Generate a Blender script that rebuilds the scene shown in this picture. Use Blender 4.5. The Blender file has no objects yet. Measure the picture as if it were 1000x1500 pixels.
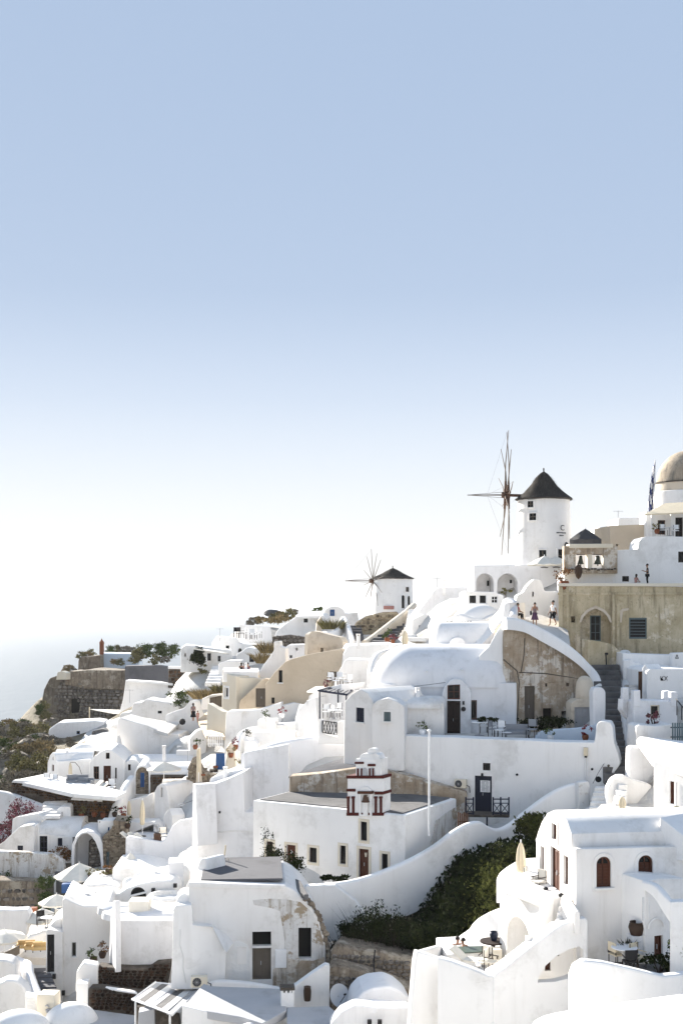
import bpy, math, random
import numpy as np
from mathutils import Vector, Matrix, noise
from mathutils.geometry import tessellate_polygon

random.seed(7)
SC = bpy.context.scene
COL = SC.collection
PI = math.pi
# ------------------------------------------------------------------ camera, sky, sun, exposure
F, CX, HY, CZ = 1800.0, 500.0, 880.0, 120.0          # focal length and horizon in photo pixels, eye height above the sea
cam = bpy.data.cameras.new('camera'); camo = bpy.data.objects.new('camera', cam); COL.objects.link(camo)
camo.location = (0, 0, CZ); camo.rotation_euler = (PI / 2, 0, 0)
cam.sensor_fit = 'HORIZONTAL'; cam.sensor_width = 36; cam.lens = 36 * F / 1000; cam.shift_y = 0.13
cam.clip_start = 1; cam.clip_end = 120000
SC.camera = camo
SUN_AZ, SUN_EL = math.radians(-36), math.radians(20)   # azimuth from +Y, negative = to the left
world = bpy.data.worlds.new('World'); SC.world = world; world.use_nodes = True
wn = world.node_tree; wn.nodes.clear()
w_out = wn.nodes.new('ShaderNodeOutputWorld'); w_bg = wn.nodes.new('ShaderNodeBackground')
w_sky = wn.nodes.new('ShaderNodeTexSky'); w_sky.sky_type = 'NISHITA'; w_sky.sun_disc = False
w_sky.sun_elevation = SUN_EL; w_sky.sun_rotation = SUN_AZ; w_sky.altitude = 100
w_sky.air_density = 1.0; w_sky.dust_density = 1.0; w_sky.ozone_density = 1.0
w_bg.inputs['Strength'].default_value = 0.10
EXPO = 1.68
w_tc = wn.nodes.new('ShaderNodeTexCoord'); w_sep = wn.nodes.new('ShaderNodeSeparateXYZ'); wn.links.new(w_tc.outputs['Generated'], w_sep.inputs[0])
w_rmp = wn.nodes.new('ShaderNodeValToRGB'); w_e = w_rmp.color_ramp.elements     # the same haze-to-blue gradient all round the horizon
for p_, c_ in ((0.0, (1.0, 1.0, 1.0)), (0.05, (.99, 1.0, 1.0)), (0.10, (.87, .93, 1.0)), (0.16, (.70, .80, .95)), (0.245, (.475, .595, .785)), (0.45, (.44, .56, .755)), (1.0, (.40, .53, .74))):
    e_ = w_e[0] if p_ == 0.0 else w_e[len(w_e) - 1] if p_ == 1.0 else w_e.new(p_)
    e_.position = p_; e_.color = (*c_, 1)
w_rmp.color_ramp.interpolation = 'B_SPLINE'; wn.links.new(w_sep.outputs[2], w_rmp.inputs[0])
w_mul = wn.nodes.new('ShaderNodeMix'); w_mul.data_type = 'RGBA'; w_mul.blend_type = 'MULTIPLY'; w_mul.inputs[0].default_value = 1.0
k_ = 10.0 / 2 ** EXPO; wn.links.new(w_rmp.outputs[0], w_mul.inputs[6]); w_mul.inputs[7].default_value = (k_, k_, k_, 1)
w_mix = wn.nodes.new('ShaderNodeMix'); w_mix.data_type = 'RGBA'; w_mix.inputs[0].default_value = 0.994
wn.links.new(w_sky.outputs[0], w_mix.inputs[6]); wn.links.new(w_mul.outputs[2], w_mix.inputs[7])
wn.links.new(w_mix.outputs[2], w_bg.inputs[0]); wn.links.new(w_bg.outputs[0], w_out.inputs[0])
sun = bpy.data.lights.new('sun', 'SUN'); suno = bpy.data.objects.new('sun', sun); COL.objects.link(suno)
sun.energy = 5.0; sun.angle = math.radians(0.5); sun.color = (1.0, 0.94, 0.85)
suno.rotation_euler = Vector((math.sin(SUN_AZ) * math.cos(SUN_EL), math.cos(SUN_AZ) * math.cos(SUN_EL), math.sin(SUN_EL))).to_track_quat('Z', 'Y').to_euler()
suno.location = (-40, 60, 200)
SC.view_settings.view_transform = 'Standard'; SC.view_settings.look = 'None'
SC.view_settings.gamma = 1.0; SC.view_settings.use_curve_mapping = False
SC.view_settings.exposure = EXPO
SC.cycles.use_denoising = True
SC.cycles.max_bounces = 7; SC.cycles.diffuse_bounces = 4; SC.cycles.glossy_bounces = 2
SC.cycles.transmission_bounces = 2; SC.cycles.volume_bounces = 1; SC.cycles.transparent_max_bounces = 6

# ------------------------------------------------------------------ materials
MATS = {}
def nmat(name, rough=0.85):
    m = bpy.data.materials.new(name); m.use_nodes = True
    b = m.node_tree.nodes['Principled BSDF']; b.inputs['Roughness'].default_value = rough
    if 'Specular IOR Level' in b.inputs: b.inputs['Specular IOR Level'].default_value = 0.25
    MATS[name] = m
    return m, m.node_tree.nodes, m.node_tree.links, b
def noise_tex(n, l, scale, detail=4, coord=None, rough=0.55):
    g = n.new('ShaderNodeNewGeometry') if coord is None else coord
    t = n.new('ShaderNodeTexNoise'); t.inputs['Scale'].default_value = scale; t.inputs['Detail'].default_value = detail
    t.inputs['Roughness'].default_value = rough
    l.new(g.outputs['Position'], t.inputs['Vector'])
    return t, g
def ramp(n, l, src, stops):
    r = n.new('ShaderNodeValToRGB'); e = r.color_ramp.elements
    while len(e) < len(stops): e.new(0.5)
    for i, (p, c) in enumerate(stops):
        e[i].position = p; e[i].color = (c[0], c[1], c[2], 1) if not isinstance(c, (int, float)) else (c, c, c, 1)
    l.new(src, r.inputs[0])
    return r
def mixc(n, l, fac, a, b, mode='MIX'):
    m = n.new('ShaderNodeMix'); m.data_type = 'RGBA'; m.blend_type = mode
    if isinstance(fac, float): m.inputs[0].default_value = fac
    else: l.new(fac, m.inputs[0])
    for k, x in ((6, a), (7, b)):
        if isinstance(x, tuple): m.inputs[k].default_value = (x[0], x[1], x[2], 1)
        else: l.new(x, m.inputs[k])
    return m.outputs[2]
def bump(n, l, b, src, strength, dist=0.05):
    u = n.new('ShaderNodeBump'); u.inputs['Strength'].default_value = strength; u.inputs['Distance'].default_value = dist
    l.new(src, u.inputs['Height']); l.new(u.outputs[0], b.inputs['Normal'])
def plaster(name, base, alt, dirt=(0.35, 0.3, 0.24), dirt_lo=0.62, dirt_hi=0.78, dirt_scale=0.5, bmp=0.25, rough=0.9, streak=False):
    m, n, l, b = nmat(name, rough)
    t1, g = noise_tex(n, l, 0.35, 5)
    c = mixc(n, l, ramp(n, l, t1.outputs[0], [(0.35, 0.0), (0.7, 1.0)]).outputs[0], base, alt)
    t2, _ = noise_tex(n, l, dirt_scale, 8, g, 0.68)
    if streak:
        mp = n.new('ShaderNodeMapping'); mp.inputs['Scale'].default_value = (1, 1, 0.25)
        l.new(g.outputs['Position'], mp.inputs[0]); l.new(mp.outputs[0], t2.inputs['Vector'])
    c = mixc(n, l, ramp(n, l, t2.outputs[0], [(dirt_lo, 0.0), (dirt_hi, 1.0)]).outputs[0], c, dirt)
    l.new(c, b.inputs['Base Color'])
    t3, _ = noise_tex(n, l, 3.0, 6, g)
    bump(n, l, b, t3.outputs[0], bmp, 0.12)
    return m
def limewash(name, base, alt, stain, amt=1.0):
    m, n, l, b = nmat(name, 0.92)
    t1, g = noise_tex(n, l, 0.5, 6)
    c = mixc(n, l, ramp(n, l, t1.outputs[0], [(0.35, 0.0), (0.68, 1.0)]).outputs[0], base, alt)
    mp = n.new('ShaderNodeMapping'); mp.inputs['Scale'].default_value = (1.0, 1.0, 0.10); l.new(g.outputs['Position'], mp.inputs[0])
    t2 = n.new('ShaderNodeTexNoise'); t2.inputs['Scale'].default_value = 2.2; t2.inputs['Detail'].default_value = 8; t2.inputs['Roughness'].default_value = .65; l.new(mp.outputs[0], t2.inputs['Vector'])
    c = mixc(n, l, ramp(n, l, t2.outputs[0], [(0.52, 0.0), (0.80, 0.38 * amt)]).outputs[0], c, stain)                     # rain streaks
    t3, _ = noise_tex(n, l, 0.42, 9, g, 0.72)
    c = mixc(n, l, ramp(n, l, t3.outputs[0], [(0.53, 0.0), (0.66, 0.55 * amt)]).outputs[0], c, stain)                      # grey patches
    v = n.new('ShaderNodeTexVoronoi'); v.feature = 'DISTANCE_TO_EDGE'; v.inputs['Scale'].default_value = 0.33
    w = n.new('ShaderNodeMix'); w.data_type = 'VECTOR'; w.inputs[0].default_value = 0.25; l.new(g.outputs['Position'], w.inputs[4]); l.new(t1.outputs['Color'], w.inputs[5]); l.new(w.outputs[1], v.inputs['Vector'])
    k = n.new('ShaderNodeMath'); k.operation = 'MULTIPLY'; l.new(ramp(n, l, v.outputs[0], [(0.0, 1.0), (0.005, 0.0)]).outputs[0], k.inputs[0]); l.new(ramp(n, l, t3.outputs[0], [(0.52, 0.0), (0.66, 0.35)]).outputs[0], k.inputs[1])
    c = mixc(n, l, k.outputs[0], c, (0.42, 0.40, 0.37))                                                                 # hairline cracks
    l.new(c, b.inputs['Base Color'])
    t4, _ = noise_tex(n, l, 2.2, 5, g); bump(n, l, b, t4.outputs[0], 0.12, 0.08)
limewash('white', (0.86, 0.845, 0.825), (0.81, 0.795, 0.775), (0.60, 0.58, 0.55))
limewash('white_warm', (0.82, 0.80, 0.775), (0.76, 0.735, 0.705), (0.56, 0.53, 0.485), 1.15)
limewash('white_grey', (0.78, 0.775, 0.78), (0.72, 0.715, 0.72), (0.53, 0.52, 0.51), 1.25)
def weathered(name, base, alt, pale, dark, k=1.0):
    """old plaster fallen away in patches, with grime runs"""
    m, n, l, b = nmat(name, 0.95)
    t1, g = noise_tex(n, l, 0.8 * k, 9, None, .7); t2, _ = noise_tex(n, l, 0.37 * k, 10, g, .75); t5, _ = noise_tex(n, l, 5.0 * k, 6, g, .7)
    c = mixc(n, l, ramp(n, l, t1.outputs[0], [(0.40, 0.0), (0.60, 1.0)]).outputs[0], base, alt)
    c = mixc(n, l, ramp(n, l, t2.outputs[0], [(0.53, 0.0), (0.57, 1.0)]).outputs[0], c, pale)
    mp = n.new('ShaderNodeMapping'); mp.inputs['Scale'].default_value = (1.4, 1.4, 0.16); l.new(g.outputs['Position'], mp.inputs[0])
    t3 = n.new('ShaderNodeTexNoise'); t3.inputs['Scale'].default_value = 1.6 * k; t3.inputs['Detail'].default_value = 9; t3.inputs['Roughness'].default_value = .7; l.new(mp.outputs[0], t3.inputs['Vector'])
    c = mixc(n, l, ramp(n, l, t3.outputs[0], [(0.50, 0.0), (0.66, .85)]).outputs[0], c, dark)
    c = mixc(n, l, ramp(n, l, t5.outputs[0], [(0.58, 0.0), (0.68, .7)]).outputs[0], c, dark)
    l.new(c, b.inputs['Base Color']); bump(n, l, b, t1.outputs[0], .7, .12)
weathered('ruin', (0.47, 0.39, 0.30), (0.34, 0.26, 0.18), (0.62, 0.57, 0.50), (0.17, 0.13, 0.095))
weathered('ochre', (0.56, 0.475, 0.325), (0.43, 0.355, 0.225), (0.68, 0.60, 0.46), (0.22, 0.18, 0.115))
weathered('dome_tan', (0.42, 0.35, 0.27), (0.33, 0.27, 0.20), (0.48, 0.42, 0.34), (0.16, 0.145, 0.12))
weathered('white_peel', (0.70, 0.69, 0.67), (0.62, 0.60, 0.58), (0.34, 0.27, 0.19), (0.33, 0.28, 0.22), 1.7)
weathered('rock_face', (0.20, 0.17, 0.13), (0.13, 0.11, 0.085), (0.28, 0.245, 0.19), (0.06, 0.052, 0.042), 1.2)
weathered('rubble_face', (0.27, 0.22, 0.165), (0.19, 0.15, 0.11), (0.38, 0.33, 0.26), (0.08, 0.062, 0.046), 1.6)
plaster('grey_render', (0.115, 0.115, 0.125), (0.09, 0.09, 0.10), (0.07, 0.07, 0.075), 0.52, 0.72, 0.5, 0.2)
plaster('white_worn', (0.76, 0.755, 0.74), (0.66, 0.65, 0.635), (0.36, 0.31, 0.25), 0.56, 0.63, 0.55, 0.5)
plaster('cream', (0.72, 0.66, 0.55), (0.65, 0.58, 0.46), (0.5, 0.42, 0.32), 0.6, 0.8)
plaster('pale_stone', (0.68, 0.60, 0.49), (0.55, 0.47, 0.37), (0.38, 0.3, 0.22), 0.55, 0.78, 0.7, 0.4)
plaster('tan', (0.60, 0.50, 0.38), (0.50, 0.41, 0.30), (0.36, 0.28, 0.20), 0.58, 0.8, 0.5, 0.35)
plaster('concrete', (0.15, 0.146, 0.146), (0.105, 0.103, 0.103), (0.065, 0.063, 0.06), 0.52, 0.72, 0.8, 0.4)
plaster('concrete_pale', (0.46, 0.46, 0.47), (0.40, 0.40, 0.41), (0.30, 0.29, 0.285), 0.55, 0.8, 0.6, 0.3)
plaster('paving', (0.62, 0.60, 0.57), (0.52, 0.50, 0.47), (0.40, 0.37, 0.33), 0.55, 0.75, 0.8, 0.4)
plaster('steps_stone', (0.13, 0.115, 0.10), (0.08, 0.07, 0.06), (0.30, 0.2, 0.12), 0.55, 0.7, 0.9, 0.8)
plaster('dark_rock', (0.10, 0.085, 0.07), (0.06, 0.05, 0.042), (0.18, 0.15, 0.12), 0.5, 0.7, 0.9, 1.0)
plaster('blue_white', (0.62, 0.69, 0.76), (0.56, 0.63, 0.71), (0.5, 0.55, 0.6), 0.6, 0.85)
plaster('lattice_white', (0.78, 0.78, 0.78), (0.75, 0.75, 0.75), (0.7, 0.7, 0.7), 0.6, 0.9)
def simple(name, col, rough=0.6, var=0.15, scale=2.5, metal=0.0, bmp=0.0):
    m, n, l, b = nmat(name, rough)
    t, g = noise_tex(n, l, scale, 5)
    c = mixc(n, l, t.outputs[0], tuple(x * (1 - var) for x in col), tuple(min(1, x * (1 + var)) for x in col))
    l.new(c, b.inputs['Base Color']); b.inputs['Metallic'].default_value = metal
    if bmp: bump(n, l, b, t.outputs[0], bmp)
    return m
for nm, c, ro in [('brown_wood', (0.07, 0.021, 0.009), .55), ('dark_wood', (0.022, 0.012, 0.009), .65), ('grey_wood', (0.12, 0.10, 0.08), .8), ('spar_wood', (0.13, 0.105, 0.085), .8),
                  ('navy', (0.008, 0.012, 0.03), .45), ('blue', (0.03, 0.09, 0.24), .5), ('grey_blue', (0.10, 0.14, 0.15), .6), ('black', (0.012, 0.012, 0.014), .5),
                  ('white_paint', (0.78, 0.78, 0.78), .5), ('canvas', (0.74, 0.70, 0.62), .9), ('canvas_cream', (0.66, 0.57, 0.42), .9), ('canvas_dark', (0.05, 0.048, 0.05), .9),
                  ('terracotta', (0.22, 0.075, 0.035), .8), ('red_trim', (0.07, 0.010, 0.006), .7), ('rust', (0.085, 0.045, 0.028), .8), ('bell_bronze', (0.04, 0.045, 0.03), .4),
                  ('skin', (0.34, 0.19, 0.12), .6), ('hair', (0.02, 0.013, 0.01), .6), ('red_cloth', (0.34, 0.03, 0.03), .9), ('black_cloth', (0.012, 0.012, 0.014), .9),
                  ('white_cloth', (0.75, 0.74, 0.72), .9), ('pink_cloth', (0.45, 0.24, 0.22), .9), ('pattern_cloth', (0.22, 0.16, 0.17), .9), ('plum_cloth', (0.10, 0.05, 0.09), .9),
                  ('tan_wicker', (0.55, 0.38, 0.17), .8), ('grey_fabric', (0.28, 0.29, 0.31), .9), ('metal_grey', (0.35, 0.35, 0.36), .4), ('flag_blue', (0.012, 0.025, 0.13), .8),
                  ('clay_brown', (0.05, 0.028, 0.017), .6), ('flower_red', (0.22, 0.02, 0.025), .8), ('red_sign', (0.40, 0.20, 0.17), .8), ('print_grey', (0.08, 0.08, 0.085), .8), ('bamboo', (0.30, 0.26, 0.19), .8),
                  ('painted_dark', (0.01, 0.009, 0.008), .9)]:
    simple(nm, c, ro)
def glass(name, col):
    m, n, l, b = nmat(name, 0.2); b.inputs['Base Color'].default_value = (*col, 1); b.inputs['Specular IOR Level'].default_value = 0.18
glass('pool_water', (0.10, 0.13, 0.11)); glass('glass', (0.006, 0.007, 0.008)); glass('glass_blue', (0.05, 0.08, 0.11)); glass('dish_grey', (0.45, 0.47, 0.5))
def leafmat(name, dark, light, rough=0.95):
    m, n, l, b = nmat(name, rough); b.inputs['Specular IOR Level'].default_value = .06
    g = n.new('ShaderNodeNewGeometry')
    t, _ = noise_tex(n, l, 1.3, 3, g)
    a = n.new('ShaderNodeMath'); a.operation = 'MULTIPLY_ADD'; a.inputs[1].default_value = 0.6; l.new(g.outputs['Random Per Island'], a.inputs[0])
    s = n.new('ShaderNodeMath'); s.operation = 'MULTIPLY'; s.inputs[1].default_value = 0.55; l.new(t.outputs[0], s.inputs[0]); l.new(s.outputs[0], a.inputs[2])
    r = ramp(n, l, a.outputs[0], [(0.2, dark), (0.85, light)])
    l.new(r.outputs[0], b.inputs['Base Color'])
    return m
leafmat('leaf_dark', (0.003, 0.006, 0.002), (0.030, 0.040, 0.012))  # very dark leaves, with the gully's shade put into the tone
leafmat('leaf_gully', (0.004, 0.007, 0.003), (0.085, 0.095, 0.026))  # light end raised so that lit leaves are painted into the colour
leafmat('leaf_lit', (0.008, 0.012, 0.004), (0.17, 0.18, 0.05))  # sunlit foliage painted as a brighter, yellower leaf colour
leafmat('leaf_green', (0.02, 0.035, 0.01), (0.11, 0.14, 0.045))
leafmat('leaf_olive', (0.055, 0.055, 0.024), (0.26, 0.23, 0.10))
leafmat('leaf_dry', (0.10, 0.075, 0.04), (0.36, 0.28, 0.14))
leafmat('leaf_grey', (0.08, 0.07, 0.055), (0.25, 0.22, 0.17))
leafmat('leaf_pink', (0.02, 0.03, 0.015), (0.30, 0.10, 0.13))
leafmat('leaf_orange', (0.04, 0.04, 0.015), (0.30, 0.13, 0.05))
leafmat('stone_mix', (0.07, 0.055, 0.04), (0.36, 0.30, 0.22), 0.9)
leafmat('stone_brown', (0.02, 0.012, 0.008), (0.14, 0.085, 0.052), 0.9)
leafmat('stone_grey', (0.06, 0.055, 0.05), (0.28, 0.25, 0.22), 0.9)
leafmat('stone_black', (0.006, 0.004, 0.003), (0.07, 0.040, 0.026), 0.9)
leafmat('stone_pale', (0.06, 0.045, 0.03), (0.55, 0.45, 0.31), 0.9)
leafmat('thatch', (0.020, 0.018, 0.016), (0.085, 0.075, 0.065), 0.9)
def M(x): return MATS[x]

# ------------------------------------------------------------------ objects
ORG = {}
WHITES = ('white', 'white_warm', 'white', 'white_grey', 'white')
def org(o): return ORG.get(o.name, Vector((0, 0, 0)))
def thing(name, label, cat, loc, group=None):
    o = bpy.data.objects.new(name, None); COL.objects.link(o); o.location = loc
    o.empty_display_size = 0.2
    ORG[o.name] = Vector(loc); o['label'] = label; o['category'] = cat
    if group: o['group'] = group
    return o
class MB:
    def __init__(s): s.v = []; s.f = []; s.m = []
    def add(s, vs, fs, mi=0):
        k = len(s.v); s.v += [tuple(v) for v in vs]; s.f += [tuple(k + i for i in f) for f in fs]; s.m += [mi] * len(fs)
        return s
    def box(s, c, sz, X=Vector((1, 0, 0)), Y=Vector((0, 1, 0)), Z=Vector((0, 0, 1)), mi=0):
        c = Vector(c); a, b, d = X * sz[0] / 2, Y * sz[1] / 2, Z * sz[2] / 2
        vs = [c + i * a + j * b + k * d for k in (-1, 1) for j in (-1, 1) for i in (-1, 1)]
        return s.add(vs, [(0, 2, 3, 1), (4, 5, 7, 6), (0, 1, 5, 4), (2, 6, 7, 3), (0, 4, 6, 2), (1, 3, 7, 5)], mi)
    def tube(s, p0, p1, r0, r1=None, n=8, mi=0):
        p0, p1 = Vector(p0), Vector(p1); r1 = r0 if r1 is None else r1
        d = (p1 - p0).normalized(); a = d.orthogonal().normalized(); b = d.cross(a)
        vs = [p + (a * math.cos(t) + b * math.sin(t)) * r for p, r in ((p0, r0), (p1, r1)) for t in [2 * PI * i / n for i in range(n)]]
        fs = [(i, (i + 1) % n, n + (i + 1) % n, n + i) for i in range(n)] + [tuple(range(n - 1, -1, -1)), tuple(range(n, 2 * n))]
        return s.add(vs, fs, mi)
    def path(s, pts, r, n=6, mi=0):
        for a, b in zip(pts, pts[1:]): s.tube(a, b, r, r, n, mi)
        return s
    def lathe(s, c, prof, n=16, mi=0, a0=0.0, a1=2 * PI, ax=Vector((0, 0, 1)), sx=1.0):
        c = Vector(c); full = abs(a1 - a0 - 2 * PI) < 1e-6; k = n if full else n + 1
        q = ax.to_track_quat('Z', 'Y').to_matrix() if (ax - Vector((0, 0, 1))).length > 1e-6 else Matrix.Identity(3)
        vs = [c + q @ Vector((r * math.cos(a0 + (a1 - a0) * i / n) * sx, r * math.sin(a0 + (a1 - a0) * i / n), z)) for r, z in prof for i in range(k)]
        fs = []
        for j in range(len(prof) - 1):
            for i in range(n):
                i2 = (i + 1) % k
                fs.append((j * k + i, j * k + i2, (j + 1) * k + i2, (j + 1) * k + i))
        return s.add(vs, fs, mi)
    def build(s, name, mats, par=None, ang=22, kind=None, world=True):
        if mats == 'white' and par and par.get('label'): mats = WHITES[sum(map(ord, par['label'])) % 5]
        me = bpy.data.meshes.new(name)
        o_ = org(par) if (par and world) else Vector((0, 0, 0))
        me.from_pydata([(v[0] - o_.x, v[1] - o_.y, v[2] - o_.z) for v in s.v], [], s.f); me.update()
        for m in ([mats] if isinstance(mats, str) else mats): me.materials.append(M(m))
        if any(s.m): me.polygons.foreach_set('material_index', s.m)
        me.polygons.foreach_set('use_smooth', [True] * len(me.polygons))
        me.set_sharp_from_angle(angle=math.radians(ang))
        o = bpy.data.objects.new(name, me); COL.objects.link(o)
        if par: o.parent = par; ORG[o.name] = o_
        if kind: o['kind'] = kind
        return o
def tag(o, label, cat, group=None, kind=None):
    o['label'] = label; o['category'] = cat
    if group: o['group'] = group
    if kind: o['kind'] = kind
    return o
def copy_tree(o, par=None, loc=None, rz=None):
    c = o.copy(); COL.objects.link(c); ORG[c.name] = Vector(loc) if loc is not None else org(o)
    if par: c.parent = par
    if loc is not None: c.location = loc
    if rz is not None: c.rotation_euler = (0, 0, rz)
    for ch in o.children: copy_tree(ch, c)
    return c

# ------------------------------------------------------------------ placing by ray: a photo pixel and a distance, or a photo pixel and a plane
def at(px, py, Y): return Vector(((px - CX) * Y / F, Y, CZ + (HY - py) * Y / F))
UP = Vector((0, 0, 1))
class Fac:
    """a vertical plane through the point at photo column px, distance Y; yaw > 0 turns its face to the right"""
    def __init__(s, px, Y, yaw=0.0):
        a = math.radians(yaw); s.U = Vector((math.cos(a), math.sin(a), 0)); s.n = Vector((math.sin(a), -math.cos(a), 0)); s.W = -s.n
        s.o = Vector(((px - CX) * Y / F, Y, 0))
    def loc(s, px, py):
        d = Vector(((px - CX) / F, 1, (HY - py) / F)); C = Vector((0, 0, CZ))
        t = (s.o - C).dot(s.n) / d.dot(s.n); p = C + d * t
        return ((p - s.o).dot(s.U), p.z)
    def pt(s, px, py, w=0.0): u, v = s.loc(px, py); return s.P(u, v, w)
    def P(s, u, v, w=0.0): return s.o + s.U * u + UP * v + s.W * w
    def px(s, u, w=0.0): p = s.P(u, 0, w); return CX + F * p.x / p.y
def ground_pt(px, py, z):
    d = Vector(((px - CX) / F, 1, (HY - py) / F)); t = (z - CZ) / d.z
    return Vector((0, 0, CZ)) + d * t
def area2(l): return sum(l[i][0] * l[(i + 1) % len(l)][1] - l[(i + 1) % len(l)][0] * l[i][1] for i in range(len(l)))
def ccw(l): return l if area2(l) > 0 else l[::-1]
def fillet(l, rf, n=3):
    out = []; N = len(l)
    for i in range(N):
        p, a, b = Vector(l[i]), Vector(l[i - 1]), Vector(l[(i + 1) % N])
        d1, d2 = a - p, b - p
        if d1.length < 1e-6 or d2.length < 1e-6: continue
        ang = d1.angle(d2)
        if ang > math.radians(150): out.append(tuple(p)); continue
        t = min(rf, d1.length * .45, d2.length * .45); q1, q2 = p + d1.normalized() * t, p + d2.normalized() * t
        for k in range(n + 1):
            s = k / n; out.append(tuple(q1 * (1 - s) ** 2 + p * 2 * s * (1 - s) + q2 * s * s))
    return out
def inset(l, r):
    out = []; N = len(l)
    for i in range(N):
        p, a, b = Vector(l[i]), Vector(l[i - 1]), Vector(l[(i + 1) % N])
        e1, e2 = (p - a), (b - p)
        if e1.length < 1e-7 or e2.length < 1e-7: out.append(tuple(p)); continue
        e1.normalize(); e2.normalize(); n1, n2 = Vector((-e1.y, e1.x)), Vector((-e2.y, e2.x))
        k = 1 + n1.dot(n2); k = max(k, 0.35)
        out.append(tuple(p + (n1 + n2) * (r / k)))
    return out
def wobble(l, o, amp=.035):
    """hand-plastered edges: long edges get extra points a few centimetres off the line"""
    out = []
    for i in range(len(l)):
        a, b = Vector(l[i]), Vector(l[(i + 1) % len(l)]); d = b - a; L = d.length; out.append(tuple(a)); k = min(14, int(L / .9))
        if k < 2: continue
        q = Vector((-d.y, d.x)) / L
        for j in range(1, k):
            p = a + d * j / k; out.append(tuple(p + q * amp * noise.noise((p.x * .8 + o.x, p.y * .8, o.y))))
    return out
def prism(mb, P, loop, D, holes=(), r=0.10, seg=2, mi=0, hole_mi=None, jit=0.0):
    """P(u, v, w) -> world; loop outline in (u, v); holes = [(loop, depth, closed)]; front edges rounded by r, holes get real reveals"""
    loop = ccw(loop); r = min(r, D * .4)
    N = len(loop)
    if r > 0: rings = [(r * (1 - math.sin(k / seg * PI / 2)), r * (1 - math.cos(k / seg * PI / 2))) for k in range(seg + 1)]
    else: rings = [(0, 0)]
    rings += [(0, D - r), (r, D)] if r > 0 else [(0, D)]
    cache = {}
    vs = []
    for ins, w in rings:
        if ins not in cache: cache[ins] = inset(loop, ins) if ins > 0 else loop
        vs += [P(u, v, w) for u, v in cache[ins]]
    fs = []
    for k in range(len(rings) - 1):
        for i in range(N):
            j = (i + 1) % N; fs.append((k * N + i, (k + 1) * N + i, (k + 1) * N + j, k * N + j))
    front = cache[rings[0][0]]
    hl = [ccw(h[0]) for h in holes]
    flat = [list(front)] + [list(h) for h in hl]
    idx = []; base = len(vs)
    for k, h in enumerate(hl):
        vs += [P(u, v, 0) for u, v in h]
    allp = [p for l in flat for p in l]; mapi = list(range(N)) + list(range(base, len(vs)))
    for t in tessellate_polygon([[Vector((p[0], p[1], 0)) for p in l] for l in flat]):
        a, b, c = [allp[i] for i in t]
        s = (b[0] - a[0]) * (c[1] - a[1]) - (c[0] - a[0]) * (b[1] - a[1])
        if abs(s) < 1e-9: continue
        t = t if s > 0 else t[::-1]
        fs.append(tuple(mapi[i] for i in t))
    k0 = base
    for h, (_, dep, closed) in zip(hl, holes):
        b0 = len(vs); n = len(h); vs += [P(u, v, dep) for u, v in h]
        for i in range(n):
            j = (i + 1) % n; fs.append((k0 + i, k0 + j, b0 + j, b0 + i))
        if closed: fs.append(tuple(range(b0, b0 + n)))
        k0 += n
    last = (len(rings) - 1) * N
    back = cache[rings[-1][0]]
    thru = []; k0 = base
    for h, (_, dep, closed) in zip(hl, holes):
        if not closed and dep >= D - .002: thru.append((h, k0))
        k0 += len(h)
    off = {}; kk = base + sum(len(h) for h in hl); k1 = kk
    bmap = list(range(last, last + N)); bl = [list(back)]
    for h, (_, dep, closed) in zip(hl, holes):
        if not closed and dep >= D - .002: bl.append(list(h)); bmap += list(range(k1, k1 + len(h)))
        k1 += len(h)
    ball = [p for l in bl for p in l]
    for t in tessellate_polygon([[Vector((p[0], p[1], 0)) for p in l] for l in bl]):
        a, b, c = [ball[i] for i in t]
        s = (b[0] - a[0]) * (c[1] - a[1]) - (c[0] - a[0]) * (b[1] - a[1])
        if abs(s) < 1e-9: continue
        t = t[::-1] if s > 0 else t
        fs.append(tuple(bmap[i] for i in t))
    if jit:
        vs = [Vector(v) + Vector(noise.noise_vector(Vector(v) * .55)) * jit for v in vs]
    mb.add(vs, fs, mi)
def arc(x0, y0, x1, y1, top, n=14, p=1.0):
    """photo-pixel points of a half ellipse from (x0,y0) over height `top` to (x1,y1)"""
    out = []
    for i in range(n + 1):
        t = PI * i / n; s = (1 - math.cos(t)) / 2
        yb = y0 + (y1 - y0) * s
        out.append((x0 + (x1 - x0) * s, yb - (yb - top) * math.sin(t) ** p))
    return out
def crom(pts, k=6):
    P = [Vector(p) for p in pts]; out = []
    for i in range(len(P) - 1):
        a, b, c, d = P[max(i - 1, 0)], P[i], P[i + 1], P[min(i + 2, len(P) - 1)]
        for j in range(k):
            t = j / k
            out.append(0.5 * ((2 * b) + (c - a) * t + (2 * a - 5 * b + 4 * c - d) * t * t + (3 * b - a - 3 * c + d) * t ** 3))
    return out + [P[-1]]

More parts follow.
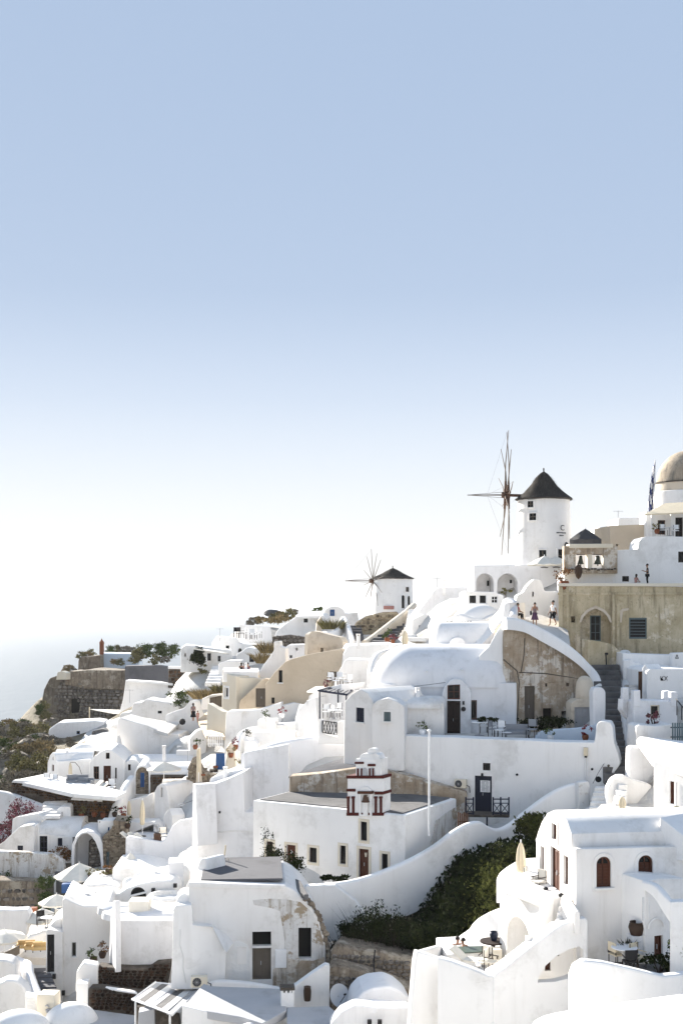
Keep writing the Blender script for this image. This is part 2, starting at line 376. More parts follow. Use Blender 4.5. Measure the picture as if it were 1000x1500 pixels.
# ------------------------------------------------------------------ openings
def rect_of(f, x0, y0, x1, y1):
    xm, ym = (x0 + x1) / 2, (y0 + y1) / 2
    return f.loc(x0, ym)[0], f.loc(xm, y1)[1], f.loc(x1, ym)[0], f.loc(xm, y0)[1]
def hole_loop(r, arch):
    u0, v0, u1, v1 = r
    if not arch: return [(u0, v0), (u1, v0), (u1, v1), (u0, v1)]
    w = (u1 - u0) / 2; h = min(w, (v1 - v0) * .6)
    return [(u0, v0), (u1, v0)] + [(u0 + w + w * math.cos(t), v1 - h + h * math.sin(t)) for t in [PI * i / 10 for i in range(11)]]
def opening(par, f, r, kind, mat, arch, dep, w0):
    """the door or window that closes a hole: frame, leaf or pane, handle"""
    u0, v0, u1, v1 = r; P = lambda u, v, w: f.P(u, v, w + w0)
    W_, H_ = u1 - u0, v1 - v0; fw = min(0.09, W_ * .13)
    lp = hole_loop(r, arch)
    inn = inset(ccw(lp), fw)
    if kind == 'v': return
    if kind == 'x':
        mb = MB(); prism(mb, lambda u, v, w: P(u, v, w + dep - .03), lp, .04, r=0); return mb.build('dark_plate', 'painted_dark', par)  # near-black plate paints the darkness of the room behind the hole
    nm = {'d': 'door', 'w': 'window', 's': 'shutter', 'p': 'window', 'g': 'door'}[kind]
    mb = MB()
    prism(mb, lambda u, v, w: P(u, v, w + dep - .09), lp, .12, [(inn, .119, False)], r=0)
    fr = mb.build('door' if nm == 'door' else 'window', mat, par) if nm != 'shutter' else mb.build('window', mat, par)
    if kind == 'd':
        leaf = MB(); big = inset(ccw(lp), fw * .8)
        prism(leaf, lambda u, v, w: P(u, v, w + dep - .045), big, .05, r=0)
        n = 2
        for i in range(n):
            for a, b in ((.08, .48), (.54, .93)):
                uu0, uu1 = u0 + fw + (W_ - 2 * fw) * (i + .14) / n, u0 + fw + (W_ - 2 * fw) * (i + .86) / n
                vv0, vv1 = v0 + H_ * a, v0 + H_ * b
                if arch and b > .6: vv1 = v0 + H_ * .74
                prism(leaf, lambda u, v, w: P(u, v, w + dep - .065), [(uu0, vv0), (uu1, vv0), (uu1, vv1), (uu0, vv1)], .03, r=.012, seg=1)
        leaf.build('door_leaf', mat, fr)
        hd = MB(); hd.box(P(u0 + W_ * .46, v0 + H_ * .5, dep - .10), (.035, .05, .2), f.U, f.W); hd.build('handle', 'metal_grey', fr)
    elif kind in 'wg':
        pane = MB(); prism(pane, lambda u, v, w: P(u, v, w + dep - .01), lp, .03, r=0)
        pane.build('pane', 'glass', fr)
        bars = MB(); um = (u0 + u1) / 2
        bars.box(P(um, (v0 + v1) / 2, dep - .03), (.05, .04, H_ - fw), f.U, f.W)
        k = 1 if H_ < 1.3 else 2
        for i in range(k):
            bars.box(P(um, v0 + H_ * (i + 1) / (k + 1), dep - .032), (W_ - fw, .04, .045), f.U, f.W)
        bars.build('glazing_bar', mat, fr)
    elif kind == 's':
        for i in range(2):
            sh = MB(); a, b = u0 + fw * .7 + (W_ - 1.4 * fw) * i / 2 + .008, u0 + fw * .7 + (W_ - 1.4 * fw) * (i + 1) / 2 - .008
            vt = v1 - fw * .6 if not arch else v1 - W_ * .5
            prism(sh, lambda u, v, w: P(u, v, w + dep - .05), [(a, v0 + fw * .6), (b, v0 + fw * .6), (b, vt), (a, vt)], .04, r=.01, seg=1)
            ns = max(3, int((vt - v0) / .16))
            for q in range(ns):
                sh.box(P((a + b) / 2, v0 + fw + (vt - v0 - 1.6 * fw) * (q + .5) / ns, dep - .058), ((b - a) * .74, .02, (vt - v0) / ns * .55), f.U, f.W)
            sh.build('shutter', mat, fr)
        pane = MB(); prism(pane, lambda u, v, w: P(u, v, w + dep), lp, .03, r=0); pane.build('pane', 'glass', fr)
        if arch:
            bars = MB(); um = (u0 + u1) / 2; bars.box(P(um, v1 - W_ * .27, dep - .03), (.05, .04, W_ * .45), f.U, f.W); bars.build('glazing_bar', mat, fr)
    elif kind == 'p':
        pane = MB(); prism(pane, lambda u, v, w: P(u, v, w + dep - .012), lp, .03, r=0); pane.build('pane', 'glass', fr)
    return fr
def wall(par, f, out, D, mat='white', ops=(), r=0.10, rf=None, w0=0.0, name='wall', seg=2, jit=0.0):
    """a building body or wall: photo outline `out` on facade plane f, extruded D back; ops = (kind,x0,y0,x1,y1[,mat[,opts]])
    kinds: d door, w glazed window, s shutters, p plain pane, g glazed door, v deep empty opening; opts: a arch, t surround, n no recess depth change"""
    r *= .62; loop = ccw([f.loc(*p) for p in out])
    if r > .03: loop = wobble(loop, f.o)
    loop = fillet(loop, (r * 1.4) if rf is None else rf * .75, 3)
    holes = []; todo = []
    for o in ops:
        k, x0, y0, x1, y1 = o[:5]; m = o[5] if len(o) > 5 else 'brown_wood'; op = o[6] if len(o) > 6 else ''
        if k == 'P':
            holes.append(([f.loc(*q) for q in o[7]], o[8], len(o) < 10)); continue
        rc = rect_of(f, x0, y0, x1, y1); arch = 'a' in op
        dep = min({'v': 0.9, 'd': .2, 'x': .45}.get(k, .17), D * .85)
        if 'D' in op: dep = min(2.2, D * .85)
        holes.append((hole_loop(rc, arch), dep, k == 'v')); todo.append((rc, k, m, arch, dep, op))
    mb = MB(); prism(mb, lambda u, v, w: f.P(u, v, w + w0), loop, D, holes, r, seg, jit=jit)
    o = mb.build(name, mat, par)
    for rc, k, m, arch, dep, op in todo:
        opening(par, f, rc, k, m, arch, dep, w0)
        if 't' in op:
            lp = hole_loop(rc, arch); out2 = inset(ccw(lp), -.16); sb = MB()
            prism(sb, lambda u, v, w: f.P(u, v, w + w0 - .04), out2, .045, [(ccw(lp), .045, False)], r=0.015, seg=1)
            sb.build('surround', 'cream' if 'c' in op else 'white', par)
        if 'l' in op:
            u0, v0, u1, v1 = rc; sb = MB(); sb.box(f.P((u0 + u1) / 2, v0 - .05, w0 - .05), (u1 - u0 + .2, .22, .09), f.U, f.W); sb.build('sill', 'white', par)
    return o
def bldg(name, label, cat, px, Y, yaw, out, D, mat='white', ops=(), group=None, **kw):
    f = Fac(px, Y, yaw); zb = min(f.loc(*p)[1] for p in out)
    t = thing(name, label, cat, f.P(0, zb, 0), group)
    wall(t, f, out, D, mat, ops, **kw)
    return t, f
def slab(par, pts, Y0, mat='white', thick=0.3, r=0.05, name='roof', dz=0.0, kind=None):
    """a horizontal sheet: photo polygon on the level through the first point at distance Y0"""
    z = at(pts[0][0], pts[0][1], Y0).z + dz
    L = [ground_pt(a, b, z) for a, b in pts]; lp = [(p.x, p.y) for p in L]
    mb = MB(); prism(mb, lambda u, v, w: Vector((u, v, z - w)), fillet(ccw(lp), r * 1.5, 2), thick, r=r)
    return mb.build(name, mat, par, kind=kind)
def ribbon(par, pts, t, mat='white', h=1.0, name='wall', k=6, bot=None, rnd=None):
    """a free-running wall with rounded top; pts = (px, py of the top, Y); h = drop in metres or one drop per point"""
    P3 = [at(*p[:3]) for p in pts]; H = [h] * len(pts) if isinstance(h, (int, float)) else list(h)
    S = crom([(p.x, p.y, p.z) for p in P3], k); Hs = crom([(x, 0, 0) for x in H], k)
    n = len(S); r = t * .5 if rnd is None else rnd
    vs = []; fs = []; K = 9
    for i in range(n):
        a, b = S[max(i - 1, 0)], S[min(i + 1, n - 1)]; d = Vector((b.x - a.x, b.y - a.y, 0)); d = d.normalized() if d.length > 1e-6 else Vector((1, 0, 0))
        nr = Vector((d.y, -d.x, 0)); zt = S[i].z; zb = zt - max(Hs[i].x, .05)
        sec = [(-t / 2, zb), (-t / 2, zt - r * .7), (-t / 2 * .87, zt - r * .3), (-t / 2 * .5, zt - r * .06), (0, zt), (t / 2 * .5, zt - r * .06), (t / 2 * .87, zt - r * .3), (t / 2, zt - r * .7), (t / 2, zb)]
        vs += [Vector((S[i].x, S[i].y, 0)) + nr * x + UP * z for x, z in sec]
    for i in range(n - 1):
        for j in range(K - 1): fs.append((i * K + j, i * K + j + 1, (i + 1) * K + j + 1, (i + 1) * K + j))
    fs += [tuple(range(K - 1, -1, -1)), tuple((n - 1) * K + j for j in range(K))]
    mb = MB(); mb.add(vs, fs); return mb.build(name, mat, par, ang=50)
def stones(par, f, out, size, mat, w0=0.0, depth=0.09, name='stonework', seed=1, gap=.07):
    """rubble facing: every stone its own closed lump on plane f inside photo outline `out`; joined as one part"""
    rnd = random.Random(seed); loop = ccw([f.loc(*p) for p in out])
    us = [p[0] for p in loop]; vv = [p[1] for p in loop]
    def inside(u, v):
        c = False; j = len(loop) - 1
        for i in range(len(loop)):
            if (loop[i][1] > v) != (loop[j][1] > v) and u < (loop[j][0] - loop[i][0]) * (v - loop[i][1]) / (loop[j][1] - loop[i][1]) + loop[i][0]: c = not c
            j = i
        return c
    mb = MB(); v = min(vv)
    while v < max(vv):
        hh = size * rnd.uniform(.55, 1.0); u = min(us) - rnd.random() * size
        while u < max(us):
            ww = size * rnd.uniform(.7, 1.7); uc, vc = u + ww / 2, v + hh / 2
            if inside(uc, vc):
                n = 7; a0 = rnd.random(); oc = []; ic = []
                pr = depth * rnd.uniform(.5, 1.2)
                for i in range(n):
                    a = 2 * PI * (i + a0) / n; k = rnd.uniform(.88, 1.08)
                    ca, sa = math.cos(a), math.sin(a); q = (abs(ca) ** 4 + abs(sa) ** 4) ** -.25
                    oc.append((uc + ca * q * k * ww * (.5 - gap), vc + sa * q * k * hh * (.5 - gap)))
                    ic.append((uc + ca * q * k * ww * .34, vc + sa * q * k * hh * .34))
                vs = [f.P(x, y, w0 + .03) for x, y in oc] + [f.P(x, y, w0 - pr) for x, y in ic]
                fs = [(i, (i + 1) % n, n + (i + 1) % n, n + i) for i in range(n)] + [tuple(range(n, 2 * n)), tuple(range(n - 1, -1, -1))]
                mb.add(vs, fs)
            u += ww
        v += hh
    o = mb.build(name, mat, par, ang=40, kind='stuff')
    return o
def leaves(par, c, rad, n, size, mat, seed=1, name='foliage', clumps=None, up=0.0, asp=.55, shell=.35):
    """leaf-sized faces gathered in clumps through an ellipsoid crown"""
    rnd = random.Random(seed); c = Vector(c); rad = Vector(rad) if not isinstance(rad, (int, float)) else Vector((rad,) * 3)
    k = clumps or max(5, n // 60); cl = []
    for _ in range(k):
        d = Vector((rnd.gauss(0, 1), rnd.gauss(0, 1), rnd.gauss(0, 1))).normalized(); q = rnd.uniform(shell, 1) ** .6
        cl.append((Vector((d.x * rad.x, d.y * rad.y, d.z * rad.z)) * q, rnd.uniform(.16, .36)))
    vs = []; fs = []
    for i in range(n):
        b, s = cl[i % k]
        p = c + b + Vector((rnd.gauss(0, 1) * rad.x, rnd.gauss(0, 1) * rad.y, rnd.gauss(0, 1) * rad.z)) * s * .6
        a = Vector((rnd.gauss(0, 1), rnd.gauss(0, 1), rnd.gauss(0, 1) + up)).normalized(); q = a.orthogonal().normalized(); q = (q * math.cos(i) + a.cross(q) * math.sin(i))
        z = size * rnd.uniform(.6, 1.4); h = len(vs)
        vs += [p - a * z * .5, p + q * z * asp * .5, p + a * z * .5, p - q * z * asp * .5]; fs.append((h, h + 1, h + 2, h + 3))
    mb = MB(); mb.v = [tuple(v) for v in vs]; mb.f = fs; mb.m = [0] * len(fs)
    return mb.build(name, mat, par, ang=180)
def blades(par, c, rad, n, length, mat, seed=1, name='foliage', lean=.7, wd=.03):
    rnd = random.Random(seed); c = Vector(c); vs = []; fs = []
    for i in range(n):
        t = rnd.random() * 2 * PI; q = math.sqrt(rnd.random())
        p = c + Vector((math.cos(t) * q * rad[0], math.sin(t) * q * rad[1], 0)); L = length * rnd.uniform(.5, 1.15)
        d = Vector((math.cos(t) * q * lean + rnd.gauss(0, .2), math.sin(t) * q * lean + rnd.gauss(0, .2), 1)).normalized()
        s = d.cross(Vector((rnd.gauss(0, 1), rnd.gauss(0, 1), 0.01))).normalized() * wd
        e = p + d * L + Vector((d.x, d.y, -.3)) * L * .25; m_ = p + d * L * .55
        h = len(vs); vs += [p - s, p + s, m_ + s * .8, m_ - s * .8, e]; fs += [(h, h + 1, h + 2, h + 3), (h + 3, h + 2, h + 4)]
    mb = MB(); mb.v = [tuple(v) for v in vs]; mb.f = fs; mb.m = [0] * len(fs)
    return mb.build(name, mat, par, ang=180)
def bush(name, label, px, py, Y, rx, rz, n, size, mat, seed=1, group=None, stem=True, cat='bush', ry=None, clumps=None, up=0.0):
    """(px, py) = foot of the bush in the photo"""
    p = at(px, py, Y); t = thing(name, label, cat, p, group)
    leaves(t, p + UP * rz * .95, (rx, ry or rx, rz), n, size, mat, seed, clumps=clumps, up=up)
    if stem:
        mb = MB(); rnd = random.Random(seed)
        for i in range(5):
            a = rnd.random() * 6.3; e = p + Vector((math.cos(a) * rx * .5, math.sin(a) * rx * .5, rz * rnd.uniform(.8, 1.4)))
            mb.tube(p - UP * .1, e, .03 + rx * .02, .012, 5)
        mb.build('stem', 'dark_wood', t)
    return t
def stairs(name, label, p0, p1, width, n, mat='paving', across=None, group=None, par=None, tread=None, nose=.0):
    """n steps from the foot p0 to the head p1 (both on the left edge), each step its own block"""
    p0, p1 = Vector(p0), Vector(p1); d = p1 - p0; run = Vector((d.x, d.y, 0)); L = run.length; dr = run.normalized()
    ac = Vector((dr.y, -dr.x, 0)) if across is None else Vector(across).normalized()
    t = par or thing(name, label, 'stairs', p0, group); rz = d.z / n; tr = L / n; rnd = random.Random(n + int(p0.x * 10))
    base = None
    for i in range(n):
        zt = p0.z + rz * (i + 1); c = p0 + dr * tr * (i + .5); zb = zt - max(abs(rz) * 1.9, .3)
        mb = MB(); hw = tr * .5 + .04
        lp = [(-hw, zb), (hw, zb), (hw, zt), (-hw - nose, zt), (-hw - nose, zt - .05)] if nose else [(-hw, zb), (hw, zb), (hw, zt), (-hw, zt)]
        o_ = Vector((c.x, c.y, 0)) + ac * 0; tilt = rnd.uniform(-.012, .012)
        wv = width * rnd.uniform(.97, 1.02)
        prism(mb, lambda u, v, w: o_ + dr * u + UP * (v + tilt * w) + ac * w, lp, wv, r=.025, seg=1)
        so = mb.build('step', mat, t)
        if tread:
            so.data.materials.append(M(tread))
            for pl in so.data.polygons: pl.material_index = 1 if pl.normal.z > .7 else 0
    return t

def barrel(par, f, x0, x1, ys, yt, R, e0=0.0, e1=0.0, w0=0.0, mat='white', name='vault', n=26, k=14, lip=0.0, p=1.0):
    """half-round roof lying along plane f from column x0 to x1: springing row ys, crown row yt, half depth R, rounded ends e0/e1 metres long"""
    u0, u1 = f.loc(x0, ys)[0], f.loc(x1, ys)[0]; z0 = f.loc((x0 + x1) / 2, ys)[1]
    H = (ys - yt) * (f.P((u0 + u1) / 2, 0, w0 + R).y) / F
    us = []
    if e0: us += [u0 + e0 * (1 - math.cos(PI / 2 * i / 9)) for i in range(9)]
    else: us += [u0]
    a, b = u0 + e0, u1 - e1
    us += [a + (b - a) * i / 4 for i in range(0 if e0 else 1, 5)]
    if e1: us += [b + e1 * math.sin(PI / 2 * i / 9) for i in range(1, 10)]
    vs = []; K = n + 1
    for u in us:
        s = 1.0
        if e0 and u < a: s = math.sqrt(max(0.0004, 1 - ((a - u) / e0) ** 2))
        if e1 and u > b: s = math.sqrt(max(0.0004, 1 - ((u - b) / e1) ** 2))
        for i in range(K):
            t = PI * i / n; vs.append(f.P(u, z0 + H * s * math.sin(t) ** p - (.15 if i in (0, n) else 0), w0 + R - R * s * math.cos(t)))
    fs = [(j * K + i, (j + 1) * K + i, (j + 1) * K + i + 1, j * K + i + 1) for j in range(len(us) - 1) for i in range(n)]
    fs += [tuple(range(K)), tuple(range((len(us) - 1) * K + n, (len(us) - 1) * K - 1, -1))]
    mb = MB(); mb.add(vs, fs); return mb.build(name, mat, par, ang=35)
def sheet(par, pts, thick=.25, mat='white', name='roof', dn=None, kind=None):
    """a sloping slab through photo points (px, py, Y)"""
    P3 = [at(*p) for p in pts]; n = len(P3)
    nr = (P3[1] - P3[0]).cross(P3[2] - P3[0]).normalized()
    if nr.z < 0: nr = -nr
    d = -nr * thick if dn is None else Vector(dn)
    mb = MB(); mb.add(P3 + [p + d for p in P3], [tuple(range(n)), tuple(range(2 * n - 1, n - 1, -1))] + [(i, n + i, n + (i + 1) % n, (i + 1) % n) for i in range(n)])
    return mb.build(name, mat, par, kind=kind)
def roofpanel(par, f, x0, x1, w0, w1, py, mat, name='roof', ins=.35, dz=.07, th=.12):
    u0, u1 = f.loc(x0, py)[0] + ins, f.loc(x1, py)[0] - ins; z = f.loc((x0 + x1) / 2, py)[1] + dz
    mb = MB(); prism(mb, lambda u, v, w: Vector((f.P(u, 0, v).x, f.P(u, 0, v).y, z - w)), [(u0, w0), (u1, w0), (u1, w1), (u0, w1)], th, r=0)
    return mb.build(name, mat, par)

# ------------------------------------------------------------------ the setting: sea, far island, hillside, air
def m_sea():
    m, n, l, b = nmat('sea', 0.36)
    b.inputs['Base Color'].default_value = (0.05, 0.075, 0.095, 1); b.inputs['Specular IOR Level'].default_value = 0.5
    g = n.new('ShaderNodeNewGeometry')
    mp = n.new('ShaderNodeMapping'); mp.inputs['Scale'].default_value = (.05, .02, .05); l.new(g.outputs['Position'], mp.inputs[0])
    t = n.new('ShaderNodeTexNoise'); t.inputs['Scale'].default_value = 1.0; t.inputs['Detail'].default_value = 6; l.new(mp.outputs[0], t.inputs['Vector'])
    bump(n, l, b, t.outputs[0], 0.15, 6.0)
m_sea()
def m_ground():
    m, n, l, b = nmat('hillside', 0.95)
    t, g = noise_tex(n, l, 0.16, 8, None, .7)
    t2, _ = noise_tex(n, l, 1.4, 8, g, .7)
    c1 = ramp(n, l, t.outputs[0], [(.38, (.13, .11, .08)), (.5, (.24, .205, .15)), (.62, (.36, .32, .25))])
    c = mixc(n, l, t2.outputs[0], c1.outputs[0], (.17, .15, .105)); l.new(c, b.inputs['Base Color'])
    bump(n, l, b, t2.outputs[0], 1.0, .5)
m_ground()
plaster('village_ground', (0.60, 0.59, 0.57), (0.48, 0.47, 0.45), (0.33, 0.29, 0.24), 0.5, 0.7, 0.35, 0.5)
mb = MB(); mb.add([(-60000, -200, 0), (60000, -200, 0), (60000, 100000, 0), (-60000, 100000, 0)], [(0, 1, 2, 3)])
sea = mb.build('sea', 'sea', kind='structure')
def hills(name, x0, x1, Y, top, seed, dep=2500):
    mb = MB(); n = 60; vs = []
    for j in range(3):
        for i in range(n + 1):
            px = x0 + (x1 - x0) * i / n; q = math.sin(PI * i / n) ** .6
            h = (.35 + .65 * noise.noise((i * .11 + seed, 0, 0)) + .25 * noise.noise((i * .4 + seed, 3, 0))) * q
            zt = (HY - top) * Y / F * (.25 + .75 * max(0, h))
            yy = Y + dep * (j - 1); z = -3 if j != 1 else zt + CZ * q
            vs.append(((px - CX) * Y / F, yy, z))
    fs = [(j * (n + 1) + i, j * (n + 1) + i + 1, (j + 1) * (n + 1) + i + 1, (j + 1) * (n + 1) + i) for j in range(2) for i in range(n)]
    mb.add(vs, fs); return mb.build(name, 'hillside', kind='structure', ang=60)
hills('far_hills', -900, 330, 15000, 877, 3.3)
hills('far_hills', 180, 760, 21000, 874, 8.1)
GP = [  # ground control points: photo column, photo row, distance
 (1010, 1475, 46), (860, 1475, 50), (740, 1540, 50), (600, 1540, 55), (1010, 1432, 54), (900, 1425, 56), (700, 1480, 60), (600, 1460, 64), (560, 1400, 69), (650, 1380, 68), (700, 1340, 67), (720, 1290, 69),
 (760, 1210, 72), (820, 1200, 70), (1000, 1230, 64), (940, 1170, 70), (870, 1150, 75), (900, 1110, 76), (890, 1040, 82), (880, 985, 86), (1000, 1075, 74), (1000, 985, 84), (960, 965, 90), (830, 940, 92), (780, 925, 95), (1000, 862, 100), (900, 862, 99), (900, 800, 112), (1000, 770, 118),
 (780, 830, 118), (700, 850, 122), (820, 870, 105), (640, 900, 130), (700, 940, 105), (640, 960, 100), (560, 930, 128), (600, 880, 160), (540, 905, 162), (480, 925, 150), (430, 930, 150), (390, 900, 165), (340, 940, 150), (300, 960, 150),
 (895, 1150, 78.3), (890, 1120, 80), (886, 1085, 83), (884, 1050, 85.5), (880, 1020, 88), (874, 995, 90), (872, 980, 95), (892, 980, 96), (905, 975, 97), (800, 1085, 87), (750, 1085, 89), (680, 1090, 89), (600, 1090, 89), (640, 1200, 79), (700, 1200, 78.5), (760, 1192, 78.5), (820, 1172, 78.5), (865, 1165, 78), (690, 1210, 76), (560, 1070, 86), (640, 1195, 78), (480, 1200, 79), (520, 1300, 76), (420, 1295, 74), (330, 1290, 73), (440, 1445, 67), (350, 1450, 66), (300, 1460, 65), (250, 1500, 62), (450, 1500, 58), (350, 1530, 56), (520, 1500, 60),
 (330, 1255, 84), (300, 1200, 92), (400, 1120, 98), (330, 1120, 104), (440, 1090, 98), (380, 1075, 112), (300, 1075, 112), (280, 1050, 120), (340, 1045, 122), (420, 1040, 118), (470, 1000, 112), (480, 1060, 96),
 (180, 1480, 70), (100, 1500, 72), (30, 1510, 70), (-60, 1510, 70), (230, 1340, 80), (170, 1310, 88), (60, 1420, 84), (-40, 1420, 84), (110, 1350, 90), (40, 1335, 94), (-60, 1340, 94), (60, 1290, 98), (-60, 1300, 98), (200, 1280, 92), (150, 1240, 98), (60, 1260, 99), (-60, 1260, 99),
 (240, 1240, 95), (200, 1200, 102), (120, 1215, 103), (40, 1220, 104), (-60, 1200, 106), (100, 1175, 112), (180, 1160, 114), (260, 1130, 112), (40, 1165, 114), (-80, 1170, 114), (130, 1105, 130), (220, 1110, 122), (20, 1105, 132), (-80, 1110, 135),
 (60, 1075, 148), (-80, 1100, 150), (20, 1062, 160), (100, 1055, 165), (200, 1055, 150), (250, 1010, 160), (190, 1052, 172), (140, 1060, 176), (110, 1050, 176), (110, 1062, 186), (160, 1062, 184), (60, 1046, 180), (40, 1046, 188), (-80, 1110, 190), (130, 990, 201), (180, 975, 205), (150, 962, 210), (250, 962, 190),
 (60, 1100, 215), (0, 1180, 215), (120, 985, 225), (250, 975, 225), (390, 915, 200), (480, 905, 200), (600, 900, 200), (700, 850, 170), (900, 790, 165), (1050, 770, 160),
 (60, 1250, 260), (-200, 1300, 200), (200, 1060, 270), (400, 960, 260), (600, 930, 260), (900, 880, 230), (1100, 880, 220), (100, 1400, 320), (400, 1200, 330), (700, 1100, 330), (1000, 1100, 320), (-250, 1250, 150), (-250, 1500, 110), (-250, 1700, 80), (1150, 1450, 50), (1150, 1200, 70), (1150, 1000, 90), (1120, 850, 105)]
def terrain():
    C = np.array([tuple(at(*p)) for p in GP]); C[:, 2] -= 1.7
    xs = np.linspace(-110, 90, 150); ys = np.linspace(34, 335, 210)
    X, Y = np.meshgrid(xs, ys); Q = np.stack([X.ravel(), Y.ravel()], 1)
    d2 = ((Q[:, None, :] - C[None, :, :2]) ** 2).sum(2); sc = (0.03 * Q[:, 1] + 1.2)[:, None] ** 2
    w = 1 / (d2 / sc + .15) ** 2.2; Z = (w * C[:, 2]).sum(1) / w.sum(1)
    edge = np.clip((-Q[:, 0] - 92) / 18, 0, 1) + np.clip((Q[:, 1] - 300) / 35, 0, 1); Z = Z * (1 - np.clip(edge, 0, 1)) - 5 * np.clip(edge, 0, 1)
    Z += np.array([noise.fractal((x * .25, y * .25, 0), 1.0, 2.0, 4) * .12 for x, y in Q])
    vs = np.column_stack([Q, Z]); n, k = len(xs), len(ys)
    fs = [(j * n + i, j * n + i + 1, (j + 1) * n + i + 1, (j + 1) * n + i) for j in range(k - 1) for i in range(n - 1)]
    mb = MB(); mb.v = vs.tolist(); mb.f = fs; mb.m = [0] * len(fs)
    # bare hillside where nobody has built: the seaward slope and the gardens
    for q, f in enumerate(fs):
        x, y, z = vs[f[0]]; px = CX + F * x / y; py = HY + (CZ - z) * F / y
        wild = (px < 112 and py < 1160) or (px < 185 and py < 1056 and y > 150) or (px < 75 and 1260 < py < 1345 and y > 85) or (470 < px < 800 and 1180 < py < 1480 and 58 < y < 80) or y > 205 or px < -60
        mb.m[q] = 1 if wild else 0
    return mb.build('hillside', ['village_ground', 'hillside'], kind='structure', ang=60)
terrain()

def air():
    m = bpy.data.materials.new('air'); m.use_nodes = True; n = m.node_tree.nodes; n.clear(); MATS['air'] = m
    o = n.new('ShaderNodeOutputMaterial'); v = n.new('ShaderNodeVolumePrincipled'); v.inputs['Density'].default_value = 0.000055; v.inputs['Color'].default_value = (.93, .96, 1, 1); v.inputs['Anisotropy'].default_value = 0.25
    m.node_tree.links.new(v.outputs[0], o.inputs['Volume'])
    mb = MB(); mb.box((0, 13000, 66), (60000, 27000, 136)); return mb.build('haze', 'air', kind='stuff')
air()

# ================================================================== lower right: barrel-vaulted house, pool terrace, stairs
t = thing('white_house', 'white barrel vaulted house with arched brown shuttered windows and a bright gable', 'house', at(840, 1400, 52))
f = Fac(840, 52, 8); g = Fac(840, 52, -82)
GA = [(838, 1243), (836, 1222), (829, 1203), (820, 1191.5), (810, 1187), (801, 1191), (793, 1203), (787, 1219), (784.5, 1229)]
wall(t, g, [(838, 1420)] + GA + [(784.5, 1420)], 7.2, ops=[('d', 806, 1243, 819.5, 1316), ('s', 792, 1240, 797.5, 1283, 'brown_wood', 't'), ('s', 826, 1254, 833, 1297, 'brown_wood', 't'), ('s', 808.5, 1207, 816, 1231, 'brown_wood', 't')], r=.14, rf=.0, name='vaulted_hall', seg=3)
wall(t, f, [(840, 1242), (1010, 1238.5), (1010, 1425), (840, 1425)], .34, ops=[('s', 869.5, 1253, 891, 1298, 'brown_wood', 'atl'), ('s', 930.5, 1251, 952, 1296, 'brown_wood', 'atl')], w0=-.28, r=.07)
mb = MB(); mb.lathe(f.pt(889, 1392, -.34), [(0, -.02), (.1, 0), (.1, .12), (0, .14)], 10); mb.build('wall_lamp', 'black', t)
# terrace house right of it, with its own door
t, f2 = bldg('stair_house', 'small white house with curved stair wall and brown door at frame edge', 'house', 944, 50.6, 24, [(944, 1291), (965, 1287), (1002, 1287), (1002, 1430), (944, 1430)], 3, ops=[('d', 958, 1371, 970.5, 1405, 'brown_wood', 'r')], r=.08)
ribbon(t, [(944, 1290, 50.6), (962, 1296, 49.9), (976, 1311, 49.4), (986, 1320, 49.2), (1004, 1323, 49)], .34, h=[.3, .5, .7, .9, .9], name='stair_parapet')
wall(t, Fac(981, 48.9, -14), [(981, 1322), (1006, 1321), (1006, 1430), (981, 1430)], .5, r=.06)
mb = MB(); mb.lathe(f2.pt(959.5, 1359, -.02), [(.36, 0), (.42, .02), (.42, .06), (.36, .08)], 16, ax=-f2.W, a0=0, a1=PI); mb.build('arch_moulding', 'white', t)
fl = Fac(936, 51.0, 12)
t = thing('lattice_screen', 'white lattice window screen in the niche beside the arched windows', 'screen', fl.pt(940, 1346))
mb = MB(); u0, v0, u1, v1 = rect_of(fl, 936, 1312, 944.5, 1346)
prism(mb, lambda u, v, w: fl.P(u, v, w - .4), [(u0, v0), (u1, v0), (u1, v1), (u0, v1)], .06, [([(u0 + .04, v0 + .04), (u1 - .04, v0 + .04), (u1 - .04, v1 - .04), (u0 + .04, v1 - .04)], .06, False)], r=0); mb.build('frame', 'white_paint', t)
mb = MB()
for i in range(9):
    for j in range(3):
        c = fl.P(u0 + (u1 - u0) * (j + .5) / 3, v0 + (v1 - v0) * (i + .5) / 9, -.37)
        for s in (1, -1): mb.box(c, (.15, .02, .022), (fl.U + UP * s).normalized(), fl.W, (UP - fl.U * s).normalized())
mb.build('lattice', 'white_paint', t)
mb = MB(); prism(mb, lambda u, v, w: fl.P(u, v, w - .33), [(u0, v0), (u1, v0), (u1, v1), (u0, v1)], .02, r=0); mb.build('backing', 'glass_blue', t)
p = at(935, 1373, 50.5)
t = thing('plinth', 'stepped white plinth below the lattice screen holding a black pot', 'plinth', p - UP * 1.3)
f3 = Fac(927, 50.6, 12); wall(t, f3, [(927, 1373), (944, 1371), (944, 1425), (927, 1425)], .7, r=.06)
def pot(name, label, p, h, r, mat, group=None, plant=None, cat='pot', prof=None, n=90, ps=.16, ph=1.0):
    t = thing(name, label, cat, p, group)
    prof = prof or [(0, 0), (.62, 0), (.8, .25), (1, .62), (.9, .86), (.78, .93), (.86, 1.0), (.7, 1.0), (.66, .8), (0, .78)]
    mb = MB(); mb.lathe(p, [(a * r, b * h) for a, b in prof], 14); mb.build('pot_body', mat, t, ang=40)
    if plant: leaves(t, p + UP * (h + r * ph * .8), (r * 1.3 * ph, r * 1.3 * ph, r * ph), n, ps, plant, int(p.x * 97) % 999, clumps=8, up=.6)
    return t
pot('clay_jar', 'round black clay jar on the white plinth', at(932, 1372, 50.9) - UP * .02, .62, .34, 'clay_brown')
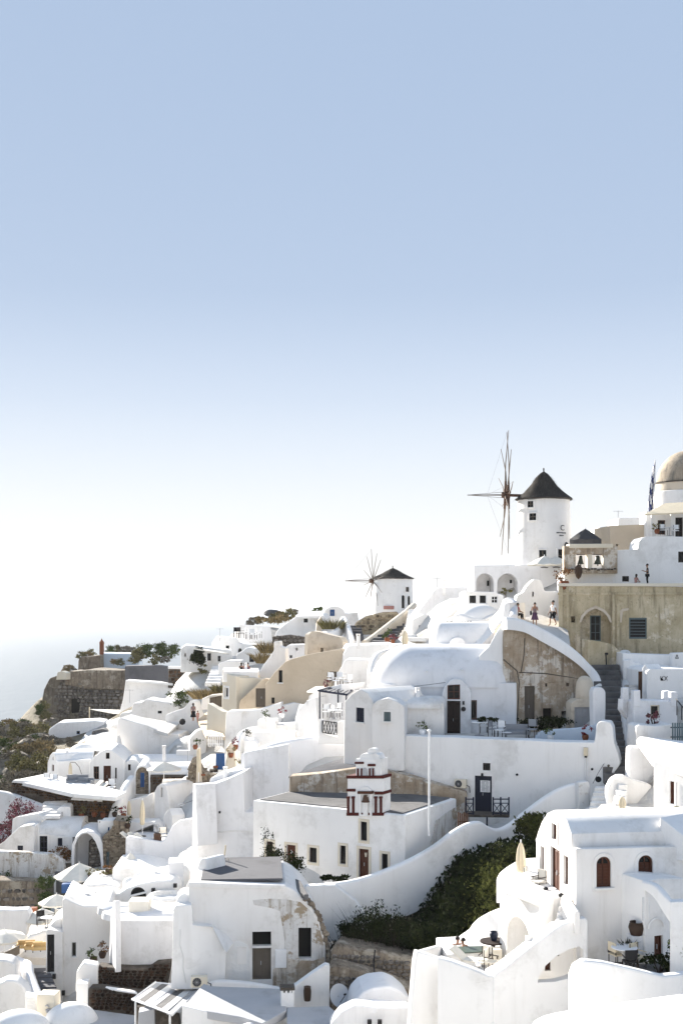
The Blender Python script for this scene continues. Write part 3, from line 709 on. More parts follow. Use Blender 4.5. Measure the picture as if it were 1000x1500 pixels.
t = thing('planter', 'white box planter with a dark spiky plant below the jar', 'planter', at(921, 1404, 51.0))
f4 = Fac(912, 50.4, 6); wall(t, f4, [(912, 1394), (930, 1395), (930, 1406), (912, 1406)], .45, r=.03, name='box')
blades(t, f4.pt(921, 1394, .2), (.2, .15), 50, .55, 'leaf_dark', 4)
TERR = [(838, 1405), (900, 1403), (1010, 1404), (1010, 1440), (838, 1440)]
t = thing('paved_court', 'small paved court with tables below the arched windows', 'courtyard', at(900, 1410, 52)); t['kind'] = 'structure'
slab(t, [(848, 1409), (1010, 1409), (1010, 1436), (960, 1436), (848, 1416)], 51, 'concrete', .4, name='paving')
bush('court_bush', 'dark low bush on the paved court by the brown door', 965, 1425, 49.6, .8, .42, 700, .14, 'leaf_dark', 5, ry=.5)
bush('court_bush', 'dark leafy shrub at the right edge of the paved court', 994, 1418, 49.3, .5, .6, 500, .13, 'leaf_green', 6)
# foreground walls
t, _ = bldg('front_wall', 'plain white wall with rounded shoulder in front of the paved court', 'wall', 838, 46.5, 10, [(838, 1520), (838, 1430), (843, 1416), (856, 1408), (885, 1411), (930, 1421), (972, 1431), (1010, 1427), (1010, 1520)], .5, r=.16, rf=.1)
t = thing('roof_edge', 'bright white rounded roof in the lowest right corner', 'roof', at(880, 1500, 40))
f = Fac(775, 39.5, 8); mb = MB(); lp = [at(*p) for p in crom([(772, 1560, 36.5), (774, 1508, 39.2), (790, 1488, 40.2), (850, 1473, 41), (930, 1459, 41.8), (1010, 1447, 42.4), (1060, 1470, 41), (1060, 1560, 36.5)], 5)]
zt = at(850, 1473, 41).z; prism(mb, lambda u, v, w: Vector((u, v, zt - w)), ccw([(p.x, p.y) for p in lp]), 3.0, r=.35, seg=4); mb.build('roof', 'white', t, ang=35)

# upper terrace block with the arched niche
t = thing('upper_terrace', 'bright white terrace block with a tall arched niche and closed parasol on top', 'terrace', at(760, 1420, 56))
f = Fac(789, 53.4, -70)
wall(t, f, [(731, 1287), (733, 1283), (787, 1313), (789, 1316), (789, 1420), (731, 1425)], 3.2, ops=[('v', 742, 1344, 777, 1440, 'white', 'aD')], r=.10, rf=.1)
wall(t, Fac(789, 53.3, 12), [(789, 1315), (811, 1317), (811, 1420), (789, 1420)], .6, r=.1)
slab(t, [(738, 1297), (770, 1299), (804, 1307), (811, 1313), (792, 1317)], 55.5, 'white', .4, name='floor')
ribbon(t, [(731.5, 1286, 57.9), (737, 1277, 59), (750, 1267, 60), (766, 1259, 60.4), (786, 1257, 59.5)], .3, h=[1.2, 1.4, 1.5, 1.7, 1.8], name='parapet')
# stair beside the house front
f = Fac(811, 54, 0); a = at(811, 1362, 52.2); b = at(822, 1318, 53.6)
stairs('stairs', 'short white rounded flight between terrace and gabled house', a, b, .85, 5, 'white', across=(1, .25, 0))
ribbon(thing('stair_rail_wall', 'thin white sloping kerb beside the flight under the gable', 'wall', at(830, 1320, 52)), [(826, 1312, 52.8), (838, 1325, 51.5), (845, 1336, 50.5)], .22, h=.9)
# lower pool terrace
stairs('stairs', 'sweeping white steps behind the sloping terrace wall', at(742, 1424, 51.6), at(836, 1356, 51.6), 1.2, 11, 'white', across=(-.1, 1, 0))
t = thing('pool_terrace', 'white walled lower terrace with plunge pool and sweeping stair wall', 'terrace', at(660, 1500, 54))
f = Fac(720, 50.2, 14)
FR = Fac(722, 50.0, 16)
wall(t, Fac(640, 52.2, 18), [(600, 1520), (603, 1470), (608, 1410), (611, 1394), (660, 1409), (662, 1520)], .45, r=.10, name='front_wall')
wall(t, Fac(720, 50.3, -24), [(640, 1520), (640, 1403), (660, 1409), (690, 1420), (714, 1430), (722, 1430), (728, 1427), (728, 1520)], .42, r=.10, name='front_wall')
wall(t, Fac(722, 50.2, 8), [(722, 1520), (722, 1429), (740, 1418), (757, 1404), (780, 1386), (805, 1367), (823, 1355), (845, 1347), (858, 1345), (861, 1350), (861, 1520)], .45, ops=[('P', 0, 0, 0, 0, 'white', '', [(787, 1440), (789, 1431), (799, 1415), (815, 1401), (833, 1391), (848, 1387), (854, 1392), (855, 1408), (848, 1424), (832, 1434), (812, 1439)], .45, 1)], r=.12, rf=.3, name='stair_wall')
FI = Fac(722, 50.2, 8)
wall(t, FI, [(722, 1436), (787, 1441), (789, 1431), (799, 1415), (815, 1401), (833, 1391), (848, 1387), (857, 1388), (857, 1358), (823, 1364), (780, 1396), (740, 1427)], 1.0, w0=.455, r=.02, name='recess_sun_block')  # fill added behind the wall to keep the sun out of the recess
wall(t, FI, [(784, 1446), (784, 1385), (858, 1385), (858, 1446)], .25, ops=[('d', 811.5, 1405, 820, 1436), ('s', 826, 1394, 833, 1414)], w0=1.25, r=.02, name='inner_wall')
ribbon(t, [(612, 1393, 52.6), (626, 1389, 55), (642, 1385, 58), (656, 1384, 60), (664, 1380, 60.6), (676, 1370, 60.8), (688, 1361, 60.8), (694, 1352, 60.8), (702, 1345, 60.7), (716, 1337, 60.4), (733, 1330, 59.8)], .3, h=[2.5, 2.5, 1.4, 1.2, 1.3, 1.7, 2, 2.3, 2.5, 2.7, 3], name='scalloped_parapet')
slab(t, [(618, 1412), (652, 1396), (742, 1396), (742, 1424), (722, 1434), (700, 1434)], 55.5, 'white', 1.2, name='floor', dz=-.55)
f = Fac(668, 56.6, 6)
wall(t, f, [(655, 1399), (742, 1394), (742, 1440), (655, 1440)], 2.9, r=.06, name='pool_surround')
slab(t, [(664, 1396.5), (716, 1393.5), (712, 1386), (662, 1387)], 57.0, 'pool_water', .05, r=0, name='pool_water', dz=.17)

# ================================================================== centre: flat-roofed chapel house below the ridge
t = thing('white_house', 'flat grey roofed white house with cream window surrounds below the red and white belfry', 'house', at(593, 1300, 74))
f = Fac(593, 74, -30)
wall(t, f, [(370, 1173), (593, 1195), (593, 1310), (370, 1310)], 7.4, ops=[
    ('s', 390, 1233, 400, 1257, 'dark_wood', 'tc'), ('d', 419.5, 1238, 433, 1290, 'brown_wood', 'tc'), ('p', 453, 1242, 464, 1264, 'dark_wood', 'tc'), ('p', 498, 1239, 506.5, 1266, 'dark_wood', 'tc'),
    ('p', 528, 1204, 537.5, 1232, 'dark_wood', 'tc'), ('d', 525.5, 1244, 540, 1290, 'brown_wood', 'tc'), ('p', 559, 1251, 568, 1275, 'dark_wood', 'tc')], r=.12, mat='white')
roofpanel(t, f, 370, 593, .35, 7.1, 1184, 'concrete')
mb = MB(); a = f.loc(425, 1242); c = f.P(a[0], a[1] - .35, .12); mb.box(c, (.05, .03, .34), f.U, f.W); mb.box(c + UP * .06, (.2, .03, .05), f.U, f.W); mb.build('door_cross', 'white_paint', t)
mb = MB(); p = f.pt(535, 1250, .06); mb.tube(p, p - UP * .25, .09, .05, 8); mb.build('door_lamp', 'cream', t)
wall(t, Fac(593, 73.9, 60), [(630, 1240), (638, 1203), (655, 1190), (690, 1170), (690, 1225)], .06, 'white_peel', r=.01, rf=.05, w0=-.035, name='weathered_patch')
# belfry
t = thing('bell_gable', 'white two tier bell gable with dark red string courses and little columns', 'belfry', at(538, 1198, 74.5))
f = Fac(593, 73.88, -30)
def fb(par, x0, y0, x1, y1, D, mat, name, w0=0.0, r=.03): return wall(par, f, [(x0, y1), (x0, y0), (x1, y0), (x1, y1)], D, mat, r=r, w0=w0, name=name)
fb(t, 508, 1141, 560, 1197, 1.0, 'white', 'lower_tier', .06)
MATS_RED = 'red_trim'
for x0, y0, x1, y1 in ((507, 1136.5, 561, 1141), (507, 1156, 520, 1160), (548, 1160, 561, 1164.5), (507, 1191, 561, 1195.5)): fb(t, x0, y0, x1, y1, 1.12, 'red_trim', 'string_course', 0, .02)
for x in (509.5, 517, 550, 557.5):
    fb(t, x - 1.5, 1169, x + 1.5, 1192, .16, 'red_trim', 'column', -.03, .02); fb(t, x - 2.2, 1167, x + 2.2, 1170, .2, 'red_trim', 'capital', -.05, .01)
fb(t, 520, 1112, 557, 1139, .9, 'white', 'upper_tier', .08)
for x0, y0, x1, y1 in ((519, 1116.5, 532, 1119.5), (538, 1119.5, 549, 1123)): fb(t, x0, y0, x1, y1, 1.02, 'red_trim', 'string_course', 0, .02)
for x in (523.5, 529, 541, 546): fb(t, x - 1.2, 1126, x + 1.2, 1140, .12, 'red_trim', 'column', 0, .02)
wall(t, f, [(524, 1114), (525, 1108), (530, 1104.5), (549, 1104), (553, 1107), (555, 1113)], .75, 'white', r=.06, w0=.12, name='crown_step'); wall(t, f, [(534, 1106), (536, 1099), (541, 1096.5), (547, 1098), (549, 1106)], .5, 'white', r=.06, w0=.2, name='crown_step')
for a, b in ((530, 537), (541, 548)): wall(t, f, [(a, 1139)] + arc(a, 1130, b, 1130, 1125, 6) + [(b, 1139)], .06, 'concrete_pale', r=.01, rf=0, w0=.03, name='belfry_opening')
wall(t, f, [(526, 1196)] + arc(526, 1163, 545, 1163, 1152, 8) + [(545, 1196)], .1, 'white', ops=[('v', 529, 1160, 542, 1194, 'white', 'a')], r=.02, rf=0, w0=-.06, name='niche')
fb(t, 525, 1159, 547, 1163, .5, 'brown_wood', 'beam', -.16, .02); fb(t, 532.5, 1166, 539, 1196, .2, 'white', 'pedestal', -.1, .03)
mb = MB(); p = f.pt(536, 1165, -.05); mb.lathe(p, [(0, .02), (.12, 0), (.16, -.1), (.2, -.3), (.28, -.42), (0, -.42)], 10); mb.build('bell', 'rust', t)
# rubble hall behind it with a grey sloping roof
t = thing('rubble_hall', 'rubble stone gable with grey sloping roof behind the belfry', 'ruin', at(550, 1190, 83))
f = Fac(680, 81.3, -7)
wall(t, f, [(421, 1215), (424, 1137), (470, 1134), (520, 1126), (560, 1128), (600, 1138), (640, 1150), (684, 1162), (684, 1215)], 1.2, 'ruin', r=.12, name='wall', jit=.08)
sheet(t, [(423, 1137, 84), (520, 1126, 83.2), (560, 1128, 83), (532, 1112, 86.5), (500, 1111.5, 87)], .3, 'grey_render', 'roof')
sheet(t, [(560, 1128, 83), (684, 1162, 82), (690, 1160, 84.5), (560, 1124, 86)], .3, 'grey_render', 'roof')
# flagpole
t = thing('flagpole', 'tall bare white flagpole in front of the long white wall', 'flagpole', at(628, 1222, 73.2))
mb = MB(); mb.tube(at(628, 1225, 73.2), at(628.5, 1073, 73.2), .075, .06, 10); mb.build('pole', 'white_paint', t)
mb = MB(); mb.lathe(at(628.5, 1073, 73.2), [(0, 0), (.1, .04), (.12, .1), (.07, .18), (0, .2)], 10); mb.build('finial', 'white_paint', t)
# sweeping garden wall
t = thing('garden_wall', 'curving white garden wall sweeping up from the chapel house to the blue railing', 'wall', at(560, 1330, 71))
GW = [(448, 1296, 70.4), (475, 1294, 70.6), (505, 1291, 70.9), (535, 1284, 71.3), (565, 1273, 71.8), (600, 1258, 72.4), (635, 1238, 73.1), (662, 1218, 73.8), (684, 1206, 74.6), (700, 1203, 75.2), (713, 1210, 75.6), (728, 1214, 75.9), (745, 1207, 76.3), (765, 1191, 76.8), (790, 1172, 77.2), (815, 1156, 77.5), (838, 1148, 77.7), (862, 1147, 77.8)]
ribbon(t, GW, .55, h=[2.2, 3, 3, 3, 3, 3.2, 3.2, 3.2, 3, 3, 3, 3, 3, 3, 3, 2.8, 2.4, 2])
t, _ = bldg('buttress', 'battered white buttress at the low end of the curving garden wall', 'wall', 447, 70.1, -8, [(447, 1360), (447, 1298), (490, 1297), (520, 1320), (540, 1350), (540, 1380), (470, 1380)], .5, r=.1)
t, _ = bldg('worn_wall', 'stained end pier of the curving garden wall by the small steps', 'wall', 847, 76.9, 10, [(847, 1192), (847, 1147), (862, 1145), (864, 1192)], .6, 'white_worn', r=.08)
# ------------------------------------------------------------------ long wall with the navy door
t = thing('long_wall', 'long plain white retaining wall with a navy door and air conditioner', 'wall', at(720, 1190, 81))
f = Fac(830, 80, -18)
FN = f
wall(t, f, [(540, 1215), (540, 1082), (600, 1078), (830, 1087.5), (870, 1088), (874, 1060), (879, 1057), (893, 1058), (897, 1066), (899, 1088), (905, 1104), (908, 1120), (898, 1134), (886, 1150), (886, 1215)], 1.4, ops=[('d', 695, 1137, 720, 1191, 'navy'), ('p', 707, 1118, 718, 1129, 'dark_wood', 't')], r=.10, rf=.16)
mb = MB(); u0, v0, u1, v1 = rect_of(f, 703, 1144, 717, 1161); mb.box(f.P((u0 + u1) / 2, (v0 + v1) / 2, .08), (u1 - u0, .02, v1 - v0), f.U, f.W); nt = mb.build('notice', 'white_paint', t)
mb = MB()
for i in range(9):
    for j in range(2 if i % 3 else 1):
        w_ = (u1 - u0) * (.36 if i % 3 else .7); mb.box(f.P(u0 + (u1 - u0) * ((.29 + .42 * j) if i % 3 else .5), v1 - (v1 - v0) * (i + .8) / 9.8, .068), (w_, .006, .025), f.U, f.W)
mb.build('print', 'print_grey', nt)
mb = MB(); mb.tube(f.pt(706, 1133, -.02), f.pt(706, 1138, -.06), .07, .09, 8); mb.build('door_lamp', 'black', t)
for x, y in ((757, 1135), (867, 1127), (891, 1122)):
    mb = MB(); mb.tube(f.pt(x, y, .05), f.pt(x, y, -.12), .09, .07, 10); mb.build('waterspout', 'black' if x != 891 else 'grey_wood', t)
mb = MB(); mb.lathe(f.pt(876, 1142, .0), [(.0, -.1), (.14, -.08), (.2, 0), (.14, .02), (0, .02)], 12, ax=-f.W); mb.build('wall_vent', 'black', t)
def ac_unit(label, f, x0, y0, x1, y1, D=.35, group='air conditioners on the white walls'):
    u0, v0, u1, v1 = rect_of(f, x0, y0, x1, y1); c = f.P((u0 + u1) / 2, v0, -.2)
    t = thing('air_conditioner', label, 'air conditioner', c, group); mb = MB()
    prism(mb, lambda u, v, w: f.P(u, v, w - D - .05), [(u0, v0), (u1, v0), (u1, v1), (u0, v1)], D, r=.03); mb.build('casing', 'cream', t)
    R = (v1 - v0) * .4; uc = u0 + (u1 - u0) * .36; vc = (v0 + v1) / 2
    mb = MB(); mb.lathe(f.P(uc, vc, -D - .055), [(0, .02), (R * .9, .02), (R, 0), (R, -.02)], 18, ax=-f.W); mb.build('fan', 'black', t)
    mb = MB()
    for i in range(6): a = PI * i / 6; mb.box(f.P(uc, vc, -D - .085), (R * 1.9, .008, .012), (f.U * math.cos(a) + UP * math.sin(a)), f.W, (UP * math.cos(a) - f.U * math.sin(a)))
    mb.build('grille', 'metal_grey', t)
    for uu in (u0 + .1, u1 - .1): mb = MB(); mb.box(f.P(uu, v0 - .04, -D * .5), (.05, D, .06), f.U, f.W); mb.build('bracket', 'metal_grey', t)
    mb = MB(); mb.path([f.P(u1, v0 + .2, -.2), f.P(u1 + .18, v0 + .1, -.14), f.P(u1 + .2, v0 - .3, -.06)], .025); mb.build('hose', 'black', t)
    return t
ac_unit('cream air conditioner on the long wall left of the navy door', f, 667, 1141, 684, 1154)
# railing in front of the navy door
t = thing('railing', 'navy timber railing with crossed panels in front of the navy door', 'railing', at(712, 1195, 78))
fr = Fac(682, 79.2, -8)
def bar(mb, x0, y0, x1, y1, w, w0=0.0):
    a, b = fr.pt(x0, y0, w0), fr.pt(x1, y1, w0); d = (b - a); L = d.length; d.normalize(); mb.box((a + b) / 2, (L, w, w), d, fr.W, d.cross(fr.W))
for x in (682, 693, 722, 733, 745):
    mb = MB(); bar(mb, x, 1168, x, 1194, .10); mb.build('post', 'navy', t)
for x0, x1 in ((682, 693), (722, 733), (733, 745)):
    for y_, w_ in ((1171, .07), (1177, .05), (1192, .07)): mb = MB(); bar(mb, x0, y_, x1, y_, w_); mb.build('rail', 'navy', t)
    mb = MB(); bar(mb, x0, 1177, x1, 1192, .045); bar(mb, x0, 1192, x1, 1177, .045, .02); mb.build('cross_brace', 'navy', t)
slab(t, [(680, 1194), (746, 1195), (746, 1190), (682, 1188)], 79, 'dark_rock', .15, name='deck')
mb = MB(); mb.tube(at(713, 1194, 79), at(713, 1216, 79), .06); mb.build('prop', 'navy', t)
t = thing('stake_fence', 'short brown wooden stake gate at the bend of the garden wall', 'gate', at(678, 1212, 75.3))
for i in range(6):
    mb = MB(); x = 671 + i * 2.7; mb.box((at(x, 1212, 75.6) + at(x, 1190 + (i % 3), 75.6)) / 2, (.085, .04, (22 - i % 3) * 75.6 / F)); mb.build('stake', 'rust', t)
mb = MB(); mb.box(at(678, 1204, 75.66), (.7, .04, .06)); mb.build('rail', 'rust', t)
# lamp post against the wall
t = thing('wall_lamp_post', 'white pipe with a cream lamp box fixed to the long white wall', 'lamp', at(857, 1147, 79))
mb = MB(); mb.tube(f.pt(857, 1110, -.1), f.pt(857, 1147, -.1), .035); mb.tube(f.pt(860, 1110, -.1), f.pt(860, 1147, -.1), .025); mb.build('pipe', 'white_paint', t)
mb = MB(); mb.box(f.pt(858, 1101, -.14), (.26, .2, .52), f.U, f.W); mb.build('lamp_box', 'canvas_cream', t)
mb = MB(); mb.box(f.pt(858, 1108.5, -.14), (.16, .14, .1), f.U, f.W); mb.build('socket', 'black', t)
# ------------------------------------------------------------------ terrace house with the great vault
t = thing('vault_house', 'great white vaulted house with a rounded end above the long wall', 'house', at(650, 1080, 88))
f = Fac(755, 87.6, -8)
barrel(t, f, 536, 757, 1004, 948, 3.4, 3.1, 1.7, mat='white', name='vault', k=16)
wall(t, f, [(540, 1090), (540, 1003), (756, 1001), (756, 1090)], 6.6, ops=[('p', 682, 1026, 698, 1055, 'brown_wood', 'l')], w0=.12, r=.08)
wall(t, f, [(648, 1085), (648, 1013), (653, 1003), (660, 996), (668, 993), (676, 995), (684, 1003), (690, 1014), (690, 1085)], .75, ops=[('g', 655.5, 1002, 674, 1024, 'brown_wood'), ('d', 655, 1026, 674.5, 1082, 'dark_wood')], w0=-.5, r=.08, rf=.1, name='porch')
for y, x in ((983, 624), (981, 676)):
    mb = MB(); mb.tube(f.pt(x, y, .35), f.pt(x, y + 1, -.05), .1, .08, 8); mb.build('waterspout', 'white', t)
for x in (651, 679):
    mb = MB(); mb.box(f.pt(x, 1029, -.6), (.14, .14, .26), f.U, f.W); mb.build('porch_lantern', 'black', t)
mb = MB(); mb.lathe(f.pt(679, 1038, -.55), [(0, -.05), (.17, 0), (.17, .04), (0, .05)], 14, ax=-f.W); mb.build('plaque', 'black', t)
# gabled house to its left
t = thing('gabled_house', 'small white gabled house with two dark windows left of the great vault', 'house', at(546, 1120, 82))
f = Fac(546, 83.2, -47)
wall(t, f, [(503, 1130), (504, 1028), (514, 1017), (527, 1009), (538, 1015), (546, 1028), (546, 1130)], 5.2, ops=[('s', 521, 1037, 533, 1058, 'navy', 'l')], r=.12, rf=.15)
wall(t, Fac(546, 82.9, -8), [(544, 1130), (544, 1033), (553, 1026), (567, 1023), (580, 1027), (592, 1035), (592, 1130)], 3.4, ops=[('s', 562, 1043, 572, 1057, 'grey_blue', 'tl')], r=.10, rf=.2, name='side_wing')
wall(t, Fac(592, 85.4, -6), [(590, 1090), (590, 1034), (650, 1030), (650, 1090)], 1.8, r=.08, name='court_wall')
barrel(t, Fac(592, 85.2, -6), 560, 652, 1035, 1022, 1.6, .5, .5, name='low_vault')
# terrace floor and its things
t = thing('terrace', 'narrow terrace floor above the long wall', 'terrace', at(700, 1078, 84)); t['kind'] = 'structure'
slab(t, [(594, 1078), (890, 1086), (874, 1066), (640, 1062)], 83.5, 'paving', .5, name='paving', dz=-.3)
ribbon(thing('blue_wall', 'pale blue shaded parapet curving along the ruined wall terrace', 'wall', at(840, 1088, 82)), [(780, 1086, 83.5), (788, 1074, 84), (796, 1070, 84), (815, 1068, 84), (845, 1066, 83.6), (865, 1063, 83), (876, 1060, 82.3)], .3, 'blue_white', h=1.1)
# ------------------------------------------------------------------ ruined tan wall and cistern
t = thing('ruined_wall', 'crumbling tan plaster wall with dark doorway and two small windows', 'ruin', at(800, 1066, 86))
f = Fac(737, 88.2, 8)
wall(t, f, [(737, 1085), (737, 925), (745, 915), (770, 918), (800, 936), (835, 958), (862, 980), (870, 992), (872, 1085)], 2.4, 'ruin', ops=[('d', 768, 1005, 783, 1066, 'grey_wood'), ('x', 795, 1038, 809, 1052), ('x', 822, 1042, 835, 1055), ('v', 798.5, 1001, 801.5, 1006), ('v', 829, 1001, 833.5, 1006)], r=.06, jit=.06)
for pts in ([(737, 966), (757, 983), (760, 1000), (757, 1060)], [(760, 985), (800, 987), (845, 994), (864, 998)], [(768, 935), (767, 960), (763, 984)]):
    mb = MB(); mb.path([f.pt(x, y, -.005) for x, y in pts], .04, 5); mb.build('crack_ledge', 'dark_rock', t)
ribbon(t, [(739, 904, 87.8), (752, 905, 88), (768, 909, 88.2), (790, 919, 88.4), (815, 933, 88.6), (840, 951, 88.8), (858, 968, 88.9), (868, 979, 88.8), (873, 993, 88.5), (873, 1008, 88.2)], .75, h=[.9, .9, .9, 1.0, 1.0, .95, .9, .9, .9, .7], name='white_coping')
wall(t, Fac(715, 88.6, -10), [(690, 1003), (702, 960), (715, 948), (738, 908), (741, 906), (741, 1003)], 1.5, r=.12, name='white_flank')
t = thing('cistern', 'tan domed cistern with a grey hatch in front of the ruined wall', 'cistern', at(852, 1066, 85))
f = Fac(836, 85.6, 6)
wall(t, f, [(836, 1085)] + arc(836, 1033, 871, 1033, 1024, 10) + [(871, 1085)], 1.3, 'pale_stone', ops=[('d', 841, 1036, 865, 1067, 'metal_grey')], r=.08, rf=.05)
mb = MB(); p = at(856, 1026, 86.4); mb.lathe(p, [(.62, -.3), (.66, .3), (.64, .9), (.56, 1.3), (.4, 1.58), (.2, 1.7), (0, 1.73)], 18); mb.build('dome', 'pale_stone', t)
t, _ = bldg('pier', 'tall white rounded pier between cistern and stone stairs', 'pier', 869, 82.6, 8, [(869, 1085), (868, 1012), (871, 1007), (882, 1007), (887, 1013), (886, 1085)], .8, r=.14, rf=.2)
# ------------------------------------------------------------------ stone stairs and the wall beside them
a, b = at(884, 1142, 78.5), at(866, 974, 91.0)
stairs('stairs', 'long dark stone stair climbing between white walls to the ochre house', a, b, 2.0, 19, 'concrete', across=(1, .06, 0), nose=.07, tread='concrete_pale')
t = thing('stair_wall', 'rough blue shaded white wall along the right side of the stone stairs', 'wall', at(915, 1130, 79))
ribbon(t, [(915, 952, 93), (917, 968, 92), (918, 985, 90.5), (917, 1003, 88.5), (917, 1020, 86.5), (919, 1042, 84.4), (924, 1066, 82.2), (931, 1090, 80), (939, 1120, 78.2)], .9, 'white_worn', h=2.6, name='wall')
t, _ = bldg('side_wall', 'ochre stair parapet below the arched porch', 'wall', 861, 91.2, 16, [(861, 990), (861, 937), (880, 940), (896, 944), (911, 957), (911, 1000)], 1.0, 'ochre', r=.06)
mb = MB(); mb.path([at(887, 958, 90.9), at(888, 978, 90.9)], .05); mb.tube(at(887, 958, 90.9), at(889, 958, 90.7), .1, .1, 8); tag(mb.build('handrail_post', 'black'), 'short black handrail post at the top of the stone stairs', 'post')

# ================================================================== upper right: ochre house, bells, church dome, windmill
t = thing('ochre_house', 'weathered ochre house with a pointed arch porch and green shuttered door', 'house', at(910, 960, 94))
f = Fac(1000, 94, -11); FO = f
wall(t, f, [(818, 1000), (818, 857), (1012, 860), (1012, 975), (900, 960), (880, 1000)], 5, 'ochre', ops=[('P', 0, 0, 0, 0, '', '', [(849.5, 960), (849.5, 907), (853, 900), (861, 893), (872, 889.5), (883, 893), (891, 900), (895, 910), (895, 960)], 1.6), ('p', 921, 905, 947, 936, 'grey_blue'), ('v', 836, 903, 842, 912)], r=.05)
wall(t, f, [(848, 960), (848, 886), (897, 886), (897, 960)], .3, 'ochre', ops=[('g', 864, 902, 880, 940, 'grey_blue')], w0=1.05, r=.02, name='porch_wall')
mb = MB()
for i in range(7):
    u0, v0, u1, v1 = rect_of(f, 921, 905, 947, 936); mb.box(f.P((u0 + u1) / 2, v0 + (v1 - v0) * (i + .5) / 7, .1), ((u1 - u0) * .92, .03, .05), f.U, f.W)
mb.build('louvre', 'grey_blue', t)
def ob(x0, y0, x1, y1, D, nm, w0, mat='ochre'): wall(t, f, [(x0, y1), (x0, y0), (x1, y0), (x1, y1)], D, mat, r=.04, w0=w0, name=nm)
ob(816.5, 868, 1012, 871.5, .2, 'cornice', -.1); ob(816.5, 854.5, 1012, 859, .35, 'coping', -.12, 'cream'); ob(818, 860, 824, 935, .2, 'pilaster', -.14); ob(829, 860, 833, 945, .2, 'pilaster', -.1); ob(896, 871, 900, 955, .25, 'pilaster', -.16); ob(903, 885, 908, 954, .2, 'pilaster', -.1)
wall(t, f, [(848, 912), (851, 902), (859, 893), (872, 887), (885, 893), (893, 902), (896, 912), (893, 912), (889, 903), (882, 896), (872, 891.5), (862, 896), (855, 903), (851, 912)], .12, 'pale_stone', r=.03, rf=0, w0=-.07, name='arch_moulding')
wall(t, f, [(907, 912), (907, 896), (911, 892), (920, 891), (920, 894), (912, 896), (910, 912)], .12, 'pale_stone', r=.03, rf=0, w0=-.07, name='broken_arch')
# white church wall above
t = thing('church_wall', 'white church terrace wall in shade above the ochre house', 'church', at(950, 858, 101)); FW = Fac(903, 101, 1)
wall(t, FW, [(826, 870), (826, 838), (903, 838), (903, 806), (934, 804.5), (936, 793), (940, 788), (947, 786), (1012, 786), (1012, 870)], 3, ops=[('p', 993, 808, 1003, 824, 'dark_wood'), ('p', 911, 844, 921, 852, 'dark_wood'), ('v', 869, 856.5, 893, 858.5)], r=.06)
wall(t, FW, [(861, 858), (863, 851), (870, 843), (881, 840), (892, 843), (899, 851), (901, 858), (898, 858), (896, 851), (890, 846), (881, 843.5), (872, 846), (866, 851), (864, 858)], .06, r=.02, rf=0, w0=-.04, name='blind_arch')
t = thing('bell_wall', 'weathered stone bell wall with two openings on the church terrace', 'belfry', at(864, 838, 100))
f = Fac(826, 100.3, 1)
def bw(x0, y0, x1, y1, D, mat, nm, w0=0.0): wall(t, f, [(x0, y1), (x0, y0), (x1, y0), (x1, y1)], D, mat, r=.05, w0=w0, name=nm, jit=.03)
bw(826, 832, 904, 840, .9, 'ruin', 'base'); bw(826, 806, 843, 833, .8, 'ruin', 'pillar', .02); bw(860.5, 808, 867, 833, .8, 'cream', 'pillar', .02); bw(884, 806, 904, 833, .8, 'ruin', 'pillar', .02); bw(826, 800, 904, 812, .84, 'ruin', 'lintel', -.02); bw(833, 797, 897, 803, 1.3, 'cream', 'coping', -.1)
rnd = random.Random(3)
for i in range(16):
    mb = MB(); x = 828 + i * 4.8; mb.box(f.pt(x, 833 + rnd.random() * 2, -.06), (.2, .2, .12), f.U, f.W); mb.build('dentil', 'dark_rock', t)
wall(thing('white_gable', 'white gable wall seen through the bell openings', 'wall', at(864, 838, 103)), Fac(826, 103.5, 1), [(830, 850), (830, 808), (900, 808), (900, 850)], .5)
for x, lab in ((851.5, 'left bronze bell hanging in the stone bell wall'), (876.5, 'right bronze bell hanging in the stone bell wall')):
    p = f.pt(x, 812, .35); b = thing('bell', lab, 'bell', p, 'bells in the bell wall'); k = 1.0 if x > 860 else .85
    mb = MB(); mb.lathe(p - UP * .06, [(0, -.02), (.12 * k, -.04), (.17 * k, -.14), (.2 * k, -.4), (.27 * k, -.62), (.34 * k, -.74), (.3 * k, -.74), (0, -.5)], 14); mb.build('bell_body', 'bell_bronze', b, ang=40)
    mb = MB(); mb.tube(p - UP * .5, p - UP * .95, .025, .05, 6); mb.build('clapper', 'black', b); mb = MB(); mb.box(p, (.7, .08, .09)); mb.build('yoke', 'dark_wood', b)
# upper terrace, canopy, church dome
t = thing('canopied_house', 'white columned terrace house with cream canopy under the church dome', 'house', at(975, 786, 106))
f = Fac(958, 106.5, 0)
wall(t, f, [(950, 792), (950, 748), (1012, 748), (1012, 792)], 2.5, ops=[('w', 967, 761, 978, 782, 'brown_wood'), ('g', 993, 757, 1004, 788, 'dark_wood')], w0=.9, r=.05)
for x in (956.5, 984.5, 1008):
    mb = MB(); mb.box((f.pt(x, 752, 0) + f.pt(x, 790, 0)) / 2, (.34, .3, 38 * 106.5 / F), f.U, f.W); mb.build('column', 'white', t)
sheet(t, [(944, 753, 105), (1012, 750, 105), (1012, 735, 109), (974, 737, 109)], .12, 'canvas_cream', 'canopy')
t = thing('church_dome', 'weathered tan church dome on a white drum at the frame edge', 'church', at(1006, 770, 117))
c = at(1007, 724, 117); k = 117 / F
mb = MB(); mb.lathe(c, [(51 * k, -70 * k), (51 * k, 2 * k), (50 * k, 3 * k)], 36); mb.build('drum', 'white', t)
mb = MB(); mb.lathe(c, [(47 * k, 1 * k), (47 * k, 15 * k), (46 * k, 15.5 * k)], 36); mb.build('frieze', 'pale_stone', t)
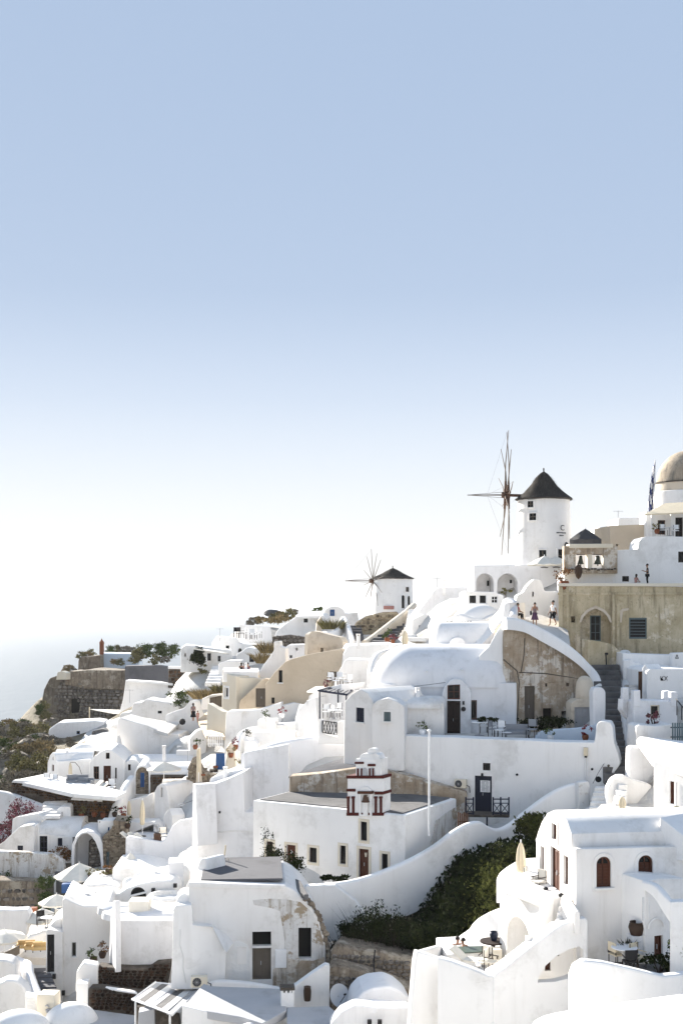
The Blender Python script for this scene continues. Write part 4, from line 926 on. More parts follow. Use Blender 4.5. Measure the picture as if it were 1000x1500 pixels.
mb = MB(); mb.lathe(c, [(46 * k, 15 * k), (48.5 * k, 15.3 * k), (48.5 * k, 17 * k), (45 * k, 17.4 * k)], 36); mb.build('cornice', 'dark_rock', t)
mb = MB(); mb.lathe(c + UP * 17 * k, [(45 * k * math.cos(i * PI / 28), 47 * k * math.sin(i * PI / 28)) for i in range(15)], 40); mb.build('dome', 'dome_tan', t, ang=40)
# flag
t = thing('flag', 'blue and white striped flag hanging furled beside the church dome', 'flag', at(958, 748, 112))
mb = MB(); mb.tube(at(959, 750, 112), at(959.5, 673, 112), .05, .04, 8); mb.build('pole', 'white_paint', t)
def flag(par):
    top, bot = at(958.6, 677, 112), at(957.8, 746, 112); n = 26; m = 9
    vs = []; fs = []; mi = []
    for i in range(n + 1):
        s = i / n; w_ = (.03 + .62 * s ** .8) * (1 if s < .82 else 1 - (s - .82) * 1.2)
        for j in range(m + 1):
            q = j / m; p = top.lerp(bot, s); vs.append(p + Vector((-w_ * q + .06 * math.sin(q * 9 + s * 5) * s, .16 * math.sin(q * 14 + s * 3) * (.3 + s), -.35 * q * s * s + .1 * math.sin(q * 6))))
    for i in range(n):
        for j in range(m):
            a = i * (m + 1) + j; fs.append((a, a + 1, a + m + 2, a + m + 1)); mi.append(int((i * .34 + j * .55) % 2))
    mb = MB(); mb.v = [tuple(v) for v in vs]; mb.f = fs; mb.m = mi; o = mb.build('cloth', ['flag_blue', 'white_cloth'], par, ang=80)
    o.modifiers.new('thickness', 'SOLIDIFY').thickness = .015
flag(t)
# beige box, low roofs, parasol
t, _ = bldg('beige_house', 'plain beige flat walled house between the bells and the canopy', 'house', 893, 108, 4, [(893, 812), (893, 770), (946, 768), (946, 812)], 5, 'tan', r=.05, ops=[('v', 902, 797, 905, 800)])
t, _ = bldg('white_house', 'low white roof block just behind the beige flat walled house', 'house', 904, 113, 2, [(880, 800), (880, 772), (905, 770), (906, 759), (946, 758), (946, 800)], 4, r=.05)
# ------------------------------------------------------------------ windmills
def windmill(name, label, px, Y, top, bot, rt, rb, apex, eave, hub, axis, R, nsp, bow, seed, thatch_n=900, wins=(), sag=.35, sparw=.05, pairs=False):
    k = Y / F; c = at(px, bot, Y); t = thing(name, label, 'windmill', c); H = (bot - top) * k; rnd = random.Random(seed)
    mb = MB(); mb.lathe(c, [(rb * k * 1.02, -1.5), (rb * k, 0)] + [(rb * k + (rt - rb) * k * i / 8, H * i / 8) for i in range(1, 9)] + [(rt * k * .8, H + .02), (0, H + .02)], 48)
    mb.build('tower', 'white', t, ang=30)
    rh = (top - apex) * k; re = eave * k; z0 = c + UP * (H - .12)
    prof = []
    for i in range(13):
        s = i / 12; r = re * (1 - s) ** (1 - sag * .5) * (1 - sag * .55 * math.sin(PI * s)) ; prof.append((max(r, .05), rh * s + .12))
    prof += [(.07, rh + .28), (.05, rh + .42)]
    mb = MB(); mb.lathe(z0, [(re * .9, -.02), (re, .02)] + prof + [(0, rh + .44)], 40); mb.v = [tuple(Vector(v) + Vector(noise.noise_vector(Vector(v) * 1.3)) * .05) for v in mb.v]
    cap = mb.build('thatch_roof', 'thatch', t, ang=30)
    vs = []; fs = []
    for i in range(thatch_n):
        s = rnd.random() ** 1.6 * .94; a = rnd.random() * 2 * PI; r = re * (1 - s) ** (1 - sag * .5) * (1 - sag * .55 * math.sin(PI * s)) + .03
        p = z0 + Vector((r * math.cos(a), r * math.sin(a), rh * s + .14)); d = Vector((math.cos(a) * re, math.sin(a) * re, -rh)).normalized() + Vector((rnd.gauss(0, .12), rnd.gauss(0, .12), rnd.gauss(0, .08)))
        q = d.cross(Vector((math.cos(a), math.sin(a), .5))).normalized() * rnd.uniform(.015, .035); e = p + d * rnd.uniform(.25, .5); h = len(vs)
        vs += [p - q, p + q, e]; fs.append((h, h + 1, h + 2))
    mb = MB(); mb.v = [tuple(v) for v in vs]; mb.f = fs; mb.m = [0] * len(fs); o = mb.build('straw', 'thatch', cap, kind='stuff')
    # rotor
    ax = Vector(axis).normalized(); hb = at(hub[0], hub[1], Y - (.3)); e1 = UP - ax * ax.dot(UP); e1.normalize(); e2 = ax.cross(e1)
    mb = MB(); mb.tube(c + UP * (H + .25), hb + ax * .5, .16, .13, 10); mb.build('shaft', 'rust', t)
    mb = MB(); mb.tube(hb - ax * .3, hb + ax * .5, .30, .26, 12); hubo = mb.build('hub', 'rust', t)
    tip = hb + ax * bow
    mb = MB(); mb.tube(hb, tip, .07, .04, 8); mb.build('bowsprit', 'spar_wood', t)
    mb = MB(); mb.path([hb + UP * .3, tip], .02, 5); mb.path([hb - UP * .3, tip], .02, 5); mb.build('stay', 'spar_wood', t)
    ends = []
    for i in range(nsp):
        a = 2 * PI * (i + .25) / nsp; d = e1 * math.cos(a) + e2 * math.sin(a); L = R * rnd.uniform(.86, 1.04); off = ax * (.18 * ((i % 3) - 1) if pairs else 0)
        mb = MB(); m_ = hb + off + d * L * .5 + Vector((rnd.gauss(0, .04), 0, 0)); mb.tube(hb + off, m_, sparw * 1.2, sparw, 6); mb.tube(m_, hb + off * .6 + d * L + ax * rnd.uniform(-.1, .25), sparw, sparw * .55, 6); mb.build('spar', 'spar_wood', t); ends.append(hb + off * .6 + d * L)
        if pairs:
            mb = MB(); mb.tube(hb + off, hb + off + d * R * .22, sparw * 2.2, sparw * 1.8, 6); mb.build('spar_butt', 'rust', hubo)
    mb = MB()
    for a_ in ends[::3]: mb.tube(a_, hb.lerp(tip, .5 if pairs else 1), .008, .008, 4)
    mb.build('rigging', 'spar_wood', t)
    # openings
    for x0, y0, x1, y1, kd in wins:
        ym = (y0 + y1) / 2; rr = (rb + (rt - rb) * (bot - ym) / (bot - top)) * k; off = ((x0 + x1) / 2 - px) * k; off = max(-rr * .97, min(rr * .97, off)); th = math.asin(off / rr)
        n_ = Vector((math.sin(th), -math.cos(th), 0)); U = Vector((math.cos(th), math.sin(th), 0)); p = Vector((c.x, c.y, 0)) + n_ * rr + UP * (CZ + (HY - ym) * (Y - rr * math.cos(th)) / F)
        w_, h_ = (x1 - x0) * k / max(.35, math.cos(th)), (y1 - y0) * k
        P = lambda u, v, w: p + U * u + UP * v - n_ * w
        lp = [(-w_ / 2, -h_ / 2), (w_ / 2, -h_ / 2), (w_ / 2, h_ / 2), (-w_ / 2, h_ / 2)]
        if kd == 'a': lp = hole_loop((-w_ / 2, -h_ / 2, w_ / 2, h_ / 2), True)
        mb = MB(); prism(mb, lambda u, v, w: P(u, v, w - .12), inset(ccw(lp), -.10), .3, [(lp, .3, False)], r=.02, seg=1); fr = mb.build('window', 'white', t)
        mb = MB(); prism(mb, lambda u, v, w: P(u, v, w - .04), lp, .05, r=0); mb.build('pane', 'glass', fr)
        if kd != 'a':
            mb = MB(); mb.box(P(0, 0, -.06), (.05, .03, h_), U, n_); mb.box(P(0, 0, -.062), (w_, .03, .05), U, n_); mb.build('glazing_bar', 'grey_wood', fr)
    return t, c
tw, cw = windmill('windmill', 'large white windmill with thatched cone roof and bare spars on the ridge', 796, 116, 731, 833, 37.5, 42, 690, 41.5, (742, 725), (-1, .035, .0), 6.1, 12, 3.7, 4,
         wins=[(771, 752, 780, 762, 'w'), (769, 734, 776.5, 743, 'w'), (783, 806, 793, 824, 'w'), (809, 805, 825, 823, 'w')], pairs=True)
def text_on(par, txt, P, U, n_, size, mat='print_grey'):
    cu = bpy.data.curves.new('lettering', 'FONT'); cu.body = txt; cu.size = size; cu.align_x = 'CENTER'; cu.align_y = 'CENTER'; cu.extrude = .012
    o = bpy.data.objects.new('tmp', cu); COL.objects.link(o); dg = bpy.context.evaluated_depsgraph_get(); me = bpy.data.meshes.new_from_object(o.evaluated_get(dg)); bpy.data.objects.remove(o)
    R = Matrix((U, UP, n_)).transposed(); L = org(par)
    for v in me.vertices: v.co = R @ v.co + Vector(P) - L
    me.name = 'lettering'; me.materials.clear(); me.materials.append(M(mat)); o = bpy.data.objects.new('lettering', me); COL.objects.link(o); o.parent = par; ORG[o.name] = L; return o
k = 116 / F; th = math.asin((817 - 796) / 40.0); n_ = Vector((math.sin(th), -math.cos(th), 0)); U = Vector((math.cos(th), math.sin(th), 0)); pc = Vector((cw.x, cw.y, 0)) + n_ * (40.0 * k)
zz = lambda y: UP * (CZ + (HY - y) * (116 - 40 * k * math.cos(th)) / F)
text_on(tw, 'C', pc + zz(773.5) + n_ * .03, U, n_, .72)
mb = MB(); rnd = random.Random(5)
for y, a, b, nn in ((780.5, -10, 9, 15), (784.5, -5, 4, 8)):
    for i in range(nn):
        x = a + (b - a) * i / nn + rnd.uniform(-.1, .1); phi = th + x / 40.0 / math.cos(th) * .8
        nn_ = Vector((math.sin(phi), -math.cos(phi), 0)); mb.box(Vector((cw.x, cw.y, 0)) + nn_ * (39.6 * k + .02) + zz(y), (.045, .02, rnd.uniform(.08, .14)), Vector((math.cos(phi), math.sin(phi), 0)), nn_)
mb.build('small_lettering', 'print_grey', tw)
ts, cs = windmill('windmill', 'small distant white windmill with low thatched roof and wheel of thin spars', 575, 165, 847, 898, 28.5, 31, 832, 31, (546, 851), (-1, -.32, .0), 4.5, 12, 3.9, 9,
         wins=[(592, 860, 597, 867, 'w'), (586, 872, 590.5, 891, 'a'), (594.5, 873, 598.5, 886, 'a')], thatch_n=500, sag=.15, sparw=.045)
k = 165 / F; mb = MB(); mb.box(cs + Vector((-7 * k, -31.2 * k, 8 * k)), (15 * k, .1, 5 * k)); tag(mb.build('sign', 'red_sign'), 'faded red sign panel at the foot of the small windmill', 'sign')
# arcaded terrace below the large windmill
t, f = bldg('arcade', 'white arcaded terrace wall with two deep arches below the large windmill', 'building', 693, 113, 2, [(693, 880), (694, 829), (760, 828), (826, 828), (828, 880)], 4, ops=[('v', 697, 840, 723, 885, 'white', 'aD'), ('v', 728, 840, 758, 885, 'white', 'aD')], r=.08)
for i, (x0, y0, x1, y1) in enumerate(((718, 850, 721, 858), (752, 849, 755, 854))):
    mb = MB(); u0, v0, u1, v1 = rect_of(f, x0, y0, x1, y1); mb.box(f.P((u0 + u1) / 2, (v0 + v1) / 2, 2.1), (u1 - u0, .16, v1 - v0), f.U, f.W); mb.build('window', 'glass', t)

# ================================================================== upper middle: white roofs, steps and cottages under the ridge
t, f = bldg('cubic_house', 'white cubic house with sloping left parapet on the ridge beside the arcade', 'house', 636, 128, 3, [(604, 912), (610, 900), (638, 863), (641, 861), (690, 861), (692, 912)], 5, r=.08)
t, f = bldg('panelled_wall', 'white wall with two large black panels and a dark window below the arcade', 'building', 683, 106, 2, [(676, 895), (679, 869), (683, 866), (722, 867), (737, 872), (737, 895)], 3, ops=[('p', 686, 871, 698.5, 885, 'white_paint'), ('p', 701, 871, 713, 885, 'white_paint'), ('w', 719, 873, 729, 884, 'white_paint')], r=.08)
t = thing('dome_roof', 'low white dome roof in half shade below the black panels', 'roof', at(700, 905, 103))
mb = MB(); c = at(700, 912, 103); k = 103 / F; mb.lathe(c, [(38 * k * math.cos(PI / 2 * i / 12), 27 * k * math.sin(PI / 2 * i / 12)) for i in range(13)], 40, sx=1.0); mb.build('dome', 'white', t, ang=40)
ribbon(thing('rim_wall', 'curling white parapet around the low dome roof', 'wall', at(665, 905, 109)), [(650, 909, 103), (662, 904, 101.5), (674, 899, 101), (690, 904, 100.5), (705, 907, 100.5), (718, 901, 101), (735, 896, 102)], .5, h=1.3)
for i, (x, y) in enumerate(((655, 911), (658, 911.5), (661, 911), (677, 911.5), (681, 911.5), (685, 911), (689, 911))):
    mb = MB(); p = at(x, y, 99.5); mb.box(p, (.14, .14, .14)); tag(mb.build('lantern', 'black'), 'tiny black lantern on the roof edge below the dome, ' + ('first', 'second', 'third', 'fourth', 'fifth', 'sixth', 'last')[i] + ' from the cottage', 'lantern', 'lanterns on the roof edge')
t, f = bldg('white_cottage', 'small white cottage with grey window and dark door below the cubic house', 'house', 604, 119, 4, [(603, 940), (604, 908), (620, 900), (660, 906), (665, 940)], 4, ops=[('w', 613, 916, 622, 928, 'metal_grey', 't'), ('d', 631.5, 912, 641, 927, 'black', 't')], r=.08)
t = thing('long_vault', 'long low white barrel roof with a small white arch and dark slit', 'roof', at(690, 950, 97))
barrel(t, Fac(632, 97, 2), 632, 738, 944, 912, 1.8, .9, .5, name='vault')
wall(t, Fac(632, 96.6, 2), [(628, 975), (630, 943), (655, 943)] + arc(658, 943, 682, 943, 933.5, 8) + [(740, 943), (740, 975)], .7, ops=[('v', 661, 946, 680, 949.5)], r=.06, rf=.05)
sheet(t, [(692, 958, 96), (738, 910, 97), (744, 884, 99), (735, 888, 100), (702, 925, 98)], .4, 'white', 'sloping_wall')
t, f = bldg('bright_wall', 'bright white sloping house end beside the ruined wall', 'wall', 745, 96, -38, [(697, 985), (702, 950), (735, 905), (738, 885), (746, 882), (748, 985)], 2.5, r=.12)
t, f = bldg('parapet_block', 'small white block in front of the long low roof holding tan parasols', 'wall', 580, 106, 2, [(574, 980), (574, 945), (606, 943), (632, 950), (632, 980)], 3, r=.08)
ribbon(thing('round_wall', 'rounded white wall end where the seated man in red rests', 'wall', at(745, 905, 98)), [(735, 890, 99), (742, 876, 98.5), (752, 880, 97.5), (752, 900, 95)], .6, h=2)
t, f = bldg('lane_house', 'sunlit white house block behind the people on the lane', 'house', 758, 104, -4, [(750, 935), (752, 900), (757, 872), (766, 868), (772, 858), (782, 848), (792, 850), (797, 866), (818, 866), (818, 935)], 3, ops=[('v', 779, 867, 781.5, 874)], r=.10, rf=.2)
sheet(thing('lane', 'pale paved lane where three people stand by the ochre house', 'lane', at(790, 925, 95)), [(752, 908, 97), (800, 925, 93), (835, 945, 92), (830, 915, 97), (790, 900, 102)], .3, 'paving', 'paving')['kind'] = 'structure'
# broad steps down from the mill
stairs('stairs', 'broad white steps descending beside the cubic house', at(590, 937, 116), at(598, 893, 150), 3.0, 14, 'white', across=(1, 0, 0))
t, f = bldg('stepped_parapet', 'long white sloping parapet beside the broad white steps', 'wall', 614, 140, -60, [(590, 918), (612, 895), (637, 862), (642, 861), (642, 920)], .6, r=.1)
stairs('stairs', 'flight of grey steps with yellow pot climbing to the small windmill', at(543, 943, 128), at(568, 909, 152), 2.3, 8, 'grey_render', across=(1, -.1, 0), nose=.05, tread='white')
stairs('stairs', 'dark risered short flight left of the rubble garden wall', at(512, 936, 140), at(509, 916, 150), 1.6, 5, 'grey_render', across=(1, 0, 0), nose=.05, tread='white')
t = thing('ramp_wall', 'long cream ramp wall rising to the small windmill', 'wall', at(545, 940, 130))
ribbon(t, [(534, 938, 130), (545, 931, 133), (562, 918, 138), (580, 904, 144), (596, 892, 150), (606, 883, 154)], .7, 'pale_stone', h=1.5)
t = thing('rubble_wall', 'curved rubble stone garden wall under the small windmill', 'wall', at(550, 918, 150)); f = Fac(517, 148, -3)
wall(t, f, [(516, 930), (520, 912), (535, 903), (560, 897), (583, 896), (583, 930)], 3.5, 'stone_pale', r=.3, rf=.5, name='core')
stones(t, f, [(518, 922), (522, 912), (536, 904), (560, 898), (582, 897), (580, 904), (560, 918), (540, 924)], .5, 'stone_pale', w0=-.02, depth=.12, gap=.03)
t, f = bldg('hut', 'small round topped white hut with blue door on the ridge', 'house', 470, 158, 3, [(466, 925), (472, 899)] + arc(474, 899, 505, 899, 888, 8) + [(524, 897), (526, 925)], 4, ops=[('d', 483, 893, 490, 902.5, 'blue', 't')], r=.1, rf=.1)
t = thing('retaining_wall', 'curved cream parapet around the garden bush below the hut', 'wall', at(480, 930, 140))
ribbon(t, [(470, 905, 150), (472, 920, 144), (480, 925, 141), (492, 922, 141), (498, 910, 143), (503, 903, 146), (508, 910, 143), (514, 928, 138), (517, 938, 135)], .5, 'white', h=1.6)
t, f = bldg('low_house', 'low white house in shade between the cream ruin and the great vault', 'house', 503, 112, 3, [(500, 985), (503, 958), (510, 946), (577, 943), (580, 985)], 5, r=.12)
t, f = bldg('step_wall', 'bright white terrace wall left of the great vault end', 'wall', 498, 103, -6, [(486, 1010), (495, 985), (506, 966), (545, 967), (548, 1010)], 3, r=.15)
ribbon(t, [(542, 985, 97), (546, 968, 99), (552, 957, 101), (560, 953, 103), (572, 950, 104)], .6, h=2, name='edge_wall')
# ================================================================== ridge left of the mills
t, f = bldg('long_house', 'long shaded white vaulted house below the scrub and boulder', 'house', 476, 150, -8, [(398, 950), (404, 925), (425, 909), (437, 900), (470, 898), (476, 905), (478, 950)], 5, r=.2, rf=.6)
sheet(t, [(432, 903, 149.6), (474, 902, 148.6), (470, 895, 152), (440, 896, 153)], .3, 'white', 'roof')
mb = MB(); mb.box(f.pt(448, 908, -.05), (1.2, .1, .9), f.U, f.W); w_ = mb.build('window', 'white_paint', t); mb = MB(); mb.box(f.pt(448, 909, -.09), (.5, .06, .5), f.U, f.W); mb.build('pane', 'glass', w_)
for x, lab in ((468, 'cream flat chimney stub on the long shaded vaulted house'),):
    bldg('chimney', lab, 'chimney', x - 5, 143, 6, [(462, 935), (464, 912), (470, 903), (474, 912), (476, 935)], .8, 'pale_stone', r=.06, rf=.1)
t, f = bldg('terrace_wall', 'white terrace wall below the scrub with white furniture in front', 'wall', 350, 158, 2, [(349, 950), (350, 915), (396, 918), (400, 950)], 1, r=.08)
t = thing('boulder', 'dark mushroom shaped boulder perched on the ridge scrub', 'boulder', at(398, 906, 165)); k = 165 / F
mb = MB(); mb.lathe(at(398, 906, 165), [(4 * k, -2 * k), (5 * k, 2 * k), (10 * k, 4 * k), (12.5 * k, 7 * k), (11.5 * k, 10.5 * k), (7 * k, 12.3 * k), (0, 12.8 * k)], 18); mb.v = [tuple(Vector(v) + Vector(noise.noise_vector(Vector(v) * .8)) * .22) for v in mb.v]; mb.build('rock', 'concrete', t, ang=20)
t, f = bldg('white_house', 'cluster of plain white houses with three dark windows behind the awning house', 'house', 310, 150, 5, [(306, 985), (310, 943), (317, 933), (345, 935), (352, 943), (388, 945), (392, 985)], 4, ops=[('p', 330, 945, 336.5, 953.5, 'white_paint', 't'), ('p', 348, 949, 355, 957, 'white_paint', 'ta')], r=.1)
t, f = bldg('white_house', 'white house with dark door half hidden behind round bush by the awning', 'house', 265, 143, 6, [(264, 985), (265, 950), (272, 945), (340, 953), (342, 985)], 4, ops=[('v', 270, 957, 272.5, 962), ('g', 303, 957, 309, 968, 'black'), ('d', 319, 961, 323, 969, 'black')], r=.15)
t = thing('awning', 'flat cream awning over the door of the house left of the seated group', 'awning', at(305, 957, 140)); sheet(t, [(283, 950, 141), (330, 957, 138.5), (336, 957.5, 141), (290, 948, 145)], .12, 'canvas', 'canopy')
for x in (303, 327): mb = MB(); mb.tube(at(x, 953, 140), at(x, 975, 140), .05, n=6); mb.build('post', 'white_paint', t)
t, f = bldg('shade_house', 'shaded white vaulted block with dark door right of the awning', 'house', 355, 142, -8, [(340, 990), (346, 958), (356, 953), (362, 948), (382, 952), (382, 990)], 4, ops=[('d', 365, 960, 372, 970, 'black')], r=.2, rf=.4)
t, f = bldg('gate_wall', 'small white gate wall with arch beside the garden of the awning house', 'wall', 355, 134, -5, [(318, 1000), (320, 972), (332, 968), (352, 968), (357, 975), (358, 1000)], 2.5, r=.15)
stairs('stairs', 'narrow pale steps between planted banks below the awning', at(300, 1003, 130), at(312, 975, 140), 1.6, 7, 'white', across=(1, 0, 0))
t = thing('dark_stone_wall', 'dark lava stone terrace wall below the long vaulted house', 'wall', at(425, 950, 140)); f = Fac(398, 140, 2)
wall(t, f, [(398, 960), (399, 933), (425, 930), (452, 934), (452, 960)], 1.2, 'dark_rock', r=.1, name='core'); stones(t, f, [(399, 955), (400, 934), (425, 931), (451, 935), (451, 955)], .45, 'stone_grey', w0=-.02)
t, f = bldg('white_cottage', 'low white cottage with two round vents behind the tan house', 'house', 416, 131, -3, [(412, 975), (416, 950), (422, 945), (455, 944), (464, 950), (466, 975)], 3, ops=[('v', 433, 949, 436, 953), ('v', 449, 949, 452, 953), ('v', 424, 960, 428, 964)], r=.12)
t, f = bldg('cream_ruin', 'roofless cream ruin wall with a small dark doorway', 'ruin', 503, 119, -22, [(450, 975), (450, 932), (456, 924), (466, 926), (498, 934), (502, 940), (503, 975)], 1.4, 'pale_stone', ops=[('v', 469, 949, 473, 957)], r=.1, jit=.08)
bldg('cream_ruin', 'short cream ruin side wall left of the small dark doorway', 'ruin', 450, 125, 35, [(450, 960), (451, 930), (458, 925), (468, 940), (468, 960)], .6, 'pale_stone', r=.08, jit=.06)
t = thing('tan_house', 'large tan plastered house with sloping parapet and brown door', 'house', at(450, 1030, 116)); f = Fac(503, 113, -14)
wall(t, f, [(388, 1045), (388, 1003), (402, 985), (417, 970), (425, 966), (455, 958), (500, 950), (503, 953), (503, 1045)], 5, 'tan', ops=[('p', 408, 982, 413.5, 1000, 'dark_wood', 'l'), ('p', 397.5, 1022, 402, 1031, 'dark_wood'), ('d', 482, 984, 493, 998, 'grey_wood')], r=.15)
t = thing('chimney_wall', 'white sweeping wall with a square chimney behind the tan house', 'wall', at(395, 1000, 121)); f = Fac(420, 121, -12)
wall(t, f, [(376, 1005), (378, 990), (385, 975), (395, 962), (401, 953), (401, 940), (409, 939), (410, 947), (418, 950), (420, 1005)], 1.2, 'white', r=.12, rf=.15)
t = thing('cream_house', 'cream house with grey wooden door and sloping stair parapet', 'house', at(360, 1040, 117)); f = Fac(345, 117, 3)
wall(t, f, [(345, 1050), (347, 993), (372, 993), (390, 997), (392, 1050)], 3.5, 'cream', ops=[('d', 374, 1008.5, 392, 1035, 'grey_wood')][:0], r=.08)
wall(t, Fac(392, 115.5, -5), [(349, 1050), (351, 1027), (384, 996), (388, 994), (412, 1000), (412, 1050)], 1.0, 'tan', ops=[('d', 374.5, 1008.5, 392, 1036, 'grey_wood')], r=.08, name='stair_parapet')
wall(t, Fac(345, 116.8, -48), [(325, 1050), (326, 990), (330, 986), (345, 991), (347, 1050)], 3, 'cream', ops=[('p', 329, 1007, 334.5, 1022, 'white_paint', 't')], r=.1, name='front_wing')
wall(t, Fac(326, 117.5, 2), [(326, 1000), (327, 984), (378, 985), (378, 1000)], 4, 'white', r=.1, w0=.3, name='roof_parapet')
# seated group terrace
t, f = bldg('terrace_floor', 'small terrace with white parapet where a seated group looks out', 'terrace', 330, 123, 3, [(325, 1000), (326, 981), (378, 982), (378, 1000)], 4, r=.06)
# ================================================================== far left: castle rock, chapel and scrub
t = thing('castle_wall', 'grey rubble stone castle wall with plaster upper band and dark cave arch', 'ruin', at(120, 1045, 190)); f = Fac(182, 186, -14)
wall(t, f, [(56, 1065), (60, 1035), (64, 1010), (72, 994), (82, 992), (95, 985), (120, 982), (182, 982), (183, 1065)], 6, 'rock_face', ops=[('x', 103, 1020, 116, 1046, '', 'a')], r=.3, rf=.3, name='rock_core', jit=.35)
stones(t, f, [(84, 1050), (82, 1002), (90, 997), (120, 999), (125, 1009), (181, 1011), (178, 1050), (117, 1050), (116, 1026), (110, 1020), (103, 1026), (102, 1050)], .62, 'stone_grey', w0=-.3, depth=.2)
wall(t, Fac(182, 185.5, -14), [(95, 1003), (95, 985), (122, 982), (182, 982), (182, 1011), (128, 1009)], 2.5, 'rubble_face', r=.15, name='plaster_band', jit=.08)
wall(t, Fac(116, 197, -4), [(114, 990), (115, 967), (120, 962), (147, 960), (147, 990)], 3, 'rubble_face', r=.2, name='upper_ruin', jit=.2)
wall(t, Fac(84, 187.5, -30), [(82, 996), (84, 985), (90, 983), (97, 986), (97, 996)], 1.0, 'cream', r=.1, name='pale_end')
t = thing('chapel', 'long pale blue shaded vault roof with a rust brown belfry pillar', 'chapel', at(170, 970, 200)); f = Fac(146, 199, 2)
wall(t, f, [(144, 985), (145, 957), (197, 958), (204, 971), (204, 985)], 5, 'blue_white', r=.3, rf=.3)
mb = MB(); c = at(149, 958, 199); k = 199 / F; mb.box(c + UP * 7 * k, (.62, .62, 16 * k)); mb.lathe(c + UP * 15 * k, [(.42, 0), (.36, .3), (.18, .5), (.0, .9)], 10); mb.build('belfry_pillar', 'terracotta', t)
t, f = bldg('grey_wall', 'smooth dark grey rendered wall right of the castle', 'wall', 183, 182, 2, [(183, 1005), (183, 976), (232, 975), (252, 978), (252, 1005)], 2, 'grey_render', r=.08)
t = thing('garden_stone_wall', 'brown rubble wall below the awning house garden', 'wall', at(275, 998, 168)); f = Fac(248, 166, 2)
wall(t, f, [(246, 1008), (247, 978), (300, 980), (300, 1008)], 1, 'dark_rock', r=.1, name='core'); stones(t, f, [(247, 1002), (248, 978), (299, 980), (299, 1002)], .55, 'stone_brown', w0=-.02, depth=.12)
wall(t, Fac(246, 165.6, 2), [(246, 980), (246, 976.5), (302, 978), (302, 981)], 1.2, r=.05, name='coping')
t, f = bldg('white_wall', 'tall pale white retaining wall below the dark grey wall', 'wall', 178, 166, 2, [(172, 1055), (180, 1025), (184, 997), (230, 1000), (252, 1004), (256, 1055)], 3, r=.15)
wall(t, Fac(178, 165.6, 2), [(184, 1000), (184, 996.5), (253, 1001), (253, 1004.5)], .7, r=.06, name='coping', w0=-.05)
stairs('stairs', 'thin white edged steps above the tall pale retaining wall', at(255, 1010, 160), at(285, 1000, 166), 1.4, 5, 'white')
t = thing('sail_shade', 'cream shade sail over a small yard below the castle wall', 'awning', at(155, 1045, 172)); sheet(t, [(132, 1039, 174), (165, 1045, 169), (192, 1046, 168), (175, 1040, 176)], .1, 'canvas', 'canopy')
mb = MB(); mb.tube(at(131, 1056, 174), at(131, 1036, 174), .09, n=6); mb.build('post', 'canvas_cream', t)
t, f = bldg('white_cottage', 'low white sloping cottage with a blue window below the castle', 'house', 72, 155, 3, [(70, 1082), (72, 1068), (85, 1059), (140, 1056), (153, 1058), (150, 1075), (140, 1082)], 4, ops=[('p', 112, 1071, 117, 1076, 'blue')], r=.2, rf=.3)
bldg('stone_shed', 'pale stone shed end below the shade sail', 'shed', 136, 152, 2, [(134, 1085), (135, 1072), (150, 1068), (160, 1072), (163, 1085)], 2, 'concrete', r=.2, rf=.3, jit=.1)

# ================================================================== left middle: terraces above the gate
t = thing('terrace_house', 'broad white terraced house with long shaded retaining wall in the left middle', 'house', at(230, 1110, 122)); f = Fac(262, 120, -6)
wall(t, f, [(166, 1125), (170, 1070), (173, 1053), (177, 1052), (215, 1063), (232, 1070), (246, 1075), (262, 1076), (264, 1125)], 4, 'white', r=.15)
wall(t, Fac(192, 138, -4), [(172, 1065), (176, 1045), (192, 1043), (195, 1030), (206, 1030), (214, 1024), (223, 1026), (250, 1030), (262, 1035), (262, 1065)], 3.5, 'white', ops=[('p', 231, 1041.5, 237, 1045.5, 'black')], r=.2, rf=.3, name='rear_block')
wall(t, Fac(268, 124, -20), [(240, 1085), (242, 1047), (270, 1037), (278, 1026), (284, 1028), (288, 1045), (296, 1058), (303, 1066), (303, 1085)], 1.5, 'white', r=.2, rf=.4, name='curved_wall')
sheet(t, [(180, 1056, 123), (246, 1075, 119), (262, 1060, 124), (190, 1048, 135)], .3, 'paving', 'floor')
mb = MB(); p = at(267, 1057.5, 122.6); mb.lathe(p, [(0, -.12), (.26, -.1), (.34, -.02), (.3, .1), (0, .14)], 8, ax=Vector((0, -1, .1))); mb.build('wall_lamp', 'black', t)
for i, (x0, y0, Y) in enumerate(((258, 1100, 116), (259, 1093, 117.5), (260, 1086, 119), (262, 1080, 120.5))):
    wall(t, Fac(x0, Y, -3), [(x0, y0 + 14), (x0, y0), (x0 + 20, y0), (x0 + 20, y0 + 14)], 1.6, 'white', r=.06, name='step')
wall(t, Fac(278, 116, 15), [(277, 1115), (278, 1082), (290, 1070), (302, 1068), (304, 1078), (300, 1115)], 1.2, 'white', r=.15, rf=.3, name='end_wall')
t = thing('lane', 'brown paved lane rising past the woman to the cream wall', 'lane', at(300, 1075, 112)); t['kind'] = 'structure'
sheet(t, [(288, 1052, 124), (302, 1078, 112), (330, 1080, 111), (318, 1060, 117), (304, 1043, 126)], .3, 'tan', 'paving')
t, f = bldg('cream_wall', 'cream sunlit boundary wall beside the lane below the cream house', 'wall', 330, 112.5, -52, [(302, 1075), (304, 1030), (325, 1042), (331, 1043), (331, 1082)], .6, 'cream', r=.08)
t = thing('white_gate', 'white picket gate across the lane', 'gate', at(317, 1093, 109))
for i in range(7):
    mb = MB(); mb.box(at(305.5 + i * 3.3, 1084.5, 109), (.085, .04, 1.15)); mb.build('picket', 'white_paint', t)
for y in (1079, 1090): mb = MB(); mb.box(at(315.5, y, 109.05), (1.35, .04, .08)); mb.build('rail', 'white_paint', t)
